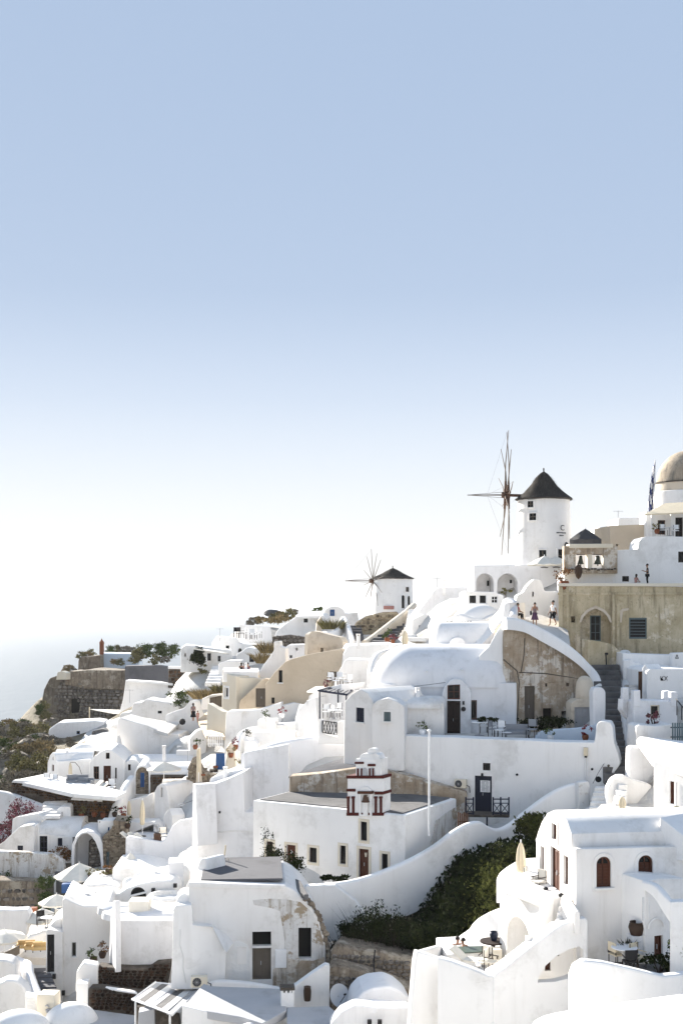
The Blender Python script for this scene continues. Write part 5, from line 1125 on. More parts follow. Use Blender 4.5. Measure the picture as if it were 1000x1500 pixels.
t, f = bldg('wicket', 'grey wooden lane door set in white wall above the gate', 'gate', 296, 122, 3, [(294, 1040), (296, 1024), (310, 1018), (326, 1016), (326, 1040)], .4, 'white', ops=[('s', 307, 1019, 325, 1036, 'grey_wood')], r=.06)
# walled garden terraces in the centre left
t = thing('niche_wall', 'shaded white wall with small blind arch below the tan house', 'wall', at(370, 1090, 112)); f = Fac(332, 112, -4)
wall(t, f, [(328, 1105), (331, 1046), (334, 1042), (378, 1040), (400, 1033), (412, 1029), (412, 1105)], 1.5, 'white', r=.15, ops=[('P', 0, 0, 0, 0, '', '', [(353.5, 1068)] + arc(353.5, 1048, 363.5, 1048, 1042, 8) + [(363.5, 1068)], .15)])
t = thing('garden_terrace', 'pale terrace with bright bench walls and planters below the tan house', 'terrace', at(410, 1080, 106)); f = Fac(378, 107, -2)
wall(t, Fac(412, 112.5, 3), [(395, 1060), (398, 1044), (412, 1034), (430, 1030), (442, 1032), (446, 1060)], 1.0, 'white', r=.1, name='rear_wall')
wall(t, Fac(376, 106.5, -2), [(376, 1085), (377, 1056.5), (404, 1056), (404, 1085)], 2.6, r=.06, name='bench_wall')
wall(t, Fac(403, 107, -2), [(403, 1085), (404, 1063), (430, 1061), (440, 1058), (443, 1085)], 2.4, r=.06, name='bench_wall')
wall(t, Fac(369, 102, -2), [(369, 1105), (369.5, 1072), (405, 1073), (432, 1074), (433, 1105)], 2.0, r=.06, name='bench_wall')
wall(t, Fac(357, 100.5, -2), [(357, 1115), (358, 1085), (370, 1084), (378, 1090), (378, 1115)], 1.8, r=.06, name='planter_wall')
wall(t, Fac(444, 104, -58), [(430, 1085), (432, 1052), (438, 1032), (444, 1032), (448, 1060), (448, 1085)], 1.0, r=.1, name='end_wall')
ribbon(t, [(348, 1100, 104), (349, 1083, 106), (354, 1072, 107.5), (365, 1066, 108.5), (378, 1064, 109)], .5, h=1.6, name='curved_wall')
# the long bright curved wall
t = thing('curved_wall', 'long white curved retaining wall with sunlit coping below the terrace restaurant', 'wall', at(420, 1160, 93))
RW = [(359, 1104, 91), (375, 1098, 91.6), (395, 1090, 92.2), (420, 1084, 92.8), (450, 1080, 93.2), (480, 1078, 93.4), (505, 1072, 93.5), (530, 1066, 93.5)]
ribbon(t, RW, 1.1, h=[4.6, 4.3, 4.5, 4.5, 4.5, 4, 3.5, 3.5], rnd=.25)
wall(t, Fac(359, 90.6, -12), [(356, 1190), (357, 1103), (365, 1101), (423, 1090), (423, 1190)], .6, r=.1, name='front_face')
# terrace restaurant left of gabled house
t = thing('restaurant_terrace', 'crowded white terrace with navy pergola and lattice balustrade', 'terrace', at(475, 1075, 92)); f = Fac(468, 92, -10)
wall(t, f, [(466, 1090), (467, 1056), (470, 1054), (474, 1056)] + [(474, 1076), (494, 1080), (494, 1058), (504, 1056), (504, 1090)], .5, r=.05, name='parapet')
slab(t, [(455, 1062), (505, 1058), (505, 1046), (458, 1048)], 94, 'white', .3, name='floor', dz=-.4)
mb = MB(); rnd = random.Random(2)
f = Fac(474, 91.8, -10)
fr_ = MB()
def lbar(mb, x0, y0, x1, y1, w=.045, mat=None):
    a, b = f.pt(x0, y0), f.pt(x1, y1); d = b - a; L = d.length; d.normalize(); mb.box((a + b) / 2, (L, .04, w), d, f.W, d.cross(f.W))
for a in ((472, 1056, 493, 1059), (472, 1073, 493, 1077), (472, 1056, 472, 1073), (493, 1059, 493, 1077)):
    mb = MB(); lbar(mb, *a, .06); mb.build('rail', 'black', t)
mb = MB()
for i in range(5):
    x = 473 + i * 4.1; lbar(mb, x, 1057, x + 3.6, 1074.5 + i * .5); lbar(mb, x + 3.6, 1058, x, 1074 + i * .5)
o_ = mb.build('lattice', 'black', t, kind='stuff')
t = thing('pergola', 'navy steel pergola frame over the crowded white terrace', 'pergola', at(468, 1055, 92))
for a, b in (((468, 1053, 92), (468, 1012, 92)), ((507, 1050, 92.5), (507, 1019, 92.5)), ((495, 1040, 98), (495, 1010, 98))):
    mb = MB(); mb.tube(at(*a), at(*b), .06, n=6); mb.build('post', 'navy', t)
for a, b in (((466, 1012, 92), (508, 1018, 92.5)), ((466, 1012, 92), (480, 1008, 99)), ((508, 1018, 92.5), (516, 1012, 99)), ((480, 1008, 99), (516, 1012, 99))):
    mb = MB(); mb.tube(at(*a), at(*b), .08, n=6); mb.build('beam', 'navy', t)
for i in range(1, 6):
    q = i / 6; mb = MB(); mb.tube(at(466, 1012, 92).lerp(at(508, 1018, 92.5), q), at(480, 1008, 99).lerp(at(516, 1012, 99), q), .035, n=5); mb.build('slat', 'navy', t)
t, f = bldg('white_house', 'bright white rear house of the crowded terrace under the pergola', 'house', 455, 100.5, -42, [(450, 1080), (452, 1020), (466, 1008), (478, 1008), (500, 1002), (505, 1080)], 3, r=.1)
sheet(thing('white_awning', 'thin white flat awning left of the navy pergola', 'awning', at(462, 1012, 100)), [(449, 1013, 101), (470, 1012, 97.5), (482, 1005, 100), (462, 1006, 104)], .12, 'white', 'canopy')
t, f = bldg('side_house', 'white house corner with slit windows left of the pergola', 'house', 443, 98.5, -30, [(436, 1085), (437, 1040), (450, 1026), (462, 1022), (468, 1085)], 2, ops=[('v', 449, 1026, 451, 1034)], r=.1)
# ------------------------------------------------------------------ tall shaded house front left of the chapel house
t = thing('shaded_house', 'tall plain shaded white house front with stepped sunlit parapet', 'house', at(320, 1250, 88)); f = Fac(288, 88, -8)
wall(t, f, [(287, 1275), (288, 1156), (305, 1152), (330, 1143), (357, 1131), (358, 1190), (374, 1190), (374, 1275)], 3, r=.1)
wall(t, Fac(357, 89.6, -8), [(300, 1165), (305, 1142), (330, 1133), (358, 1128), (358, 1165)], 3, r=.1, w0=.6, name='upper_block')
wall(t, Fac(284, 86.9, -62), [(281, 1240), (282, 1148), (287, 1150), (290, 1240)], 1.5, r=.08, name='lit_end')
mb = MB(); mb.path([f.pt(322, 1190, -.04), f.pt(321, 1205, -.04), f.pt(314, 1210, -.04), f.pt(316, 1222, -.04)], .025, 5); mb.build('cable', 'white_worn', t)
mb = MB(); mb.box(f.pt(322, 1190, -.06), (.12, .12, .16), f.U, f.W); mb.build('junction_box', 'black', t)
mb = MB(); mb.path([f.pt(297, 1232, -.02), f.pt(320, 1219, -.02), f.pt(345, 1217, -.02), f.pt(368, 1218, -.02)], .05, 5); mb.build('ledge', 'white_worn', t)
# ================================================================== left: houses round the brown-doored cottage
t = thing('white_cottage', 'white cottage with brown double door between two vaulted wings', 'house', at(155, 1155, 113)); f = Fac(132, 113, 3)
wall(t, f, [(131, 1165), (131, 1118), (138, 1109), (148, 1101), (155, 1098), (163, 1099), (172, 1105), (182, 1115), (182, 1165)], 6, ops=[('w', 137, 1123, 145, 1142, 'brown_wood', 'l'), ('d', 151.5, 1122, 162.5, 1154, 'brown_wood', 't'), ('p', 155, 1103, 160.5, 1112, 'brown_wood'), ('p', 168.5, 1125, 171, 1141, 'brown_wood')], r=.1, rf=.1)
wall(t, Fac(132, 115, 12), [(82, 1160), (82.5, 1116), (133, 1113), (133, 1160)], 3.5, r=.08, name='left_wing', w0=.2)
barrel(t, Fac(82, 115.5, 8), 80, 136, 1116, 1102, 1.9, 0, 0, name='wing_vault')
wall(t, Fac(82, 115, -55), [(69, 1160), (69.5, 1118), (73, 1107), (77, 1102), (81, 1106), (83, 1117), (83, 1160)], 2.5, ops=[('s', 76, 1120.5, 79, 1130, 'brown_wood'), ('v', 77, 1109, 79, 1114)], r=.08, rf=.1, name='gable_end')
mb = MB(); c = at(122, 1106, 122); k = 122 / F; mb.lathe(c, [(22 * k * math.cos(PI / 2 * i / 10), 17 * k * math.sin(PI / 2 * i / 10)) for i in range(11)], 28); mb.build('dome', 'white', t, ang=40)
sheet(t, [(128, 1100, 122), (146, 1100, 117), (140, 1085, 128), (124, 1076, 133)], .5, 'white', 'sloping_wall')
wall(t, Fac(182, 114, 6), [(172, 1170), (174, 1133), (180, 1120), (190, 1113), (200, 1114), (208, 1124), (212, 1170)], 4, ops=[('p', 187.5, 1120, 191.5, 1129, 'brown_wood'), ('d', 176.5, 1139, 181, 1156, 'brown_wood')], r=.1, rf=.2, name='right_wing')
barrel(t, Fac(190, 114.5, 3), 188, 282, 1118, 1109, 1.8, .4, 0, name='long_vault')
t, f = bldg('white_wall', 'large pale shaded house wall above the cottage with brown double door', 'wall', 168, 118.5, -3, [(164, 1130), (168, 1100), (172, 1078), (180, 1110), (262, 1108), (262, 1130)], 1, r=.1)
t = thing('stone_vault', 'small vault with rubble stone front and blue door', 'house', at(212, 1160, 110)); f = Fac(199, 110, 4)
vl = arc(198, 1136, 218, 1136, 1123, 12)
wall(t, f, [(197, 1165)] + arc(197, 1136, 219.5, 1136, 1121, 12) + [(219.5, 1165)], 5, 'white', ops=[('P', 0, 0, 0, 0, '', '', [(198.6, 1164)] + arc(198.6, 1136, 217.8, 1136, 1124, 12) + [(217.8, 1164)], .25)], r=.05, rf=.0)
fi = Fac(199, 110.25, 4); wall(t, fi, [(198.6, 1164)] + arc(198.6, 1136, 217.8, 1136, 1124, 12) + [(217.8, 1164)], .05, 'rubble_face', r=0, rf=0, w0=-.03, name='front')
stones(t, fi, [(198.6, 1158)] + arc(198.6, 1137, 217.8, 1137, 1125, 10) + [(217.8, 1158), (212, 1158), (212, 1132), (205.5, 1132), (205.5, 1158)], .3, 'stone_mix', w0=-.02, depth=.06)
u0, v0, u1, v1 = rect_of(fi, 206, 1132, 211.5, 1153); opening(t, fi, (u0, v0, u1, v1), 's', 'blue', False, .0, -.06)
barrel(t, Fac(220, 111, 4), 216, 283, 1136, 1122, 2.2, 0, 0, name='vault')
wall(t, Fac(220, 110.6, 4), [(220, 1165), (220, 1136), (282, 1136), (282, 1165)], 3, 'dark_rock', r=.05, name='side_wall')
stones(t, Fac(220, 110.6, 4), [(220, 1149), (220, 1137), (282, 1137), (282, 1149)], .3, 'stone_brown', w0=-.02)
# patio of the brown-doored cottage
t = thing('patio', 'white patio with stone retaining walls in front of the brown double door', 'terrace', at(120, 1180, 110)); t['kind'] = 'structure'
slab(t, [(20, 1143), (108, 1163), (170, 1168), (186, 1160), (140, 1150), (70, 1133)], 109.5, 'white', .35, name='paving')
f = Fac(111, 107, -16)
wall(t, f, [(14, 1175), (16, 1146), (46, 1147), (70, 1155), (111, 1165), (112, 1185), (60, 1185)], .6, 'dark_rock', r=.1, name='retaining_wall')
stones(t, f, [(16, 1158), (17, 1147), (46, 1148), (70, 1156), (111, 1166), (110, 1182), (92, 1182), (60, 1166)], .32, 'stone_brown', w0=-.02, depth=.1)
wall(t, f, [(18, 1146.5), (20, 1143), (48, 1145), (72, 1153), (112, 1163), (112, 1166), (72, 1157), (46, 1148.5)], .8, r=.06, w0=-.12, name='coping', rf=.02)
f = Fac(104, 104, -2)
wall(t, f, [(103, 1205), (105, 1171), (150, 1173), (168, 1170), (168, 1205)], 2.5, 'dark_rock', r=.1, name='retaining_wall')
stones(t, f, [(104, 1198), (106, 1172), (150, 1174), (168, 1171), (164, 1198)], .32, 'stone_brown', w0=-.02, depth=.1)
wall(t, f, [(104, 1172), (105, 1169.5), (150, 1172), (150, 1175)], 2.2, r=.05, w0=-.1, name='coping', rf=.02)
ribbon(thing('stair_curve_wall', 'white wall sweeping down from the stone vault to the lower yard', 'wall', at(172, 1190, 104)), [(193, 1136, 110.5), (186, 1146, 108), (178, 1160, 106), (171, 1175, 104), (166, 1188, 103), (164, 1198, 102.5)], .7, h=[2.4, 2.5, 2.5, 2.2, 2, 1.6])
# lower left lane walls
t = thing('lane_wall', 'long sloping white lane wall at the left frame edge', 'wall', at(30, 1190, 107))
ribbon(t, [(-20, 1156, 110), (10, 1160, 109), (35, 1168, 107.5), (62, 1178, 105.5), (88, 1184, 104)], .6, h=[4, 3.6, 3, 2.4, 2])
for i in range(5):
    wall(t, Fac(64, 105 - i * .9, 3), [(62, 1200), (62, 1177 + i * 4.5), (96 - i * 2, 1176 + i * 4.8), (96 - i * 2, 1200)], 1.0, r=.05, name='step')
t, f = bldg('arched_shed', 'tiny white arched shed with a navy door beside the brown stone wall', 'shed', 84, 102.5, 3, [(82, 1205), (83, 1187), (90, 1182), (103, 1182), (104, 1205)], 2, ops=[('d', 86.5, 1190, 91.5, 1200, 'navy')], r=.06, rf=.15)
t = thing('white_house', 'low white house with navy doors and stepped sloping left wall at frame edge', 'house', at(60, 1245, 100)); f = Fac(48, 100, 2)
wall(t, f, [(48, 1265), (48, 1213), (55, 1207), (58, 1222), (106, 1226), (107, 1265)], 4, ops=[('g', 58, 1225, 69.5, 1252, 'navy', 't'), ('s', 84.5, 1228, 91.5, 1240, 'navy', 't')], r=.08, rf=.1)
barrel(t, Fac(56, 100.2, 2), 50, 118, 1224, 1204, 2.2, .3, 0, name='vault')
wall(t, Fac(48, 99.5, -5), [(-5, 1265), (-5, 1240), (6, 1233), (28, 1212), (45, 1209), (50, 1212), (50, 1265)], 3, ops=[('s', 25.5, 1239, 34, 1248, 'navy', 't')], r=.1, name='left_wing')
wall(t, Fac(20, 102, -20), [(16, 1230), (18, 1200), (24, 1197), (55, 1192), (62, 1200), (62, 1230)], 2, r=.1, name='upper_block')
t, f = bldg('peeling_wall', 'long peeling white garden wall below the navy doored house', 'wall', -10, 96.5, 1, [(-12, 1300), (-12, 1247), (30, 1249), (75, 1252), (92, 1262), (95, 1280), (70, 1296), (40, 1296), (20, 1300)], .8, 'white_peel', r=.15)
t = thing('open_arch', 'tall white open vault beside a rubble stone wall', 'house', at(120, 1270, 98)); f = Fac(107, 97.5, 6)
wall(t, f, [(104, 1290), (105, 1240), (110, 1228), (118, 1221), (127, 1218), (137, 1219), (146, 1226), (150, 1236), (152, 1290)], 4, ops=[('P', 0, 0, 0, 0, '', '', [(108, 1285), (109, 1240), (114, 1228), (121, 1222), (128, 1221), (134, 1225), (140, 1234), (146, 1250), (150, 1285)], 2.5)], r=.12, rf=.1)
wall(t, Fac(132, 98.4, 24), [(131, 1275), (132, 1234), (137, 1230), (142, 1236), (150, 1254), (150, 1275)], .5, 'dark_rock', r=.05, name='stone_end')
stones(t, Fac(132, 98.4, 24), [(131, 1275), (132, 1234), (137, 1230), (142, 1236), (150, 1254), (150, 1275)], .3, 'stone_grey', w0=-.02, depth=.07)
t = thing('rubble_house', 'rubble stone house front with narrow blue window and grey door', 'house', at(170, 1270, 98)); f = Fac(150, 98, 3)
wall(t, f, [(148, 1285), (150, 1226), (160, 1218), (166, 1210), (166, 1202), (184, 1204), (186, 1285)], 2.5, 'rubble_face', ops=[('d', 155.5, 1248, 160, 1268, 'grey_blue')], r=.1)
stones(t, f, [(150, 1264), (151, 1227), (161, 1219), (167, 1209), (184, 1206), (184, 1264), (161, 1264), (161, 1247), (155, 1247), (154, 1264)], .34, 'stone_mix', w0=-.02, depth=.08)
wall(t, Fac(148, 99, 3), [(147, 1235), (148, 1203), (166, 1202), (167, 1222), (160, 1230)], 1.5, ops=[('s', 158, 1212, 160.5, 1226, 'blue')], r=.08, name='white_corner')
# pool yard with tall parasols
t = thing('yard_house', 'bright white yard house with navy window below the stone vault', 'house', at(230, 1220, 100)); f = Fac(186, 104, -12)
wall(t, Fac(222, 106, -18), [(170, 1215), (175, 1182), (190, 1172), (215, 1166), (225, 1160), (226, 1215)], 2.5, r=.2, rf=.4, name='rear_wall')
wall(t, Fac(247, 103, -35), [(225, 1225), (226, 1160), (230, 1152), (236, 1148), (243, 1152), (248, 1178), (248, 1225)], 3.5, ops=[('v', 235, 1154, 238, 1168)], r=.1, rf=.15, name='gable')
barrel(t, Fac(240, 105, 4), 236, 286, 1170, 1147, 2, 0, 0, name='vault')
wall(t, Fac(225, 101.5, -6), [(186, 1240), (188, 1205), (225, 1205), (236, 1215), (246, 1222), (247, 1240)], 2, ops=[('d', 225, 1208, 231, 1219, 'blue')], r=.1, name='low_house')
wall(t, Fac(250, 101, -55), [(238, 1240), (240, 1195), (247, 1185), (252, 1195), (252, 1240)], 1.2, ops=[('v', 242, 1208, 244, 1216)], r=.08, name='end_block')
t, f = bldg('rubble_yard_wall', 'low rubble yard wall behind the bright gabled yard house', 'wall', 247, 104, 2, [(246, 1200), (248, 1179), (281, 1179), (282, 1200)], .6, 'rubble_face', r=.06); stones(t, f, [(248, 1195), (248, 1181), (281, 1181), (281, 1195)], .28, 'stone_mix', w0=-.02, depth=.06)
wall(t, Fac(246, 103.8, 2), [(246, 1182), (246, 1178), (283, 1178), (283, 1182)], .9, r=.05, name='coping')
t = thing('pool_yard', 'smooth shaded white wall enclosing the parasol yard', 'wall', at(230, 1270, 94)); f = Fac(184, 95, -2)
wall(t, f, [(183, 1290), (184, 1227), (190, 1226), (237, 1234), (245, 1225), (252, 1211), (262, 1203), (285, 1199), (296, 1196), (297, 1290)], .6, r=.12, rf=.2)
slab(t, [(188, 1232), (245, 1237), (262, 1214), (195, 1216)], 97, 'white', .3, name='floor', dz=-.2)

# ================================================================== bottom centre: stained vault house, its yard and roofs in front
t = thing('stained_house', 'peeling stained white house front with half open grey door and dark doorway', 'house', at(370, 1440, 67)); f = Fac(420, 66.5, 4)
C1 = [(276, 1450), (276, 1300), (280, 1294), (330, 1295), (418, 1298), (432, 1305), (448, 1319), (460, 1335), (468, 1352), (474, 1372), (477, 1392), (478, 1450)]
wall(t, f, C1, 6.5, 'white', ops=[('x', 369.5, 1364.5, 397, 1387), ('x', 437, 1359.5, 456, 1405), ('d', 369.5, 1388, 397, 1436, 'grey_wood')], r=.14, rf=.2)
PE = 'white_peel'
wall(t, f, [(420, 1446), (414, 1420), (417, 1380), (410, 1335), (395, 1330), (372, 1326), (370, 1319), (395, 1317), (420, 1318), (440, 1322), (458, 1338), (466, 1355), (472, 1375), (476, 1395), (476, 1446)], .10, PE, ops=[('v', 437, 1359.5, 456, 1405)][:0] + [('P', 0, 0, 0, 0, '', '', [(437, 1405), (437, 1359.5), (456, 1359.5), (456, 1405)], .1, 1)], r=.02, rf=.02, w0=-.015, name='peeled_plaster')
wall(t, f, [(330, 1446), (330, 1400), (340, 1382), (350, 1379), (362, 1384), (366, 1395), (366, 1446)], .10, 'white_worn', r=.02, rf=.02, w0=-.012, name='stained_plaster')
wall(t, f, [(399.5, 1444), (399.5, 1421), (410, 1412), (421, 1404), (434, 1407), (458, 1408), (475, 1402), (477, 1444)], .08, 'ruin', r=.02, rf=.02, w0=-.03, name='damp_patch')
wall(t, f, [(276, 1300.5), (276, 1293), (418, 1297), (420, 1303)], .6, 'white', r=.06, w0=-.08, name='coping')
for a in ((368, 1362.5, 399, 1365), (367.5, 1364, 369.5, 1437), (397, 1364, 399, 1437), (368, 1386, 399, 1389)):
    mb = MB(); u0, v0, u1, v1 = rect_of(f, *a); mb.box(f.P((u0 + u1) / 2, (v0 + v1) / 2, .0), (u1 - u0, .09, v1 - v0), f.U, f.W); mb.build('door_frame', 'white', t)
mb = MB(); u0, v0, u1, v1 = rect_of(f, 403, 1391, 419.5, 1417.5); prism(mb, lambda u, v, w: f.P(u, v, w - .14), [(u0, v0), (u1, v0), (u1, v1), (u0, v1)], .14, r=.02); mb.build('meter_box', 'white_paint', t)
mb = MB(); u0, v0, u1, v1 = rect_of(f, 347, 1387, 361, 1413); prism(mb, lambda u, v, w: f.P(u, v, w - .04), [(u0, v0), (u1, v0), (u1, v1), (u0, v1)], .05, r=.01); mb.build('blocked_window', 'white', t)
# worn edge of the vault end
mb = MB(); rnd = random.Random(12)
for i in range(46):
    q = i / 45; pts = [(446, 1316), (458, 1330), (468, 1348), (475, 1370), (479, 1392), (481, 1412)]; s = q * (len(pts) - 1.001); k_ = int(s); x = pts[k_][0] + (pts[k_ + 1][0] - pts[k_][0]) * (s - k_); y = pts[k_][1] + (pts[k_ + 1][1] - pts[k_][1]) * (s - k_)
    p = f.pt(x + rnd.uniform(-1, 3), y, rnd.uniform(-.05, .5)); h = rnd.uniform(.1, .2)
    mb.lathe(p, [(0, -h), (h, -h * .4), (h * .8, h * .5), (0, h)], 6)
o_ = mb.build('exposed_rubble', 'rubble_face', t, ang=30, kind='stuff')
roof_pts = [(322, 1289), (425, 1296), (445, 1311), (452, 1311), (440, 1290), (405, 1278), (375, 1268), (345, 1264), (320, 1264)]
roofpanel(t, f, 284, 424, .6, 6.3, 1293.5, 'grey_render', name='yard_paving')
t2 = thing('grey_yard', 'grey paved yard between the stained house and the chapel house', 'courtyard', at(380, 1285, 70)); t2['kind'] = 'structure'
slab(t2, roof_pts, 69.5, 'concrete', .3, name='paving', dz=-.02)
t3, f3 = bldg('yard_wall', 'white stepped yard wall with sunlit top beside the grey yard', 'wall', 276, 70, -38, [(268, 1320), (272, 1296), (285, 1280), (291, 1264), (294, 1258), (301, 1258), (303, 1275), (310, 1290), (310, 1320)], 1.6, r=.12, rf=.2)
t, f = bldg('annex', 'white side annex with sloping roof and corner chimney block beside the stained house', 'house', 254, 65.5, 5, [(250, 1450), (254, 1333), (257, 1327), (280, 1326), (282, 1335), (282, 1355), (311, 1358), (331, 1396), (329, 1450)], 1.2, r=.08)
sheet(t, [(281, 1357, 65.6), (311, 1358, 65.4), (331, 1397, 65.0), (344, 1378, 66.6), (312, 1355, 66.8)], .15, 'white', 'sloping_roof')
wall(t, Fac(256, 66.2, 5), [(256, 1340), (258, 1318), (264, 1311), (272, 1309), (279, 1313), (281, 1340)], 1.6, r=.2, rf=.3, name='rounded_top')
wall(t, Fac(281, 66.3, 5), [(281, 1362), (281, 1330), (287, 1333), (295, 1350), (300, 1362)], .4, 'ruin', r=.05, name='bare_patch')
mb = MB(); mb.path([f.pt(264, 1362, -.03), f.pt(263, 1385, -.03), f.pt(268, 1401, -.03), f.pt(268, 1420, -.03), f.pt(272, 1440, -.03)], .03, 5); mb.build('pipe', 'white_worn', t)
ac_unit('cream air conditioner beside the slatted lean-to under the annex', Fac(280, 65.0, 5), 280, 1428, 304, 1444)
t, f = bldg('flat_roof_house', 'flat blue shaded roof house with low white rim in the bottom centre', 'house', 267, 59.5, 3, [(265, 1530), (267, 1474), (300, 1482), (330, 1488), (352, 1496), (356, 1530)], .6, r=.05)
slab(t, [(268, 1476), (352, 1490), (385, 1500), (420, 1480), (414, 1449), (310, 1445), (298, 1441)], 60, 'concrete_pale', .4, name='roof', dz=-.05)
ribbon(t, [(300, 1443, 65), (318, 1436, 65.3), (360, 1438, 65.2), (400, 1445, 65), (416, 1450, 64.6)], .4, h=.8, name='rim')
ribbon(t, [(356, 1502, 58), (390, 1490, 59), (412, 1478, 60.5), (420, 1472, 61.5)], .45, h=1.2, name='rim')
t = thing('chimney', 'square white chimney with dark crenellated cap on the flat roof', 'chimney', at(421, 1487, 60.5)); f = Fac(411, 60.3, 6)
wall(t, f, [(411.5, 1500), (411.5, 1455), (430.5, 1455), (430.5, 1500)], .62, r=.03)
for x0 in (412, 418, 424, 428): wall(t, f, [(x0, 1456), (x0, 1451), (x0 + 3, 1451), (x0 + 3, 1456)], .62, r=.01, name='crenel')
mb = MB(); u0, v0, u1, v1 = rect_of(f, 411, 1447.5, 431, 1451.5); mb.box(f.P((u0 + u1) / 2, (v0 + v1) / 2, .3), (u1 - u0 + .05, .66, v1 - v0), f.U, f.W); mb.build('cap', 'dark_rock', t)
t = thing('gable_wall', 'white pointed gable wall with a brown jar behind the chimney', 'wall', at(455, 1468, 63)); f = Fac(425, 63, 5)
wall(t, f, [(418, 1490), (425, 1450), (455, 1428), (476, 1414), (483, 1415), (482, 1490)], .5, r=.07)
slab(t, [(420, 1476), (482, 1474), (500, 1490), (470, 1510), (420, 1500)], 60, 'concrete_pale', .3, name='roof', dz=-.1)
p = at(450, 1466.5, 62.6); pot('clay_jar', 'tall rust brown jar standing on ledge of the pointed gable wall', p, .72, .2, 'clay_brown', prof=[(0, 0), (.8, 0), (.95, .3), (1, .7), (.85, .92), (.9, 1), (.75, 1), (0, .92)])
t = thing('satellite_dish', 'large grey satellite dish leaning by the rubble walls', 'satellite dish', at(497, 1478, 61.5))
ax = Vector((.55, -.75, .35)).normalized(); mb = MB(); c = at(497, 1459, 61.5); mb.lathe(c, [(0, -.14), (.22, -.12), (.42, -.06), (.56, .0), (.58, .02), (.56, .03), (.42, -.03), (.22, -.09), (0, -.11)], 26, ax=ax); mb.build('dish', 'dish_grey', t, ang=40)
mb = MB(); mb.path([c - UP * .4, c + ax * .45 - UP * .1, c + ax * .5], .02, 5); mb.tube(c + ax * .44, c + ax * .56, .05, n=8); mb.build('receiver_arm', 'black', t); mb = MB(); mb.tube(c - ax * .1, c - ax * .2 - UP * .8, .035, n=6); mb.build('mast', 'metal_grey', t)
t = thing('rubble_vaults', 'two tiers of old rubble stone vault edge beside the white pool terrace', 'ruin', at(545, 1450, 65)); f = Fac(485, 65.5, -6)
wall(t, f, [(484, 1440), (486, 1395), (492, 1385), (550, 1394), (607, 1404), (607, 1470), (560, 1450)], 2.2, 'rubble_face', r=.45, rf=.4, name='upper_tier', jit=.12)
stones(t, f, [(486, 1424), (488, 1398), (550, 1402), (606, 1410), (602, 1452), (550, 1436)], .26, 'stone_grey', w0=-.03, depth=.09)
f = Fac(480, 63.6, -4)
wall(t, f, [(480, 1500), (481, 1420), (490, 1414), (530, 1424), (560, 1434), (606, 1452), (606, 1500)], 1.6, 'rubble_face', r=.35, rf=.3, name='lower_tier', jit=.12)
stones(t, f, [(481, 1470), (482, 1428), (530, 1432), (560, 1440), (604, 1460), (604, 1485)], .26, 'stone_grey', w0=-.03, depth=.09)
mb = MB(); mb.path([at(549, 1392, 65), at(547, 1412, 64.6), at(549, 1432, 63.2), at(560, 1438, 62.5)], .035, 6); tag(mb.build('cable', 'black'), 'thin dark cable hanging down the rubble vault edge', 'cable')
t = thing('ridged_roof_house', 'white house with faceted hipped roof and rounded parapet at the bottom edge', 'house', at(550, 1500, 57)); f = Fac(485, 56.5, 3)
wall(t, f, [(483, 1530), (484, 1500), (500, 1483), (520, 1473), (551, 1477), (600, 1477), (607, 1530)], 1.0, r=.1, rf=.2)
wall(t, Fac(515, 59.5, 6), [(512, 1500), (520, 1466), (532, 1454), (546, 1448), (570, 1445), (585, 1452), (597, 1462), (604, 1470), (606, 1500)], 2.5, r=.2, rf=.3, name='rounded_wing')
sheet(t, [(505, 1482, 56.8), (551, 1478, 56.6), (588, 1470, 59.4), (548, 1461, 60.2), (522, 1466, 59.4)], .2, 'white', 'hipped_roof')
sheet(t, [(548, 1461, 60.15), (588, 1470, 59.3), (600, 1464, 60.4), (576, 1447, 61.6), (562, 1449, 61.5)], .2, 'white', 'hipped_roof')
for x in (541, 556): mb = MB(); mb.box(at(x, 1498, 56.3), (.2, .2, .2)); mb.build('wall_lamp', 'black', t)
mb = MB(); mb.tube(at(563, 1450, 61.5), at(563, 1443, 61.5), .12, .08, 8); mb.build('vent_stub', 'white', t)
# ================================================================== bottom left
t, f = bldg('blank_house', 'wide blank shaded white wall front with cluttered roof terrace above', 'house', 254, 71.5, -5, [(158, 1450), (161, 1400), (165, 1352), (168, 1349), (254, 1349), (256, 1450)], 1.0, r=.06)
wall(t, Fac(168, 71.0, -68), [(159, 1425), (162, 1345), (166, 1320), (169, 1320), (170, 1425)], .3, r=.05, name='lit_edge')
slab(t, [(168, 1350), (254, 1350), (258, 1322), (178, 1322)], 73, 'white', .5, name='roof_terrace', dz=-.05)
rnd = random.Random(8)
for i in range(9):
    mb = MB(); x = 176 + i * 8.4; y = 1331 + (i * 7 % 15); p = at(x, y, 77.5 - (y - 1322) * .16); n_ = 14; W_ = rnd.uniform(.7, 1.3); H_ = rnd.uniform(.12, .32)
    mb.lathe(p, [(W_, -.3), (W_ * .96, H_ * .3), (W_ * .75, H_ * .75), (W_ * .4, H_ * .97), (0, H_)], 16, sx=1.7); mb.build('plastered_hump', 'white', t, ang=40)
mb = MB(); mb.box((at(205, 1345, 73) + at(205, 1327, 77)) / 2 + UP * .3, (1.2, 1.2, .9)); fb_ = mb.build('fabric_cover', 'canvas', t)
t = thing('arch_window_house', 'low white vaulted house with black fan window and curved bench', 'house', at(205, 1330, 82)); f = Fac(150, 81.5, -4)
wall(t, f, [(148, 1360), (150, 1330), (165, 1315), (185, 1302), (205, 1295), (228, 1291), (250, 1290), (258, 1300), (258, 1360)], 5, ops=[('p', 191, 1300, 214, 1327, 'black', 'a')], r=.2, rf=.3)
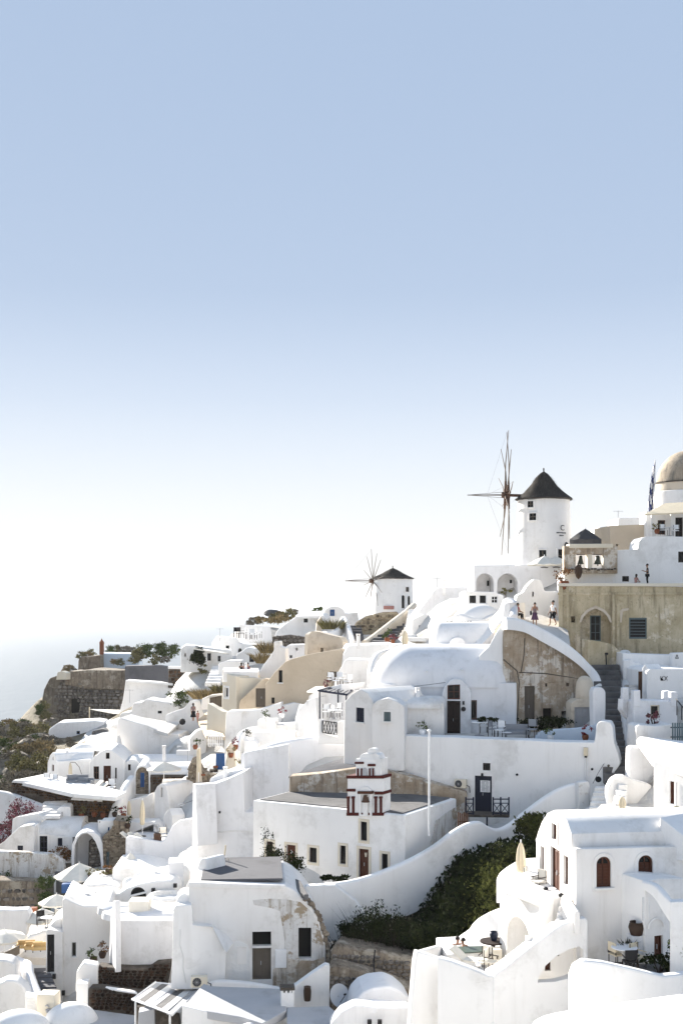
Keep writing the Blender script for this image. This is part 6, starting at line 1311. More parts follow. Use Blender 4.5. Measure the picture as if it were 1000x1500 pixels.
for y0, y1 in ((1313, 1307), (1322, 1316)):
    mb = MB(); a, b = f.pt(190, y0, -.05), f.pt(215, y1, -.05); d = (b - a); L = d.length; d.normalize(); mb.box((a + b) / 2, (L, .08, .12), d, f.W, d.cross(f.W)); mb.build('slat', 'white_paint', t)
mb = MB(); mb.lathe(at(245, 1320, 79.5), [(1.25, -.8), (1.3, .3), (1.2, .42), (1.0, .45), (.95, .2), (0, .18)], 28, sx=1.0); mb.build('curved_bench', 'white', t)
for x, y in ((225, 1304), (257, 1297)): mb = MB(); mb.box(f.pt(x, y, -.1), (.22, .2, .26), f.U, f.W); mb.build('wall_lamp', 'black', t)
t, f = bldg('chimney_block', 'square white chimney block standing on the low vaulted roofs', 'chimney', 247, 83, 7, [(247, 1300), (247, 1265), (269, 1264), (269, 1300)], 1.9, r=.05)
t, f = bldg('low_wall', 'low white roof terrace wall below the parasol yard', 'wall', 165, 90, 2, [(164, 1310), (165, 1273), (206, 1273), (232, 1278), (247, 1285), (247, 1310)], 5, r=.1)
for x, y, Y in ((190, 1291, 86.5), (206, 1283, 88.5)):
    mb = MB(); p = at(x, y + 3, Y); k = Y / F; mb.lathe(p, [(11 * k, -.4), (10 * k, 2 * k), (7 * k, 6 * k), (3 * k, 8 * k), (0, 8.5 * k)], 14); tag(mb.build('skylight_hump', 'white', ang=40), 'rounded white skylight hump on the low roof, ' + ('nearer the fan window' if x == 190 else 'nearer the chimney block'), 'skylight')
t, f = bldg('low_roof', 'bright low white roofs left of the fan window house', 'house', 112, 88, 2, [(110, 1345), (113, 1308), (120, 1298), (155, 1296), (175, 1300), (175, 1345)], 5, r=.3, rf=.4, ops=[('v', 116, 1307, 124, 1320, '', 'a'), ('v', 140, 1311, 143, 1314), ('v', 156, 1310, 159, 1313)])
t = thing('corner_house', 'tall white house with dark green door and curved parapet at lower left', 'house', at(110, 1440, 77)); f = Fac(91, 77, 6)
wall(t, f, [(91, 1460), (91, 1319), (95, 1316), (108, 1323), (122, 1328), (140, 1328), (158, 1326), (162, 1332), (162, 1440), (112, 1460)], 5, ops=[('p', 105, 1381, 111.5, 1402, 'metal_grey', 'l')], r=.12, rf=.15)
wall(t, Fac(68, 76.7, 6), [(67, 1450), (67.5, 1366), (70, 1362), (92, 1366), (92, 1470), (110, 1470), (112, 1500), (70, 1500)], 3, ops=[('d', 69, 1369.5, 79.5, 1425, 'black')], r=.06, name='door_front')
wall(t, Fac(70, 77.5, 6), [(69, 1372), (70, 1360), (80, 1349), (91, 1345), (92, 1372)], 3, r=.2, rf=.2, name='vault_roof')
for x, y in ((80.5, 1428), (94, 1452)): mb = MB(); mb.box(f.pt(x, y, -.42), (.2, .18, .28), f.U, f.W); mb.build('wall_lamp', 'black', t)
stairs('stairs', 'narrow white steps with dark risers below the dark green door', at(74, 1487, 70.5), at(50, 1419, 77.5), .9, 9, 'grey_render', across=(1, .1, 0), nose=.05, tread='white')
t = thing('stair_wall', 'thick curved white wall beside the narrow dark risered steps', 'wall', at(35, 1450, 74))
ribbon(t, [(18, 1390, 80), (20, 1398, 78), (30, 1404, 77), (41, 1409, 76), (44, 1424, 74.5), (51, 1442, 73), (60, 1462, 71.5)], .5, h=[2, 2.6, 2.8, 2.8, 2.6, 2.4, 2])
t, f = bldg('white_wall', 'rounded white wall at the lower left frame edge below brown planter', 'wall', -10, 74, 4, [(-12, 1520), (-12, 1406), (10, 1408), (22, 1413), (24, 1440), (38, 1455), (45, 1520)], 1.5, r=.2, rf=.3)
t, f = bldg('hump_wall', 'rounded white hump wall below the edge wall at lower left', 'wall', -10, 71.5, 4, [(-12, 1520), (-12, 1446), (8, 1437), (24, 1437), (36, 1448), (52, 1475), (52, 1520)], 1.2, r=.2, rf=.3)
t = thing('gate_pier', 'cream sunlit gate pier with a small lamp in the lower left corner', 'pier', at(67, 1500, 68)); f = Fac(54, 68, -6)
wall(t, f, [(54, 1530), (54, 1458), (80, 1459), (81, 1530)], 1.0, 'cream', r=.06); mb = MB(); mb.path([f.pt(67, 1474, -.02), f.pt(70, 1472, -.12), f.pt(73, 1475, -.1)], .035, 6); mb.lathe(f.pt(71, 1480, -.1), [(0, .12), (.14, .05), (.12, -.1), (0, -.12)], 8); mb.build('wall_lamp', 'metal_grey', t)
t = thing('louvre_box', 'white louvred box with sloping lid beside the cream gate pier', 'cabinet', at(46, 1482, 68.5)); f = Fac(37, 68.6, 10)
wall(t, f, [(37, 1490), (37, 1459), (54, 1462), (54, 1490)], .8, r=.03, name='box')
for i in range(7): mb = MB(); u0, v0, u1, v1 = rect_of(f, 39, 1463 + i * 2.6, 52, 1464.6 + i * 2.6); mb.box(f.P((u0 + u1) / 2, (v0 + v1) / 2, -.02), (u1 - u0, .05, v1 - v0), f.U, f.W); mb.build('louvre', 'white_paint', t)
for i, (cx, y, Y, rx, rz) in enumerate(((28, 1512, 66, 1.35, 1.15), (104, 1500, 67.5, 1.2, 1.15))):
    mb = MB(); mb.lathe(at(cx, y, Y), [(rx * math.cos(PI / 2 * j / 10), rz * math.sin(PI / 2 * j / 10)) for j in range(11)], 28, sx=1.25); tag(mb.build('dome_roof', 'white', ang=40), ('ribbed white dome roof in the lower left corner' if i == 0 else 'white dome roof strewn with dry twigs beside the cream pier'), 'roof')
t = thing('black_stone_walls', 'two low black lava stone walls with white ledge between', 'wall', at(190, 1470, 70)); f = Fac(143, 71, -3)
wall(t, f, [(142, 1490), (142, 1416), (165, 1419), (190, 1420), (218, 1419), (228, 1412), (250, 1410), (244, 1440), (236, 1490)], .9, 'dark_rock', r=.1, name='upper_wall')
stones(t, f, [(143, 1450), (143, 1417), (165, 1420), (190, 1421), (218, 1420), (229, 1413), (249, 1411), (243, 1440), (200, 1456)], .25, 'stone_black', w0=-.03, depth=.09)
f = Fac(129, 69.4, -3)
wall(t, f, [(129, 1500), (130, 1448), (150, 1448), (172, 1452), (200, 1455), (212, 1456), (208, 1500)], .8, 'dark_rock', r=.08, name='lower_wall')
stones(t, f, [(130, 1476), (131, 1449), (150, 1449), (172, 1453), (208, 1457), (206, 1485)], .25, 'stone_black', w0=-.03, depth=.09)
slab(t, [(133, 1447), (150, 1447), (202, 1455), (198, 1451), (145, 1443)], 69.7, 'white', .12, name='ledge', dz=.05)
wall(t, Fac(112, 69.3, 6), [(112, 1500), (112, 1442), (129, 1441), (130, 1500)], .9, r=.05, name='end_pier')
wall(t, Fac(112, 70.5, 4), [(110, 1455), (112, 1425), (121, 1411), (143, 1415), (143, 1455)], .9, r=.15, rf=.2, name='end_wall')
slab(t, [(128, 1478), (200, 1488), (205, 1520), (110, 1520), (118, 1490)], 69, 'concrete_pale', .4, name='lower_roof', dz=-.1)
# slatted lean-to
t = thing('lean_to', 'shabby white slatted lean-to roof on thin posts above dark yard', 'lean-to', at(230, 1500, 62))
A0, A1, B0, B1 = at(194, 1464, 65.5), at(252, 1487, 61.5), at(228, 1440, 68), at(296, 1448, 66)
rnd = random.Random(5)
for i in range(7):
    q0, q1 = i / 7 + .006, (i + 1) / 7 - .006; sg = rnd.uniform(-.05, .03)
    P4 = [A0.lerp(A1, q0), A0.lerp(A1, q1), B0.lerp(B1, q1), B0.lerp(B1, q0)]; P4 = [p + UP * (sg if j in (0, 1) else 0) for j, p in enumerate(P4)]
    mb = MB(); mb.add(P4 + [p - UP * .04 for p in P4], [(0, 1, 2, 3), (7, 6, 5, 4), (0, 4, 5, 1), (1, 5, 6, 2), (2, 6, 7, 3), (3, 7, 4, 0)]); mb.build('roof_panel', ['concrete_pale', 'white_worn', 'concrete'][i * 2 % 3], t)
for a, b, r_ in ((A0, A1, .07), (B0, B1, .07), (A0, B0, .06), (A1, B1, .06), (A0.lerp(A1, .45), B0.lerp(B1, .45), .05)): mb = MB(); mb.tube(a - UP * .02, b + UP * .03, r_, n=6); mb.build('beam', 'white_paint', t)
for p in (A0.lerp(A1, .08), A0.lerp(A1, .95)): mb = MB(); mb.tube(p, p - UP * 2.2, .06, n=6); mb.build('post', 'white_paint', t)
t, f = bldg('dark_yard_wall', 'dark stone yard wall in shade beneath the slatted lean-to', 'wall', 200, 65.5, 0, [(196, 1530), (200, 1476), (225, 1480), (262, 1488), (266, 1530)], .4, 'dark_rock', r=.05)
t, f = bldg('yard_box', 'pale concrete box under the slatted lean-to', 'box', 200, 63.5, 6, [(200, 1530), (203, 1484), (226, 1479), (228, 1530)], .8, 'concrete_pale', r=.05)
# restaurant terraces at the left edge
t, f = bldg('blue_shade_wall', 'plain white terrace wall in blue shade at the left edge', 'wall', -10, 84, 2, [(-12, 1400), (-12, 1333), (20, 1334), (40, 1333), (44, 1340), (38, 1372), (20, 1388), (18, 1400)], 1.0, r=.12, rf=.1)
t, f = bldg('rock_terraces', 'old layered rubble terrace wall above the blue shaded wall', 'wall', -10, 93, 3, [(-12, 1345), (-12, 1290), (30, 1292), (62, 1293), (64, 1345)], 1.5, 'rubble_face', r=.2, jit=.15)
for y in (1301, 1312, 1322): stones(t, f, [(-10, y + 8), (-10, y), (58, y), (58, y + 8)], .42, 'stone_grey', w0=-.04, depth=.12, seed=y)
t = thing('dining_terrace', 'sunlit dining terrace with parasols above the narrow steps', 'terrace', at(55, 1400, 80)); t['kind'] = 'structure'
slab(t, [(22, 1402), (68, 1404), (72, 1370), (42, 1368)], 79.5, 'paving', .5, name='paving', dz=-.3); slab(t, [(40, 1366), (70, 1370), (92, 1330), (60, 1325)], 84, 'white', .5, name='upper_paving', dz=-.5)
ribbon(t, [(20, 1388, 80.5), (35, 1376, 82), (55, 1368, 83.5), (72, 1362, 84)], .4, h=.7, name='kerb')
t, f = bldg('brown_planter', 'long brown trough planter on the terrace edge at lower left', 'planter', 2, 77.5, -14, [(2, 1410), (2, 1398), (21, 1389), (21, 1402)], .7, 'grey_wood', r=.04)

# ================================================================== right middle: white lanes and houses beside the stone stairs
t = thing('stair_house', 'white house block with black painted mark and dark doorway beside the stone stairs', 'house', at(970, 1030, 86)); f = Fac(948, 85, 5)
wall(t, f, [(947, 1040), (947, 984), (952, 980), (1012, 980), (1012, 1040)], 5, r=.08)
text_on(t, 'ΚΧ', f.pt(972, 994.5, -.03), f.U, -f.W, .42, 'black')
wall(t, Fac(940, 85.6, -50), [(939, 1035), (940, 980), (944, 973), (949, 980), (949, 1035)], 1.6, r=.08, name='left_flank')
mb = MB(); mb.box((at(937.5, 984, 86) + at(937.5, 1030, 86)) / 2, (.24, .2, 2.2)); mb.build('rusty_post', 'rust', t)
t, f = bldg('back_wall', 'long white wall under the ochre house with a black painted mark', 'wall', 911, 90, 2, [(910, 1000), (912, 957), (930, 958), (990, 960), (1012, 958), (1012, 1000)], 2, r=.08)
wall(t, Fac(984, 89.4, 2), [(984, 985), (985, 957), (1012, 956), (1012, 985)], .8, r=.06, name='pier'); text_on(t, 'Δ', Fac(984, 89.4, 2).pt(991, 962.5, -.03), f.U, -f.W, .4, 'black')
wall(t, Fac(912, 89.4, -6), [(912, 1000), (913, 968), (924, 966), (928, 970), (938, 972), (938, 1000)], .8, r=.08, name='low_block')
stairs('stairs', 'tiny white steps behind the gate piers of the right lane', at(921, 1026, 83), at(921, 1003, 87), .5, 6, 'paving', across=(1, 0, 0))
t = thing('lane_wall', 'white lane wall with square piers and framed cream window', 'wall', at(955, 1065, 80)); f = Fac(928, 80.3, 4)
wall(t, f, [(927, 1085), (928, 1028), (938, 1026), (982, 1028), (992, 1028), (992, 1085)], 1.6, ops=[('p', 952, 1033, 965.5, 1049, 'cream', 't')], r=.06)
wall(t, f, [(927.5, 1035), (927.5, 1012), (937, 1011), (937.5, 1035)], .6, r=.05, w0=-.06, name='pier'); wall(t, f, [(982, 1035), (982, 1014), (992, 1014), (992, 1035)], .6, r=.05, w0=-.06, name='pier')
wall(t, Fac(912, 81.5, 4), [(911.5, 1030), (912, 1008), (920, 1007), (921, 1030)], .5, r=.05, name='pier'); wall(t, Fac(971, 82.5, 4), [(971, 1030), (972, 1013), (981, 1012), (982, 1030)], .5, r=.05, name='pier')
wall(t, Fac(912, 81.3, 40), [(911, 1040), (912, 1024), (920, 1026), (929, 1031), (929, 1060), (918, 1050)], .4, r=.05, name='sloping_wall')
t, f = bldg('low_wall', 'low white planter wall below the pink oleander', 'wall', 932, 77.5, 5, [(931, 1100), (932, 1065), (936, 1062), (960, 1064), (984, 1061), (986, 1100)], 1.8, r=.08)
t = thing('grey_fence', 'grey wooden slat fence at the right frame edge', 'fence', at(993, 1086, 77)); f = Fac(984, 77, 3)
for i in range(6): mb = MB(); u, v = f.loc(985 + i * 3.4, 1072); mb.box(f.P(u, v, 0), (.09, .04, 1.1), f.U, f.W); mb.build('slat', 'grey_blue', t)
for y in (1066, 1080): mb = MB(); u, v = f.loc(993, y); mb.box(f.P(u, v, .05), (.95, .04, .07), f.U, f.W); mb.build('rail', 'dark_wood', t)
t = thing('black_handrail', 'black metal handrail descending at the right edge by the lane wall', 'railing', at(996, 1050, 79))
mb = MB(); mb.path([at(990, 1024, 80), at(997, 1033, 79), at(1004, 1041, 78)], .04, 6); mb.build('handrail', 'black', t)
for x, y0, y1 in ((991, 1026, 1048), (998, 1035, 1055)): mb = MB(); mb.tube(at(x, y0, 79.5), at(x, y1, 79.5), .03, n=6); mb.build('baluster', 'black', t)
t = thing('bright_house', 'dazzling white sunlit house with sloping roof and narrow brown window at the right edge', 'house', at(980, 1190, 67)); f = Fac(1002, 66, -58)
wall(t, f, [(957, 1235), (957, 1114), (1006, 1129), (1006, 1235)], 4, ops=[('s', 980.5, 1145, 987, 1178, 'brown_wood')], r=.08)
sheet(t, [(955, 1115, 68.6), (1008, 1132, 65.2), (1030, 1100, 70), (1012, 1087, 76), (937, 1079, 77), (932, 1084, 75.5)], .3, 'white', 'roof')
wall(t, Fac(936, 76.2, -30), [(934, 1110), (934, 1084), (948, 1086), (957, 1112)], .6, r=.05, name='eave_wall')
mb = MB(); mb.tube(f.pt(991, 1146, -.06), f.pt(991, 1184, -.06), .045, n=6); mb.build('downpipe', 'white_worn', t)
pot('round_pot', 'small yellow green ball ornament under the downpipe of the bright house', at(991, 1190, 64), .3, .16, 'leaf_olive')
t, f = bldg('draped_wall', 'white pier wall with draped cloth left of the dazzling white house', 'wall', 922, 74.5, 5, [(921, 1150), (922, 1097), (926, 1094), (940, 1094), (958, 1102), (958, 1150)], .8, r=.1)
t = thing('curved_stair', 'rounded white wall with small steps above the gabled vault', 'stairs', at(905, 1185, 72)); f = Fac(889, 73, 3)
wall(t, f, [(888, 1200), (890, 1155), (896, 1142), (905, 1137), (915, 1136), (925, 1142), (955, 1150), (957, 1200)], .7, r=.12, rf=.3)
for i in range(4): wall(t, Fac(906 - i * 2, 72.6 - i * .35, 3), [(906 - i * 2, 1200), (906 - i * 2, 1150 + i * 9), (919 - i, 1150 + i * 9), (919 - i, 1200)], .5, r=.04, name='step')
stairs('stairs', 'short white worn steps beside the stained end pier', at(862, 1188, 73.5), at(872, 1152, 77), 1.1, 5, 'white_worn', across=(1, 0, 0), nose=.08)
slab(thing('small_terrace', 'small white terrace with closed parasol behind the gabled vault', 'terrace', at(920, 1190, 69)), [(870, 1189), (958, 1187), (958, 1177), (880, 1178)], 69.5, 'paving', .3, name='paving')
t, f = bldg('vault_terrace', 'bright white roof terrace edge right of the great gabled vault', 'house', 967, 53, -52, [(965, 1260), (966, 1197), (1010, 1232), (1010, 1262)], 4, r=.08)

# ================================================================== plants
GC = np.array([tuple(at(*p)) for p in GP]); GC[:, 2] -= 1.7
def gz(x, y):
    d2 = ((GC[:, :2] - np.array((x, y))) ** 2).sum(1); w = 1 / (d2 / (0.03 * y + 1.2) ** 2 + .15) ** 2.2
    return float((w * GC[:, 2]).sum() / w.sum())
# the dark gully below the garden wall
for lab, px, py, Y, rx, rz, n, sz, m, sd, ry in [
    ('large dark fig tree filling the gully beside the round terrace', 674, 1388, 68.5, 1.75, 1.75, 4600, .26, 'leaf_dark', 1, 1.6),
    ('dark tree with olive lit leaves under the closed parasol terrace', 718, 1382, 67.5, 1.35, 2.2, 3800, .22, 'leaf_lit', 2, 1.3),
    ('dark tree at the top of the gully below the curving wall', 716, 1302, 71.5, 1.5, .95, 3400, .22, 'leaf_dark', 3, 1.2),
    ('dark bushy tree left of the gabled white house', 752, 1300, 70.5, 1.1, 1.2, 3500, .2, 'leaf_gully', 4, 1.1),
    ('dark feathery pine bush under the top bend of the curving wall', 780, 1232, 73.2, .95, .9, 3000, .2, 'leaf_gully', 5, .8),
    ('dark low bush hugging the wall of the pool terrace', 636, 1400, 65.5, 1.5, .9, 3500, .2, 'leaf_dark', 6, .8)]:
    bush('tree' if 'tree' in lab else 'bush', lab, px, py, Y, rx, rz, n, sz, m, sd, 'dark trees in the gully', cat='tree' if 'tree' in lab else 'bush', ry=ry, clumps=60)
for i, (px, py, Y, rx, L, lab) in enumerate([(512, 1402, 67.8, .9, 2.0, 'low end of the rubble vaults'), (545, 1400, 67.5, 1.0, 2.9, 'tall and feathery in the middle of the row'), (580, 1404, 67.2, 1.0, 2.5, 'above the rubble vaults'), (612, 1406, 66.8, .9, 1.7, 'next to the fig tree')]):
    p = at(px, py, Y); t = thing('oleander_bush', 'dark upright oleander bush, ' + lab, 'bush', p, 'oleander bushes above the rubble vaults')
    blades(t, p, (rx, .7), 90, L, 'dark_wood', 20 + i, name='stem', lean=.5, wd=.012); leaves(t, p + UP * L * .45, (rx * 1.05, .8, L * .5), 4200, .2, 'leaf_dark', 30 + i, up=1.4, asp=.3, clumps=50, shell=.1)
def undergrowth():
    rnd = random.Random(44); vs = []; fs = []
    while len(fs) < 12000:
        px, py, Y = rnd.uniform(490, 800), rnd.uniform(1200, 1440), rnd.uniform(63.5, 74)
        x = (px - CX) * Y / F; yb = 1400 - (Y - 65) * 19
        if abs(px - (560 + (1400 - yb) * 1.0)) > 120: continue
        z = gz(x, Y) + rnd.random() ** 2 * .8; p = Vector((x, Y, z)); a = Vector((rnd.gauss(0, 1), rnd.gauss(0, 1), rnd.gauss(0, 1) + .4)).normalized(); q = a.orthogonal().normalized(); s = rnd.uniform(.12, .26); h = len(vs)
        vs += [p - a * s, p + q * s * .5, p + a * s, p - q * s * .5]; fs.append((h, h + 1, h + 2, h + 3))
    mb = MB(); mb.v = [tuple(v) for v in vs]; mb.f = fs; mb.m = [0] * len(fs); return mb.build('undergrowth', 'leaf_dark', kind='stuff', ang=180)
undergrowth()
# scrub on the seaward slope: a few kinds copied as separate bushes
protos = []
for i, (m, n, rz, up) in enumerate([('leaf_olive', 1200, .75, .3), ('leaf_dry', 1200, .6, .8), ('leaf_grey', 1100, .65, .4), ('leaf_green', 1300, .8, .2), ('leaf_grey', 900, .45, .9)]):
    t = thing('scrub_bush', ['olive green scrub bush on the seaward slope', 'straw coloured dry scrub bush on the seaward slope', 'grey brown twiggy scrub bush on the seaward slope', 'dark green scrub bush on the seaward slope', 'low grey dry tussock on the seaward slope'][i], 'bush', (0, 0, 0), 'scrub bushes on the slope')
    leaves(t, Vector((0, 0, rz * .75)), (1, 1, rz), n, .21, m, 60 + i, clumps=30, up=up); protos.append(t)
rnd = random.Random(17); used = [0] * 5
def scrub(px, py, Y, s, k, z=None, label=None, group='scrub bushes on the slope'):
    p = at(px, py, Y); p.z = gz(p.x, p.y) - .1 if z is None else p.z
    o = protos[k] if not used[k] else copy_tree(protos[k], None, p, rnd.random() * 6)
    used[k] += 1; s *= .62 if group != 'scrub bushes on the slope' else .8; o.location = p; o.scale = (s, s, s * rnd.uniform(.75, 1.15)); ORG[o.name] = p; o['group'] = group
    if label: o['label'] = label
    return o
n_ = 0
while n_ < 80:
    px, Y = rnd.uniform(-8, 112), rnd.uniform(118, 182)
    x = (px - CX) * Y / F; z = gz(x, Y); py = HY + (CZ - z) * F / Y
    if py < 1035 or py > 1162 or (px > 70 and py > 1095) or (px > 66 and py < 1085): continue
    k = rnd.choice([0, 0, 1, 1, 2, 2, 2, 3, 4, 4]); scrub(px, py, Y, rnd.uniform(.7, 1.9), k); n_ += 1
for px, py, Y, s, k in [(4, 1292, 96.5, 1.2, 3), (14, 1298, 96, .9, 2), (2, 1312, 95, 1.0, 3), (20, 1288, 97, .7, 4), (40, 1302, 95.4, .5, 4), (66, 1322, 91, 1.1, 3), (67, 1300, 91.5, 1.0, 3), (64, 1335, 90.5, .9, 3)]:
    scrub(px, py, Y, s, k, 1, ['olive', 'straw', 'grey brown scrub bush beside the peeling garden wall', 'dark green bush by the old layered rubble wall', 'low grey tussock below the peeling garden wall'][k], 'bushes below the peeling wall')
for px, py, Y, s, k in [(118, 964, 198, 1.3, 0), (127, 962, 200, 1.5, 1), (136, 960, 202, 1.4, 0), (162, 957, 206, 1.5, 3), (170, 955, 207, 1.5, 0), (183, 957, 207, 1.6, 2), (192, 957, 206, 1.3, 2), (100, 982, 196, 1.4, 1), (95, 985, 195, 1.0, 1), (108, 985, 196, 1.0, 2), (205, 966, 188, 1.9, 0), (214, 960, 190, 2.6, 3), (224, 972, 186, 1.6, 0), (235, 958, 192, 2.2, 3), (246, 962, 190, 2.0, 3), (240, 970, 187, 1.6, 2), (168, 972, 194, 1.2, 1), (176, 974, 193, 1.1, 0), (196, 970, 190, 1.6, 0), (62, 1038, 183, 1.6, 0), (58, 1046, 181, 1.5, 3), (66, 1052, 180, 1.4, 0), (255, 955, 192, 1.6, 3)]:
    scrub(px, py, Y, s, k, 1, {0: 'olive green bush on top of the castle rock', 1: 'straw coloured bush on top of the castle rock', 2: 'grey dry bush on top of the castle rock', 3: 'dark green round bush on top of the castle rock'}[k], 'bushes on the castle rock')
for i, (px, py, Y, s, k) in enumerate([(372, 914, 166, 1.2, 2), (382, 912, 165, 1.2, 1), (394, 912, 162, 1.4, 1), (405, 912, 160, 1.5, 1), (415, 909, 158, 1.4, 1), (424, 905, 158, 1.3, 0), (366, 917, 166, 1.0, 2), (400, 908, 163, 1.2, 0), (410, 904, 164, 1.2, 1), (431, 901, 160, 1.0, 2)]):
    scrub(px, py, Y, s, k, 1, {0: 'olive bush below the mushroom boulder', 1: 'straw coloured bush below the mushroom boulder', 2: 'grey bush below the mushroom boulder'}[k], 'dry scrub below the boulder')
rk = None
for i in range(34):
    for _ in range(60):
        px, Y = rnd.uniform(-6, 108), rnd.uniform(120, 182); x = (px - CX) * Y / F; z = gz(x, Y); py = HY + (CZ - z) * F / Y
        if 1042 < py < 1155 and not (px > 70 and py > 1090): break
    if rk is None:
        mb = MB(); mb.lathe((0, 0, 0), [(1.1, -.5), (1.15, .1), (.8, .55), (.35, .75), (0, .8)], 9); mb.v = [tuple(Vector(v) + Vector(noise.noise_vector(Vector(v) * 1.1)) * .45) for v in mb.v]
        rk = mb.build('rock', 'rock_face', ang=15); o = tag(rk, 'grey brown rock cropping out of the seaward slope', 'rock', 'rocks on the slope')
    else: o = rk.copy(); COL.objects.link(o)
    s = rnd.uniform(.5, 1.7); o.location = (x, Y, z); o.scale = (s * 1.3, s, s * .8); o.rotation_euler = (0, 0, rnd.random() * 6)
# single plants
bush('bush', 'round dark bush beside the white awning house door', 290, 974, 141, .8, .95, 2600, .2, 'leaf_dark', 71)
bush('bush', 'bright green bush above the curved lane wall', 262, 1032, 138, 1.5, .9, 1000, .22, 'leaf_green', 72)
bush('bush', 'small green bush on the garden of the awning house', 296, 986, 142, .8, .5, 400, .2, 'leaf_olive', 73)
for i, (px, py, Y, rx, L, n, m, lab) in enumerate([(308, 1024, 126, 1.5, 1.2, 700, 'leaf_dry', 'large tussock of dry grass above the lane door'), (291, 1024, 128, .6, 1.3, 260, 'leaf_dry', 'tall thin dry grass by the pale steps'), (322, 1014, 126, .7, 1.0, 300, 'leaf_olive', 'green and straw grass tuft against the cream house'),
        (391, 957, 136, .7, 1.6, 420, 'leaf_dry', 'tall straw grass beside the dark lava wall'), (382, 972, 134, .5, 1.6, 260, 'leaf_dry', 'narrow straw grass strip beside the chimney wall'), (487, 922, 142, 1.2, 1.4, 500, 'leaf_olive', 'grey green bush inside the curved parapet below the hut')]):
    p = at(px, py, Y); t = thing('grass_tussock', lab, 'grass'.replace('grass', 'tussock'), p); blades(t, p, (rx, rx * .6), n, L, m, 80 + i, wd=.035)
bush('palm_bush', 'small dark palm like bush left of the round topped hut', 465, 905, 157, 1.0, .7, 600, .3, 'leaf_green', 90, up=.5)
bush('oleander', 'pink flowering oleander by the sloping lane wall', 30, 1240, 104, 1.35, 2.0, 3200, .17, 'leaf_pink', 91, clumps=45)
bush('oleander', 'dark lower oleander at the left frame edge', 4, 1245, 103, .9, 1.2, 1300, .17, 'leaf_pink', 92)
bush('bush', 'rounded flowering bush beside the navy door window', 90, 1262, 98.8, .85, .62, 1300, .13, 'leaf_orange', 93)
t = bush('climbing_plant', 'straggly climbing shrub on the chapel house front', 408, 1290, 74.2, 1.35, .95, 3800, .14, 'leaf_dark', 94, ry=.5, clumps=40)
leaves(t, at(392, 1240, 75.0), (.5, .2, 1.2), 420, .11, 'leaf_dark', 95, clumps=14)
bush('agave', 'dark spiky plants at the foot of the chapel house', 490, 1293, 73.4, .8, .25, 500, .22, 'leaf_dark', 96, ry=.3, stem=False, up=.5)
bush('dark_bush', 'dark wild bush in the courtyard of the ruined wall', 800, 1068, 85.4, 1.5, .5, 1700, .2, 'leaf_dark', 97, ry=.6)
bush('dark_bush', 'small dark wild bush under the ruined wall doorway', 772, 1068, 85.2, .6, .4, 500, .18, 'leaf_dark', 98)
bush('oleander', 'pink and cream oleander in front of the framed cream window', 957, 1064, 78.8, .42, .5, 420, .15, 'leaf_pink', 99)
bush('terrace_plant', 'spiky dark plant on the terrace table wall', 712, 1062, 85, .75, .3, 350, .2, 'leaf_dark', 100, stem=False, up=.7)
for i, (px, py, Y, r, m, lab, h) in enumerate([(826, 866, 96, .85, 'leaf_orange', 'terracotta pot with orange green shrub beside the ochre house', .8), (735, 917, 101, .45, 'leaf_olive', 'small green shrub on the bright sloping wall', .3), (567, 941, 126, .6, 'leaf_green', 'potted yellow green shrub on the grey steps', .5), (575, 944, 124, .45, 'leaf_pink', 'terracotta pot with red flowers beside the grey steps', .5)]):
    pot('potted_shrub', lab, at(px, py, Y), h, r * .5, 'terracotta', None, m, n=260, ps=.17, ph=1.5)
t = thing('topiary', 'clipped ball topiary on a thin stem above the black panels', 'tree', at(740, 886, 103)); mb = MB(); mb.tube(at(740, 886, 103), at(740.5, 866, 103), .04, n=6); mb.build('trunk', 'dark_wood', t); leaves(t, at(740.5, 867, 103), (.5, .5, .3), 380, .13, 'leaf_olive', 110, name='crown')
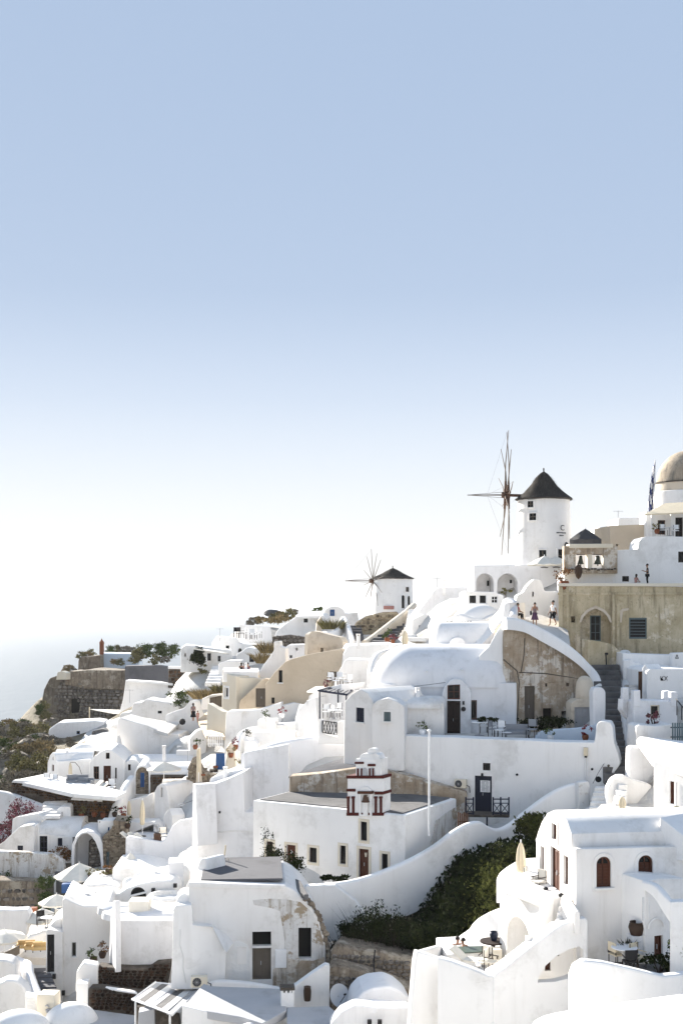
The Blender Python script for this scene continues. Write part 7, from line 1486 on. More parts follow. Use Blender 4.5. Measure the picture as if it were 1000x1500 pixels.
for i, (px, py, Y, m, pm, lab) in enumerate([(390, 1056, 106.5, 'leaf_green', 'white_paint', 'white trough pot with palm on the pale garden terrace'), (413, 1052, 107, 'flower_red', 'white_paint', 'white round pot with red flowers on the pale garden terrace'), (360, 1086, 100.8, 'leaf_dark', 'white_paint', 'spiky agave on the low planter wall'),
        (119, 1199, 103, 'leaf_olive', 'terracotta', 'first clay pot with dry plant under the brown stone wall'), (138, 1197, 103, 'leaf_orange', 'terracotta', 'middle clay pot with dry plant under the brown stone wall'), (151, 1198, 103, 'leaf_orange', 'terracotta', 'last clay pot with dry plant near the sweeping wall'), (168, 1197, 102, 'leaf_dark', 'clay_brown', 'black urn at the foot of the sweeping wall'),
        (181, 1199, 101.5, 'flower_red', 'terracotta', 'red flower pot by the parasol yard corner'), (187, 1214, 98, 'leaf_dark', 'clay_brown', 'dark pot on the parasol yard corner'), (286, 1098, 107, 'leaf_green', 'terracotta', 'clay pot with green plant above the blue door yard'), (338, 1110, 103, 'leaf_dry', 'terracotta', 'tall terracotta jar on the yard wall'), (345, 1098, 104, 'leaf_pink', 'terracotta', 'terracotta pot with pale flowers by the picket gate'),
        (352, 1127, 100, 'leaf_olive', 'white_paint', 'white pot with yellow green plant beside the tall parapet'), (962, 782, 105.8, 'leaf_olive', 'terracotta', 'terracotta pot with plant under the cream canopy'), (618, 1077, 84, 'leaf_green', 'white_paint', 'small green pot plant on the long wall edge'), (641, 1071, 86, 'leaf_dark', 'white_paint', 'small cactus pots on the porch bench'),
        (806, 1086, 83, 'leaf_green', 'white_paint', 'green pot plant on the blue shaded terrace'), (857, 1085, 82.3, 'flower_red', 'terracotta', 'red geranium pot on the pale blue parapet'), (150, 1404, 75.5, 'leaf_orange', 'clay_brown', 'autumn coloured pot plant beside the blank white wall'), (137, 1412, 74, 'leaf_green', 'clay_brown', 'small green pot plant beside the curved white wall end'),
        (478, 1012, 100, 'leaf_pink', 'terracotta', 'terracotta pot with flowers above the navy pergola'), (160, 1292, 91, 'leaf_olive', 'terracotta', 'green shrub pot left of the low white wall'), (133, 1290, 92, 'leaf_olive', 'terracotta', 'wide yellow green pot plant behind the large parasol'), (148, 1291, 91.5, 'leaf_olive', 'terracotta', 'round green pot plant beside the rust planter')]):
    pot('potted_plant', lab, at(px, py, Y), .4, .24, pm, 'potted plants on the terraces', m, n=130, ps=.13, ph=1.4)
p = at(316, 1290, 71.5); t = thing('bare_shrub', 'bare twiggy shrub in the corner of the grey yard', 'shrub', p); rnd = random.Random(3)
blades(t, p, (.3, .3), 60, 1.5, 'grey_wood', 7, name='twigs', lean=.9, wd=.012); leaves(t, p + UP * 1.1, (.8, .5, .5), 120, .08, 'leaf_grey', 8)
mb = MB(); mb.path([p + Vector((.1, 0, 0)), p + Vector((.3, .1, .9)), p + Vector((.5, .2, 1.5)), p + Vector((.55, .2, 2.0))], .05, 6); mb.build('trunk', 'canvas_cream', t)

# ================================================================== furniture
def parasol_closed(name, label, px, py, Y, top, w, mat='canvas_cream', group=None):
    p = at(px, py, Y); k = Y / F; H = (py - top) * k; t = thing(name, label, 'parasol', p, group); W_ = w * k * .5; h0 = H * .32; hc = H - h0
    mb = MB(); n = 16; prof = [(.55, 0), (.9, .06), (.8, .14), (1.0, .3), (.95, .5), (.75, .75), (.4, .93), (.08, 1)]; vs = []
    for r, z in prof:
        for i in range(n): q = (1 + .16 * (1 if i % 2 else -1)) * r * W_; a = 2 * PI * i / n; vs.append(p + Vector((q * math.cos(a), q * math.sin(a), h0 + hc * z)))
    fs = [(j * n + i, j * n + (i + 1) % n, (j + 1) * n + (i + 1) % n, (j + 1) * n + i) for j in range(len(prof) - 1) for i in range(n)]
    mb.add(vs, fs + [tuple(range(n - 1, -1, -1))]); mb.build('canopy', mat, t, ang=60)
    mb = MB(); mb.tube(p, p + UP * (H + .12), .03, n=6); mb.build('pole', 'white_paint', t); mb = MB(); mb.lathe(p, [(.3, 0), (.3, .08), (.05, .12)], 12); mb.build('base', 'concrete', t); return t
def parasol_open(name, label, px, py, Y, R, H, rise, mat='canvas', group=None, tilt=0.0, n=8, val=.14):
    p = at(px, py, Y); t = thing(name, label, 'parasol', p, group); c = p + UP * H; vs = [c + UP * rise]; fs = []
    for j, (r, z) in enumerate(((.5, rise * .55), (1.0, 0), (1.0, -val))):
        for i in range(n * 2):
            a = PI * i / n + .2; sag = (-.05 * R if (i % 2 and j == 1) else 0); q = r * R * (1 if i % 2 == 0 else .95); vs.append(c + Vector((q * math.cos(a), q * math.sin(a), z + sag + q * math.cos(a) * tilt)))
    K = 2 * n; fs += [(0, 1 + i, 1 + (i + 1) % K) for i in range(K)] + [(1 + i + j * K, 1 + K + i + j * K, 1 + K + (i + 1) % K + j * K, 1 + (i + 1) % K + j * K) for j in range(2) for i in range(K)]
    mb = MB(); mb.add(vs, fs); mb.build('canopy', mat, t, ang=12)
    mb = MB(); mb.tube(p, c + UP * (rise + .1), .035, n=6); mb.build('pole', 'white_paint', t); mb = MB(); mb.lathe(p, [(.35, 0), (.35, .08), (.05, .12)], 12); mb.build('base', 'concrete', t)
    for i in range(n): a = 2 * PI * i / n + .2; mb = MB(); mb.tube(c + UP * rise * .3, c + Vector((R * .8 * math.cos(a), R * .8 * math.sin(a), rise * .12)), .012, n=4); mb.build('rib', 'white_paint', t)
    return t
parasol_closed('closed_parasol', 'furled cream parasol on the round terrace by the gabled house', 762.5, 1299, 57.5, 1234, 13)
parasol_closed('closed_parasol', 'furled cream parasol at the wall of the parasol yard', 189, 1205, 102.5, 1173, 5.5)
parasol_closed('closed_parasol', 'tall furled cream parasol standing in the middle of the parasol yard', 208.5, 1226, 97.5, 1172, 7)
parasol_closed('closed_parasol', 'furled tan parasol above the great vault', 593, 956, 103, 924, 9)
parasol_closed('closed_parasol', 'furled cream parasol behind the gabled vault roof', 911, 1192, 68.5, 1167, 10)
parasol_closed('closed_parasol', 'tall furled pale parasol by the blue door yard', 291, 1148, 103, 1096, 6)
parasol_closed('closed_parasol', 'furled pale cantilever parasol on the patio of the brown door cottage', 103, 1152, 109.5, 1117, 5)
mb = MB(); mb.path([at(103, 1117, 109.5), at(110, 1117, 109.4), at(116, 1124, 109.3), at(120, 1136, 109.2), at(122, 1150, 109.2)], .03, 6); tag(mb.build('parasol_arm', 'grey_wood'), 'curved cantilever arm of the pale patio parasol', 'parasol arm')
parasol_open('open_parasol', 'large white open parasol below the tall open vault', 116, 1305, 93, 1.9, 1.15, .95)
parasol_open('open_parasol', 'white open parasol beside the corner house parapet', 83, 1345, 88, 1.3, 1.15, .55)
parasol_open('open_parasol', 'cream open parasol over the dining terrace', 62, 1372, 85, 1.35, 1.25, .7)
parasol_open('open_parasol', 'pale open parasol with a navy shade at the left frame edge', 6, 1398, 80, 1.5, 1.1, .5)
parasol_open('open_parasol', 'dark grey double parasol above the stone bell wall', 857, 803, 107, 1.45, .75, .95, 'canvas_dark', val=.75)
parasol_open('open_parasol', 'white open parasol over the arcade terrace below the mill', 797, 832, 111, 1.6, .35, .75)
parasol_open('open_parasol', 'white open parasol beside the mill door', 815, 832, 113, 1.3, .45, .6)
parasol_open('open_parasol', 'small white lamp like parasol beside the parasol yard wall', 191, 1277, 93.5, .42, 1.0, .45)
parasol_open('open_parasol', 'white open parasol in front of the small stone vault', 240, 1150, 107, 1.5, 1.4, .65)
def furniture():
    t = thing('chair', 'chair', 'chair', (0, 0, 0)); w, d, h = .5, .48, .45
    mb = MB(); mb.box((0, 0, h), (w, d, .05)); mb.build('seat', 'canvas', t)
    mb = MB(); mb.box((0, d / 2, h + .32), (w, .04, .38)); mb.build('backrest', 'canvas', t)
    for x in (-1, 1):
        for y in (-1, 1):
            mb = MB(); mb.tube((x * w * .46, y * d * .46, 0), (x * w * .46, y * d * .46, h if y < 0 else h + .5), .022, n=5); mb.build('leg', 'dark_wood', t)
        mb = MB(); mb.box((x * w * .48, 0, h + .2), (.04, d, .03)); mb.build('armrest', 'dark_wood', t)
    b = thing('table', 'table', 'table', (0, 0, 0)); mb = MB(); mb.lathe((0, 0, .7), [(0, 0), (.45, 0), (.47, .02), (.45, .04), (0, .04)], 20); mb.build('table_top', 'white_paint', b)
    mb = MB(); mb.tube((0, 0, 0), (0, 0, .7), .035, n=8); mb.lathe((0, 0, 0), [(.26, 0), (.26, .03), (.03, .06)], 12); mb.build('pedestal', 'metal_grey', b)
    l = thing('lounger', 'lounger', 'lounger', (0, 0, 0)); mb = MB(); mb.box((0, 0, .3), (.65, 1.35, .08)); mb.build('mattress', 'canvas', l)
    mb = MB(); a = Vector((0, .8, .6)); mb.box((0, .95, .52), (.65, .75, .08), Vector((1, 0, 0)), a.normalized(), Vector((0, -.6, .8))); mb.build('backrest', 'canvas', l)
    for x in (-1, 1):
        for y in (-.55, .6): mb = MB(); mb.box((x * .28, y, .13), (.06, .06, .26)); mb.build('leg', 'white_paint', l)
    s = thing('sofa', 'sofa', 'sofa', (0, 0, 0)); mb = MB(); mb.box((0, 0, .32), (1.5, .7, .2)); mb.build('seat', 'grey_fabric', s); mb = MB(); mb.box((0, .33, .58), (1.5, .14, .4)); mb.build('backrest', 'grey_fabric', s)
    for x in (-1, 1):
        mb = MB(); mb.box((x * .72, 0, .45), (.1, .7, .3)); mb.build('armrest', 'grey_fabric', s)
        mb = MB(); mb.box((x * .66, -.25, .11), (.06, .06, .22)); mb.build('leg', 'dark_wood', s)
    return t, b, l, s
FURN = dict(zip(('chair', 'table', 'lounger', 'sofa'), furniture())); FU = set()
def put(kind, label, px, py, Y, rz=0.0, s=1.0, mat=None, group=None):
    p = at(px, py, Y); src = FURN[kind]; o = src if kind not in FU else copy_tree(src, None, p, rz); FU.add(kind)
    o.location = p; o.rotation_euler = (0, 0, rz); o.scale = (s, s, s); o['label'] = label; ORG[o.name] = p
    if group: o['group'] = group
    if mat:
        for c in o.children:
            if c.name.split('.')[0] in ('seat', 'backrest', 'mattress', 'table_top', 'armrest'): c.data = c.data.copy(); c.data.materials[0] = M(mat)
    return o
PI2 = PI / 2
put('chair', 'canvas chair facing the round table on the parasol terrace', 789, 1306, 55.6, -.9); put('chair', 'canvas chair left of the parasol terrace table', 776, 1301, 57.3, 1.2); put('table', 'round table beside the furled parasol on the upper terrace', 780, 1304, 56.4)
put('chair', 'canvas folding chair against the pool terrace wall', 711, 1421, 53.4, -.5); put('chair', 'canvas chair beside the pool terrace lounger', 719, 1424, 53.2, 1.0); put('lounger', 'white lounger along the pool terrace front wall', 701, 1418, 54, 1.1)
put('table', 'white round table on the paved court', 914, 1418, 50.2, 0, 1.15); put('chair', 'pale chair right of the white table on the paved court', 934, 1418, 50.0, .6, mat='canvas_cream'); put('chair', 'pale chair left of the white table on the paved court', 903, 1414, 50.6, 2.0, mat='canvas_cream'); put('chair', 'dark chair in front of the white table on the paved court', 922, 1425, 49.6, 3.2, mat='black')
put('table', 'round table on the long wall terrace near the porch', 702, 1078, 84.6, 0, 1.3); put('chair', 'grey chair on the long wall terrace by the spiky plant', 722, 1079, 84.4, .9, 1.1, 'grey_fabric'); put('chair', 'white chair left on the long wall terrace', 708, 1074, 85.6, 0, 1.1, 'white_paint'); put('chair', 'white tilted deck chair on the long wall terrace', 732, 1081, 84, -.5, 1.2, 'white_paint')
put('sofa', 'blue grey sofa on the long wall terrace below the ruined wall', 757, 1081, 84.3, 0, 1.15); put('chair', 'cream armchair at the right end of the terrace sofa', 778, 1081, 83.8, -.4, 1.3, 'grey_fabric'); put('table', 'low side table in front of the terrace sofa', 742, 1084, 83.5, 0, .7)
put('sofa', 'grey patio sofa below the cantilever parasol', 113, 1152, 108.3, .1, 1.25); put('sofa', 'grey patio sofa beside the first toward the brown door', 124, 1153, 107.9, -.2, 1.0); put('table', 'low table on the edge of the patio', 117, 1163, 106, 0, .9, 'black')
put('lounger', 'white lounger lying right of the patio sofas', 131, 1158, 107.5, -.9, 1.0); put('lounger', 'white lounger near the patio corner toward the stone vault', 140, 1160, 107, -.9)
put('chair', 'white wire chair at the left end of the patio', 70, 1152, 110, .5, 1.2, 'white_paint'); put('chair', 'white wire chair close to the gable end on the patio', 78, 1154, 109.5, -.5, 1.2, 'white_paint'); put('chair', 'white chair in front of the brown door on the patio', 163, 1163, 107, 0, 1.3, 'white_paint')
put('lounger', 'pale lounger at the left end of the parasol yard', 200, 1234, 95.9, 1.4); put('lounger', 'pale lounger second from left in the parasol yard', 210, 1235, 95.8, 1.3); put('lounger', 'pale lounger near the brown chest in the parasol yard', 220, 1236, 95.7, 1.3); put('chair', 'dark folding chair right of the brown chest', 240, 1235, 95.6, .4, 1.2, 'canvas')
for i, (x, y, Y, r) in enumerate(((478, 1052, 95, 0), (486, 1051, 95.5, 1), (492, 1053, 94.5, 2), (499, 1050, 95.5, .5))): put('chair', ['light chair at the left of the pergola terrace', 'light chair in the middle of the pergola terrace', 'light chair facing the lattice of the pergola terrace', 'light chair at the right of the pergola terrace'][i], x, y, Y, r, 1.1, 'white_paint')
put('table', 'round table under the navy pergola', 489, 1054, 94.2)
for i, (x, y, Y) in enumerate(((484, 1004, 101), (492, 1006, 100.5), (500, 1003, 101), (509, 1007, 100))): put('chair', ['white chair on the upper terrace by the flower pot', 'white chair second along the upper terrace', 'white chair third along the upper terrace', 'white chair nearest the great vault end'][i], x, y, Y, i * 1.3, 1.1, 'white_paint')
for i, (x, y, Y) in enumerate(((346, 935, 152), (352, 935, 152), (364, 936, 151.5), (371, 937, 151), (378, 935, 152))): put('chair', ['dark chair at the left end of the ridge terrace', 'dark chair beside the first on the ridge terrace', 'white chair in the middle of the ridge terrace', 'white chair second from the right on the ridge terrace', 'white chair at the right end of the ridge terrace'][i], x, y, Y, i * .9, 1.4, 'black' if i < 2 else 'white_paint')
for i, (x, y, Y, m) in enumerate(((38, 1392, 78.6, 'tan_wicker'), (49, 1394, 78.2, 'tan_wicker'), (60, 1395, 77.9, 'tan_wicker'))): put('sofa', ['yellow wicker sofa at the left of the dining terrace', 'yellow wicker sofa in the middle of the dining terrace', 'yellow wicker sofa next to the dark green door'][i], x, y, Y, .1, .72, m)
put('table', 'round table on the upper dining terrace', 70, 1360, 82.5); put('chair', 'dark chair on the upper dining terrace', 60, 1358, 83.5, .4, 1.1, 'black'); put('chair', 'cream chair beside the upper dining table', 78, 1356, 83, -.8, 1.1); put('table', 'round table under the large white parasol', 110, 1304, 92.6); put('chair', 'pale chair under the large white parasol', 121, 1304, 92, .9, 1.1)
put('chair', 'white chair under the cream canopy of the columned house', 972, 784, 105.5, .3, 1, 'white_paint'); put('table', 'table under the cream canopy of the columned house', 980, 785, 105.3); put('chair', 'white chair right under the cream canopy', 989, 785, 105.2, -.5, 1, 'white_paint')
# brown chest, tubs, boxes
t, f = bldg('chest', 'brown wooden chest in the parasol yard', 'chest', 225, 95.2, 3, [(225, 1233), (225, 1222), (235, 1222), (235, 1233)], .5, 'rust', r=.02)
t, f = bldg('planter_box', 'rust brown planter box at the back of the dining terrace', 'planter', 44, 86.5, 3, [(44, 1345), (44, 1331), (53.5, 1331), (53.5, 1345)], .5, 'terracotta', r=.02)
t, f = bldg('planter_box', 'rust planter by the low white wall and green pots', 'planter', 154, 91.2, 3, [(154, 1296), (154, 1274), (164, 1273), (164, 1296)], .5, 'rust', r=.02); leaves(t, f.pt(159, 1272, .25), (.4, .3, .3), 160, .12, 'leaf_orange', 5)
t, f = bldg('blue_counter', 'royal blue counter front below the large white parasol', 'counter', 90, 90.6, 3, [(90, 1309), (90, 1296), (108, 1295), (108, 1309)], .6, 'blue', r=.02)
t, f = bldg('shade_yard', 'grey shaded yard wall with white post under the parasol', 'wall', 80, 95.5, 3, [(79, 1310), (80, 1278), (112, 1280), (114, 1310)], .4, 'concrete', r=.05); mb = MB(); mb.tube(at(80.5, 1320, 95), at(80.5, 1283, 95), .09, n=6); mb.build('post', 'white_paint', t)
t = thing('blue_yard_gate', 'bright blue wooden door leaf in the cluttered stone yard', 'door', at(320, 1128, 104)); f = Fac(316, 104, -10)
mb = MB(); u0, v0, u1, v1 = rect_of(f, 316, 1104, 329, 1128); prism(mb, lambda u, v, w: f.P(u, v, w), [(u0, v0), (u1, v0), (u1, v1), (u0, v1)], .08, r=.02); d_ = mb.build('door_leaf', 'blue', t)
for i in range(4): mb = MB(); mb.box(f.P(u0 + (u1 - u0) * (i + .5) / 4, (v0 + v1) / 2, -.01), ((u1 - u0) * .2, .02, (v1 - v0) * .92), f.U, f.W); mb.build('plank', 'blue', d_)
t, f = bldg('yard_walls', 'rubble stone yard with broken walls around the blue door', 'ruin', 275, 106, -6, [(273, 1150), (275, 1126), (283, 1110), (289, 1116), (297, 1130), (305, 1134), (316, 1136), (318, 1150)], 1.2, 'rubble_face', r=.15, jit=.15)
stones(t, f, [(274, 1146), (276, 1127), (283, 1112), (289, 1118), (297, 1132), (315, 1138), (315, 1144)], .3, 'stone_mix', w0=-.03, depth=.1)
t, f = bldg('stone_post', 'tall pale stone post in the cluttered stone yard', 'post', 288, 103.5, 5, [(287, 1150), (288, 1098), (294, 1096), (296, 1150)], .35, 'pale_stone', r=.06)
t, f = bldg('stone_post', 'pale stone gate post right of the blue door', 'post', 330, 103, 5, [(329, 1140), (333, 1096), (338, 1088), (344, 1098), (346, 1140)], .7, 'pale_stone', r=.15, rf=.2, jit=.06)
rnd = random.Random(77)
for i in range(7):
    x, y = rnd.uniform(297, 320), rnd.uniform(1122, 1136); p = at(x, y, 104 - (y - 1122) * .05); s = rnd.uniform(.25, .5); mb = MB(); mb.box(p, (s, s * .7, s * .5), Vector((math.cos(i), math.sin(i), 0)), Vector((-math.sin(i), math.cos(i), 0))); tag(mb.build('crate', ['grey_wood', 'terracotta', 'dark_wood'][i % 3]), 'small old crate heaped in the cluttered stone yard', 'crate', 'crates in the cluttered yard')
for i, (x, y, Y) in enumerate(((846, 794, 104),)): mb = MB()
t = thing('street_lantern', 'black lantern on the roof above the bell wall', 'lantern', at(829, 812, 102)); mb = MB(); mb.tube(at(829, 812, 102), at(829, 803, 102), .04, n=6); mb.build('post', 'black', t); mb = MB(); mb.lathe(at(829, 803, 102), [(0, 0), (.12, .02), (.2, .32), (.24, .34), (.1, .48), (0, .52)], 8); mb.build('lamp_head', 'black', t)
mb = MB(); mb.lathe(at(847, 840, 99.6), [(0, .1), (.2, .3), (.32, .7), (.28, 1.1), (.1, 1.3), (.0, 1.35)], 10); mb.v = [(v[0], v[1], v[2] - .6) for v in mb.v]; tag(mb.build('hanging_wreath', 'clay_brown'), 'dark hanging ornament below the stone bell wall', 'ornament')
mb = MB(); mb.lathe(at(722, 1391, 57.2), [(0, 0), (.1, .02), (.1, .3), (.62, .34), (.62, .4), (0, .4)], 18); t = tag(mb.build('round_table', 'dark_wood'), 'round brown table beside the plunge pool', 'table')
pot('glass_globe_pot', 'dark blue globe vase on the round brown pool table', at(723, 1391, 57.2) + UP * .4, .42, .2, 'navy')
f = Fac(715, 56.4, 6); t, _ = bldg('pool_cabinet', 'cream cabinet with round holes beside the plunge pool', 'cabinet', 714, 56.0, 6, [(714, 1425), (714, 1393), (735, 1392), (735, 1420)], .5, 'cream', r=.03, ops=[('v', 719, 1402, 721.5, 1406), ('v', 727, 1402, 729.5, 1406), ('v', 722, 1408, 724.5, 1411)])
# small wall lamps
for i, (px, py, Y, lab) in enumerate([(799, 1303, 54.6, 'black step lamp left of the gabled house door'), (821.5, 1312, 53.2, 'black step lamp right of the gabled house door'), (700, 1413, 52.0, 'white lamp bracket on the sunlit pool wall'), (889, 1146, 77, 'round black vent on the pier of the long wall')]):
    mb = MB(); mb.lathe(at(px, py, Y), [(0, -.1), (.1, -.06), (.12, .05), (0, .12)], 8); tag(mb.build('wall_lamp', 'black' if i != 2 else 'white_paint'), lab, 'lamp')

# chimneys, aerials and tanks on the roofs
for px, py, Y, top, w, lab in [(178, 1073, 121, 1058, 4, 'slim white chimney on the pale retaining house'), (240, 1108, 113, 1096, 5, 'stubby white chimney on the long low vault'), (98, 1112, 116, 1100, 4, 'small white chimney on the wing with the patio'), (60, 1206, 102, 1194, 5, 'square white chimney above the navy doored house'), (146, 1222, 99, 1206, 5, 'white chimney beside the rubble stone house'), (330, 1142, 90, 1128, 6, 'white chimney on the stepped parapet house'),
        (228, 1292, 84, 1277, 6, 'white chimney stub behind the fan window'), (126, 1330, 80, 1314, 7, 'white chimney on the corner house roof'), (360, 983, 124, 974, 4, 'small chimney by the seated group'), (525, 944, 112, 932, 5, 'white chimney on the low shaded house'), (650, 866, 128, 853, 4, 'thin white chimney on the cubic house'), (612, 1025, 86, 1012, 6, 'white chimney on the court wall'), (300, 1440, 66, 1424, 0, '')]:
    if not w: continue
    t = thing('chimney', lab, 'chimney', at(px, py, Y)); k = Y / F; f = Fac(px - w / 2, Y, 6)
    wall(t, f, [(px - w / 2, py + 6), (px - w / 2, top), (px + w / 2, top), (px + w / 2, py + 6)], w * k, r=.05, name='stack')
    mb = MB(); c = f.pt(px, top, w * k / 2); mb.box(c + UP * .16, (w * k * 1.15, w * k * 1.15, .08), f.U, f.W); mb.build('cap', 'white', t)
    for s in (-1, 1): mb = MB(); mb.box(c + UP * .06 + f.U * s * w * k * .38, (.08, w * k * .9, .14), f.U, f.W); mb.build('cap_leg', 'white', t)
for px, py, Y, h, lab in [(322, 936, 150, 16, 'thin television aerial on the white house cluster'), (190, 1026, 138, 16, 'thin aerial on the rear terrace block'), (640, 862, 129, 16, 'thin aerial on the cubic house'), (905, 760, 113, 12, 'aerial on the roof behind the beige house'), (275, 1110, 112, 20, 'aerial above the long vault by the stone yard'), (500, 1004, 101, 18, 'aerial above the pergola terrace'), (140, 1330, 79, 24, 'aerial on the corner house')]:
    p = at(px, py, Y); k = Y / F; t = thing('aerial', lab, 'aerial', p); mb = MB(); mb.tube(p - UP * .3, p + UP * h * k, .022, n=5); mb.build('mast', 'metal_grey', t)
    mb = MB(); mb.tube(p + UP * h * k * .92 - Vector((.45, 0, 0)), p + UP * h * k * .92 + Vector((.45, 0, 0)), .014, n=4); mb.build('boom', 'metal_grey', t)
    for i in range(4): mb = MB(); c = p + UP * h * k * .92 + Vector((-.4 + i * .25, 0, 0)); mb.tube(c - Vector((0, .22, .1)), c + Vector((0, .22, .1)), .011, n=4); mb.build('element', 'metal_grey', t)
for i, pts in enumerate([[(868, 1148, 77), (880, 1120, 79), (905, 1090, 80)], [(520, 1010, 92), (590, 1002, 88), (652, 1000, 87)], [(262, 1180, 95), (290, 1165, 92), (330, 1150, 89)], [(120, 1200, 103), (150, 1215, 100), (184, 1228, 95)]]):
    a = [at(*p) for p in pts]; q = crom([tuple(p - UP * (.25 if j == 1 else 0)) for j, p in enumerate(a)], 5); mb = MB(); mb.path(q, .018, 5); tag(mb.build('cable', 'black'), ['black cable along the foot of the stone stairs', 'black cable slung to the porch of the great vault', 'black cable on the shaded house front', 'black cable sagging over the rubble stone house'][i], 'cable')

# ================================================================== people
def skin_mesh(name, J, E, mat, par, extra=None, sub=1):
    """grow one continuous surface round a jointed skeleton; J = {joint: (x, y, z, radius)}"""
    names = list(J); me = bpy.data.meshes.new(name); me.from_pydata([J[n][:3] for n in names], [(names.index(a), names.index(b)) for a, b in E], [])
    o = bpy.data.objects.new(name, me); COL.objects.link(o); m = o.modifiers.new('skin', 'SKIN'); m.use_smooth_shade = True
    for i, n in enumerate(names): me.skin_vertices[0].data[i].radius = (J[n][3], J[n][3] * (J[n][4] if len(J[n]) > 4 else 1)); me.skin_vertices[0].data[i].use_root = (i == 0)
    o.modifiers.new('sub', 'SUBSURF').levels = sub; o.modifiers['sub'].render_levels = sub
    dg = bpy.context.evaluated_depsgraph_get(); new = bpy.data.meshes.new_from_object(o.evaluated_get(dg)); bpy.data.objects.remove(o); new.name = name
    if extra:
        import bmesh
        bm = bmesh.new(); bm.from_mesh(new); tmp = bpy.data.meshes.new('t'); tmp.from_pydata(extra.v, [], extra.f); bm.from_mesh(tmp); bm.to_mesh(new); bm.free(); bpy.data.meshes.remove(tmp)
    new.materials.clear(); new.materials.append(M(mat)); new.polygons.foreach_set('use_smooth', [True] * len(new.polygons)); new.polygons.foreach_set('material_index', [0] * len(new.polygons))
    o = bpy.data.objects.new(name, new); COL.objects.link(o); o.parent = par; ORG[o.name] = Vector((0, 0, 0)); return o
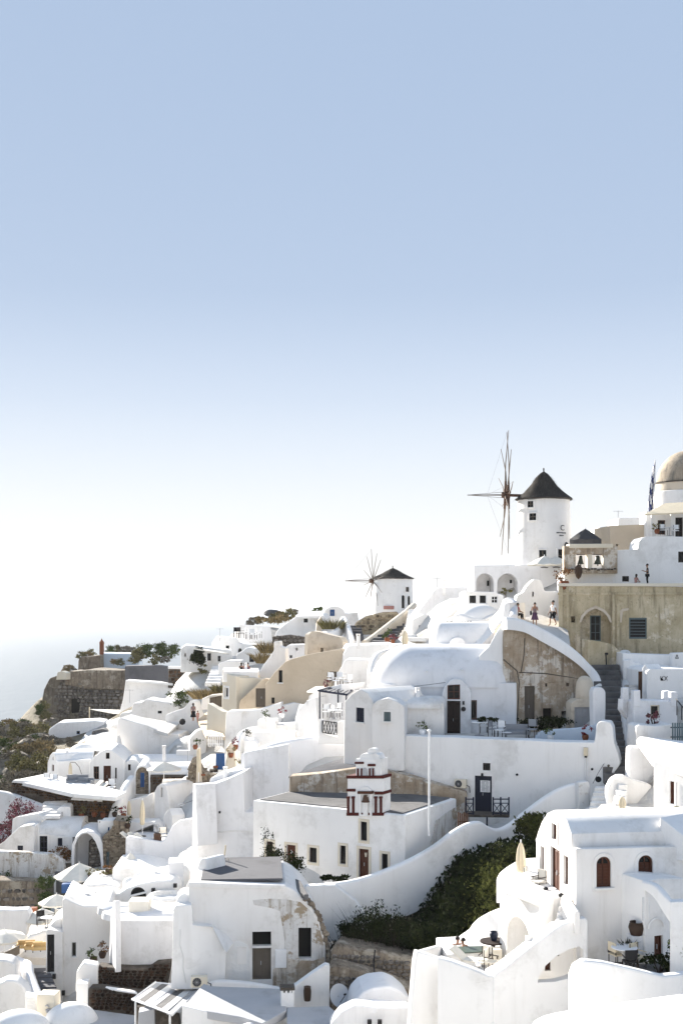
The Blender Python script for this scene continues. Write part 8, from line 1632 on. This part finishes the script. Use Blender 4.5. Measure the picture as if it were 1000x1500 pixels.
def person(label, p, rz, pose='stand', top='white_cloth', legs='black_cloth', long=True, hair='short', dress=False, h=1.72, group=None, sleeves=.5, bag=None):
    """x = right, y = forward, z = up; built at the origin, then set down at p and turned by rz"""
    k = h / 1.72; t = thing('person', label, 'person', (0, 0, 0), group)
    sit = pose in ('sit', 'pool'); hip = .46 if sit else .90
    L = lambda x, y, z, r, f=1: (x * k, y * k, z * k, r * k, f)
    J = {'pelvis': L(0, 0, hip + .02, .145, .75), 'waist': L(0, .0, hip + .17, .12, .75), 'chest': L(0, .015 if not sit else .04, hip + .38, .15, .72), 'neck0': L(0, .0 if not sit else .05, hip + .54, .062), 'neck': L(0, .02 if not sit else .07, hip + .60, .055), 'jaw': L(0, .045 if not sit else .10, hip + .665, .078), 'head': L(0, .03 if not sit else .085, hip + .75, .098), 'crown': L(0, .01 if not sit else .06, hip + .81, .07)}
    E = [('pelvis', 'waist'), ('waist', 'chest'), ('chest', 'neck0'), ('neck0', 'neck'), ('neck', 'jaw'), ('jaw', 'head'), ('head', 'crown')]
    ext = MB(); hy = J['head'][1]; hz = J['head'][2]
    ext.lathe((0, hy + .105 * k, hz - .03 * k), [(0, .03 * k), (.012 * k, .012 * k), (.018 * k, -.01 * k), (0, -.02 * k)], 6)      # nose
    for s in (-1, 1): ext.lathe((s * .1 * k, hy, hz - .02 * k), [(0, .035 * k), (.016 * k, .01 * k), (.012 * k, -.025 * k), (0, -.03 * k)], 6)
    arms = {}
    for s, nm in ((-1, 'l'), (1, 'r')):
        sh = (.175 * s, 0.0 if not sit else .04, hip + .49)
        if pose in ('phone',) or (pose == 'camera'): el, wr = (.24 * s, .06, hip + .22), (.10 * s, .30, hip + .30 if pose == 'phone' else hip + .52)
        elif pose == 'sit': el, wr = (.23 * s, .12, hip + .24), (.13 * s, .36, hip + .16)
        elif pose == 'pool': el, wr = (.34 * s, -.08, hip + .36), (.52 * s, -.12, hip + .42)
        elif pose == 'walk': el, wr = (.23 * s, .05 * s, hip + .2), (.22 * s, .16 * s + .04, hip - .02)
        else: el, wr = (.23 * s, -.01, hip + .2), (.22 * s, .06, hip - .04)
        J['sh' + nm] = L(*sh, .062); J['el' + nm] = L(*el, .043); J['wr' + nm] = L(*wr, .03)
        d = (Vector(wr) - Vector(el)).normalized(); ha = Vector(wr) + d * .07; J['ha' + nm] = L(*ha, .036, .6)
        E += [('chest', 'sh' + nm), ('sh' + nm, 'el' + nm), ('el' + nm, 'wr' + nm), ('wr' + nm, 'ha' + nm)]
        sd = d.orthogonal().normalized()
        for i in range(4):
            b = ha + d * .02 + sd * (.017 * (i - 1.5)); ln = (.065, .078, .073, .055)[i]; m_ = b + d * ln * .55 + Vector((0, .006, -.004)); ext.tube(b * k, m_ * k, .0095 * k, .009 * k, 5); ext.tube(m_ * k, (m_ + d * ln * .5 + Vector((-.012 * s, .01, -.012))) * k, .009 * k, .007 * k, 5)
        b = Vector(wr) + d * .03 - sd * .03 * s; ext.tube(b * k, (b + d * .05 - sd * .025 * s) * k, .011 * k, .009 * k, 5)
        hx = .095 * s
        if sit: kn, an, to = (.13 * s, .44, hip + .0), (.13 * s, .46, .08), (.14 * s, .6, .03)
        elif pose == 'walk': kn, an, to = (.1 * s, .10 + .09 * s, .5), (.1 * s, .02 + .2 * s, .08 + (.06 if s < 0 else 0)), (.11 * s, .16 + .2 * s, .03 + (.02 if s < 0 else 0))
        else: kn, an, to = (.11 * s, .03, .49), (.12 * s, -.01, .08), (.14 * s, .13, .03)
        J['hip' + nm] = L(hx, 0.01, hip - .03, .095); J['th' + nm] = L((hx + kn[0]) / 2, (.01 + kn[1]) / 2, (hip - .03 + kn[2]) / 2, .078); J['kn' + nm] = L(*kn, .056); J['ca' + nm] = L(kn[0] * .5 + an[0] * .5, kn[1] * .5 + an[1] * .5 - .02, kn[2] * .55 + an[2] * .45, .054); J['an' + nm] = L(*an, .036); J['to' + nm] = L(*to, .034)
        E += [('pelvis', 'hip' + nm), ('hip' + nm, 'th' + nm), ('th' + nm, 'kn' + nm), ('kn' + nm, 'ca' + nm), ('ca' + nm, 'an' + nm), ('an' + nm, 'to' + nm)]
    skin_mesh('body', J, E, 'skin', t, ext)
    def cloth(nm, keys, ed, gain, mat):
        J2 = {q: (*J[q][:3], J[q][3] * gain + .012 * k, J[q][4]) for q in keys}; return skin_mesh(nm, J2, ed, mat, t)
    if top:
        ks = ['pelvis', 'waist', 'chest', 'shl', 'shr']; ed = [('pelvis', 'waist'), ('waist', 'chest'), ('chest', 'shl'), ('chest', 'shr')]
        for nm in 'lr':
            a, b = Vector(J['sh' + nm][:3]), Vector(J['el' + nm][:3]); m_ = a.lerp(b, sleeves); J['sl' + nm] = (*m_, .05 * k, 1); ks.append('sl' + nm); ed.append(('sh' + nm, 'sl' + nm))
        cloth('shirt', ks, ed, 1.04, top)
    if legs:
        ks = ['pelvis']; ed = []
        for nm in 'lr':
            seq = ['hip' + nm, 'th' + nm, 'kn' + nm] + (['ca' + nm, 'an' + nm] if long else []); ks += seq; ed += list(zip(['pelvis'] + seq, seq))
        cloth('trousers' if long else 'shorts', ks, ed, 1.06, legs)
    if dress:
        mb = MB(); z0 = hip + .1; mb.lathe((0, .01 * k, 0), [(.15 * k, z0 * k), (.2 * k, (z0 - .25) * k), (.3 * k, .42 * k), (.29 * k, .42 * k)], 16); o = mb.build('skirt', legs or top, t, ang=60)
    mb = MB(); c = Vector(J['head'][:3]); R = .108 * k
    prof = [(R * math.cos(a), R * 1.12 * math.sin(a)) for a in [PI / 2 * i / 6 for i in range(-1, 7)]]; mb.lathe(c + Vector((0, -.022 * k, .012 * k)), prof, 14)
    if hair == 'long': mb.lathe(c + Vector((0, -.05 * k, -.25 * k)), [(.03 * k, 0), (.075 * k, .06 * k), (.09 * k, .2 * k), (.07 * k, .3 * k), (0, .32 * k)], 10)
    if hair == 'bun': mb.lathe(c + Vector((0, -.12 * k, .03 * k)), [(0, -.05 * k), (.05 * k, 0), (0, .05 * k)], 8)
    mb.build('hair', 'hair', t, ang=60)
    for s in (-1, 1): mb = MB(); mb.lathe(c + Vector((s * .035 * k, .088 * k, .005 * k)), [(0, -.012 * k), (.012 * k, 0), (0, .012 * k)], 6); mb.build('eye', 'black', t)
    mb = MB(); mb.box(c + Vector((0, .095 * k, -.062 * k)), (.045 * k, .012 * k, .01 * k)); mb.build('mouth', 'flower_red', t)
    t.location = p; t.rotation_euler = (0, 0, rz); ORG[t.name] = Vector(p)
    if bag == 'bag':
        R_ = Matrix.Rotation(rz, 3, 'Z'); q = Vector(p) + R_ @ Vector((.3 * k, -.08, .95 * k)); b = thing('shoulder_bag', 'black shoulder bag on the woman standing on the lane', 'bag', q); mb = MB(); mb.box(q, (.14, .34, .3), R_ @ Vector((1, 0, 0)), R_ @ Vector((0, 1, 0))); mb.build('bag_body', 'black_cloth', b); mb = MB(); mb.path([q + UP * .15, q + R_ @ Vector((-.08, 0, .5)), q + UP * .15 + R_ @ Vector((-.02, .1, 0))], .015, 5); mb.build('strap', 'black_cloth', b)
    if bag == 'phone':
        R_ = Matrix.Rotation(rz, 3, 'Z'); q = Vector(p) + R_ @ Vector((0, .40 * k, 1.24 * k)); mb = MB(); mb.box(q, (.15, .02, .08), R_ @ Vector((1, 0, 0)), R_ @ Vector((0, .8, -.6)), R_ @ Vector((0, .6, .8))); tag(mb.build('phone', 'black'), 'dark phone in the hands of the man in black on the church terrace', 'phone')
    return t
D = math.radians
person('person in red shirt and dark trousers sitting on the lane wall', at(757, 908, 96.6) + UP * .0, D(-70), 'sit', 'red_cloth', 'black_cloth', True)
person('person in patterned top and skirt with a black bag, raising a camera on the lane', at(783, 916, 95.2), D(170), 'camera', 'pattern_cloth', 'plum_cloth', False, 'bun', dress=True, bag='bag')
person('person in white shirt and black shorts standing beside the ochre house', at(810, 917, 91.2), D(120), 'walk', 'white_cloth', 'black_cloth', False, h=1.85)
person('person in pink top crouched against the church terrace wall', at(931, 860, 99.2) - UP * .1, D(-60), 'sit', 'pink_cloth', 'white_cloth', False, 'long', h=1.5)
person('person in black looking at a phone on the church terrace', at(948, 858.5, 99.0), D(80), 'phone', 'black_cloth', 'black_cloth', True, h=1.75, bag='phone')
zp = at(700, 1392, 57.4).z
person('person in the plunge pool leaning on its left rim', Vector((at(669, 1390, 58.2).x, 58.2, zp - .92)), D(200), 'pool', None, 'navy', False, h=1.75)
person('person in the plunge pool facing the water on the right', Vector((at(680, 1391, 57.6).x, 57.6, zp - .85)), D(60), 'pool', None, 'navy', False, 'bun', h=1.75)
person('person in dark patterned dress walking up the paved lane', at(283, 1057, 120.5), D(20), 'walk', 'pattern_cloth', 'black_cloth', False, 'long', dress=True, h=1.75)
person('small child in pink following up the paved lane', at(289.5, 1059, 119.5), D(30), 'walk', 'pink_cloth', 'pink_cloth', False, h=1.15)
for x, lab, tp in ((353.5, 'person in black seated at the left of the terrace group', 'black_cloth'), (358, 'person in white seated in the middle of the terrace group', 'pink_cloth'), (363, 'person in dark plum seated at the right of the terrace group', 'plum_cloth')):
    person(lab, at(x, 990, 124.2), D(10), 'sit', tp, 'black_cloth', True, 'long' if x < 360 else 'short')
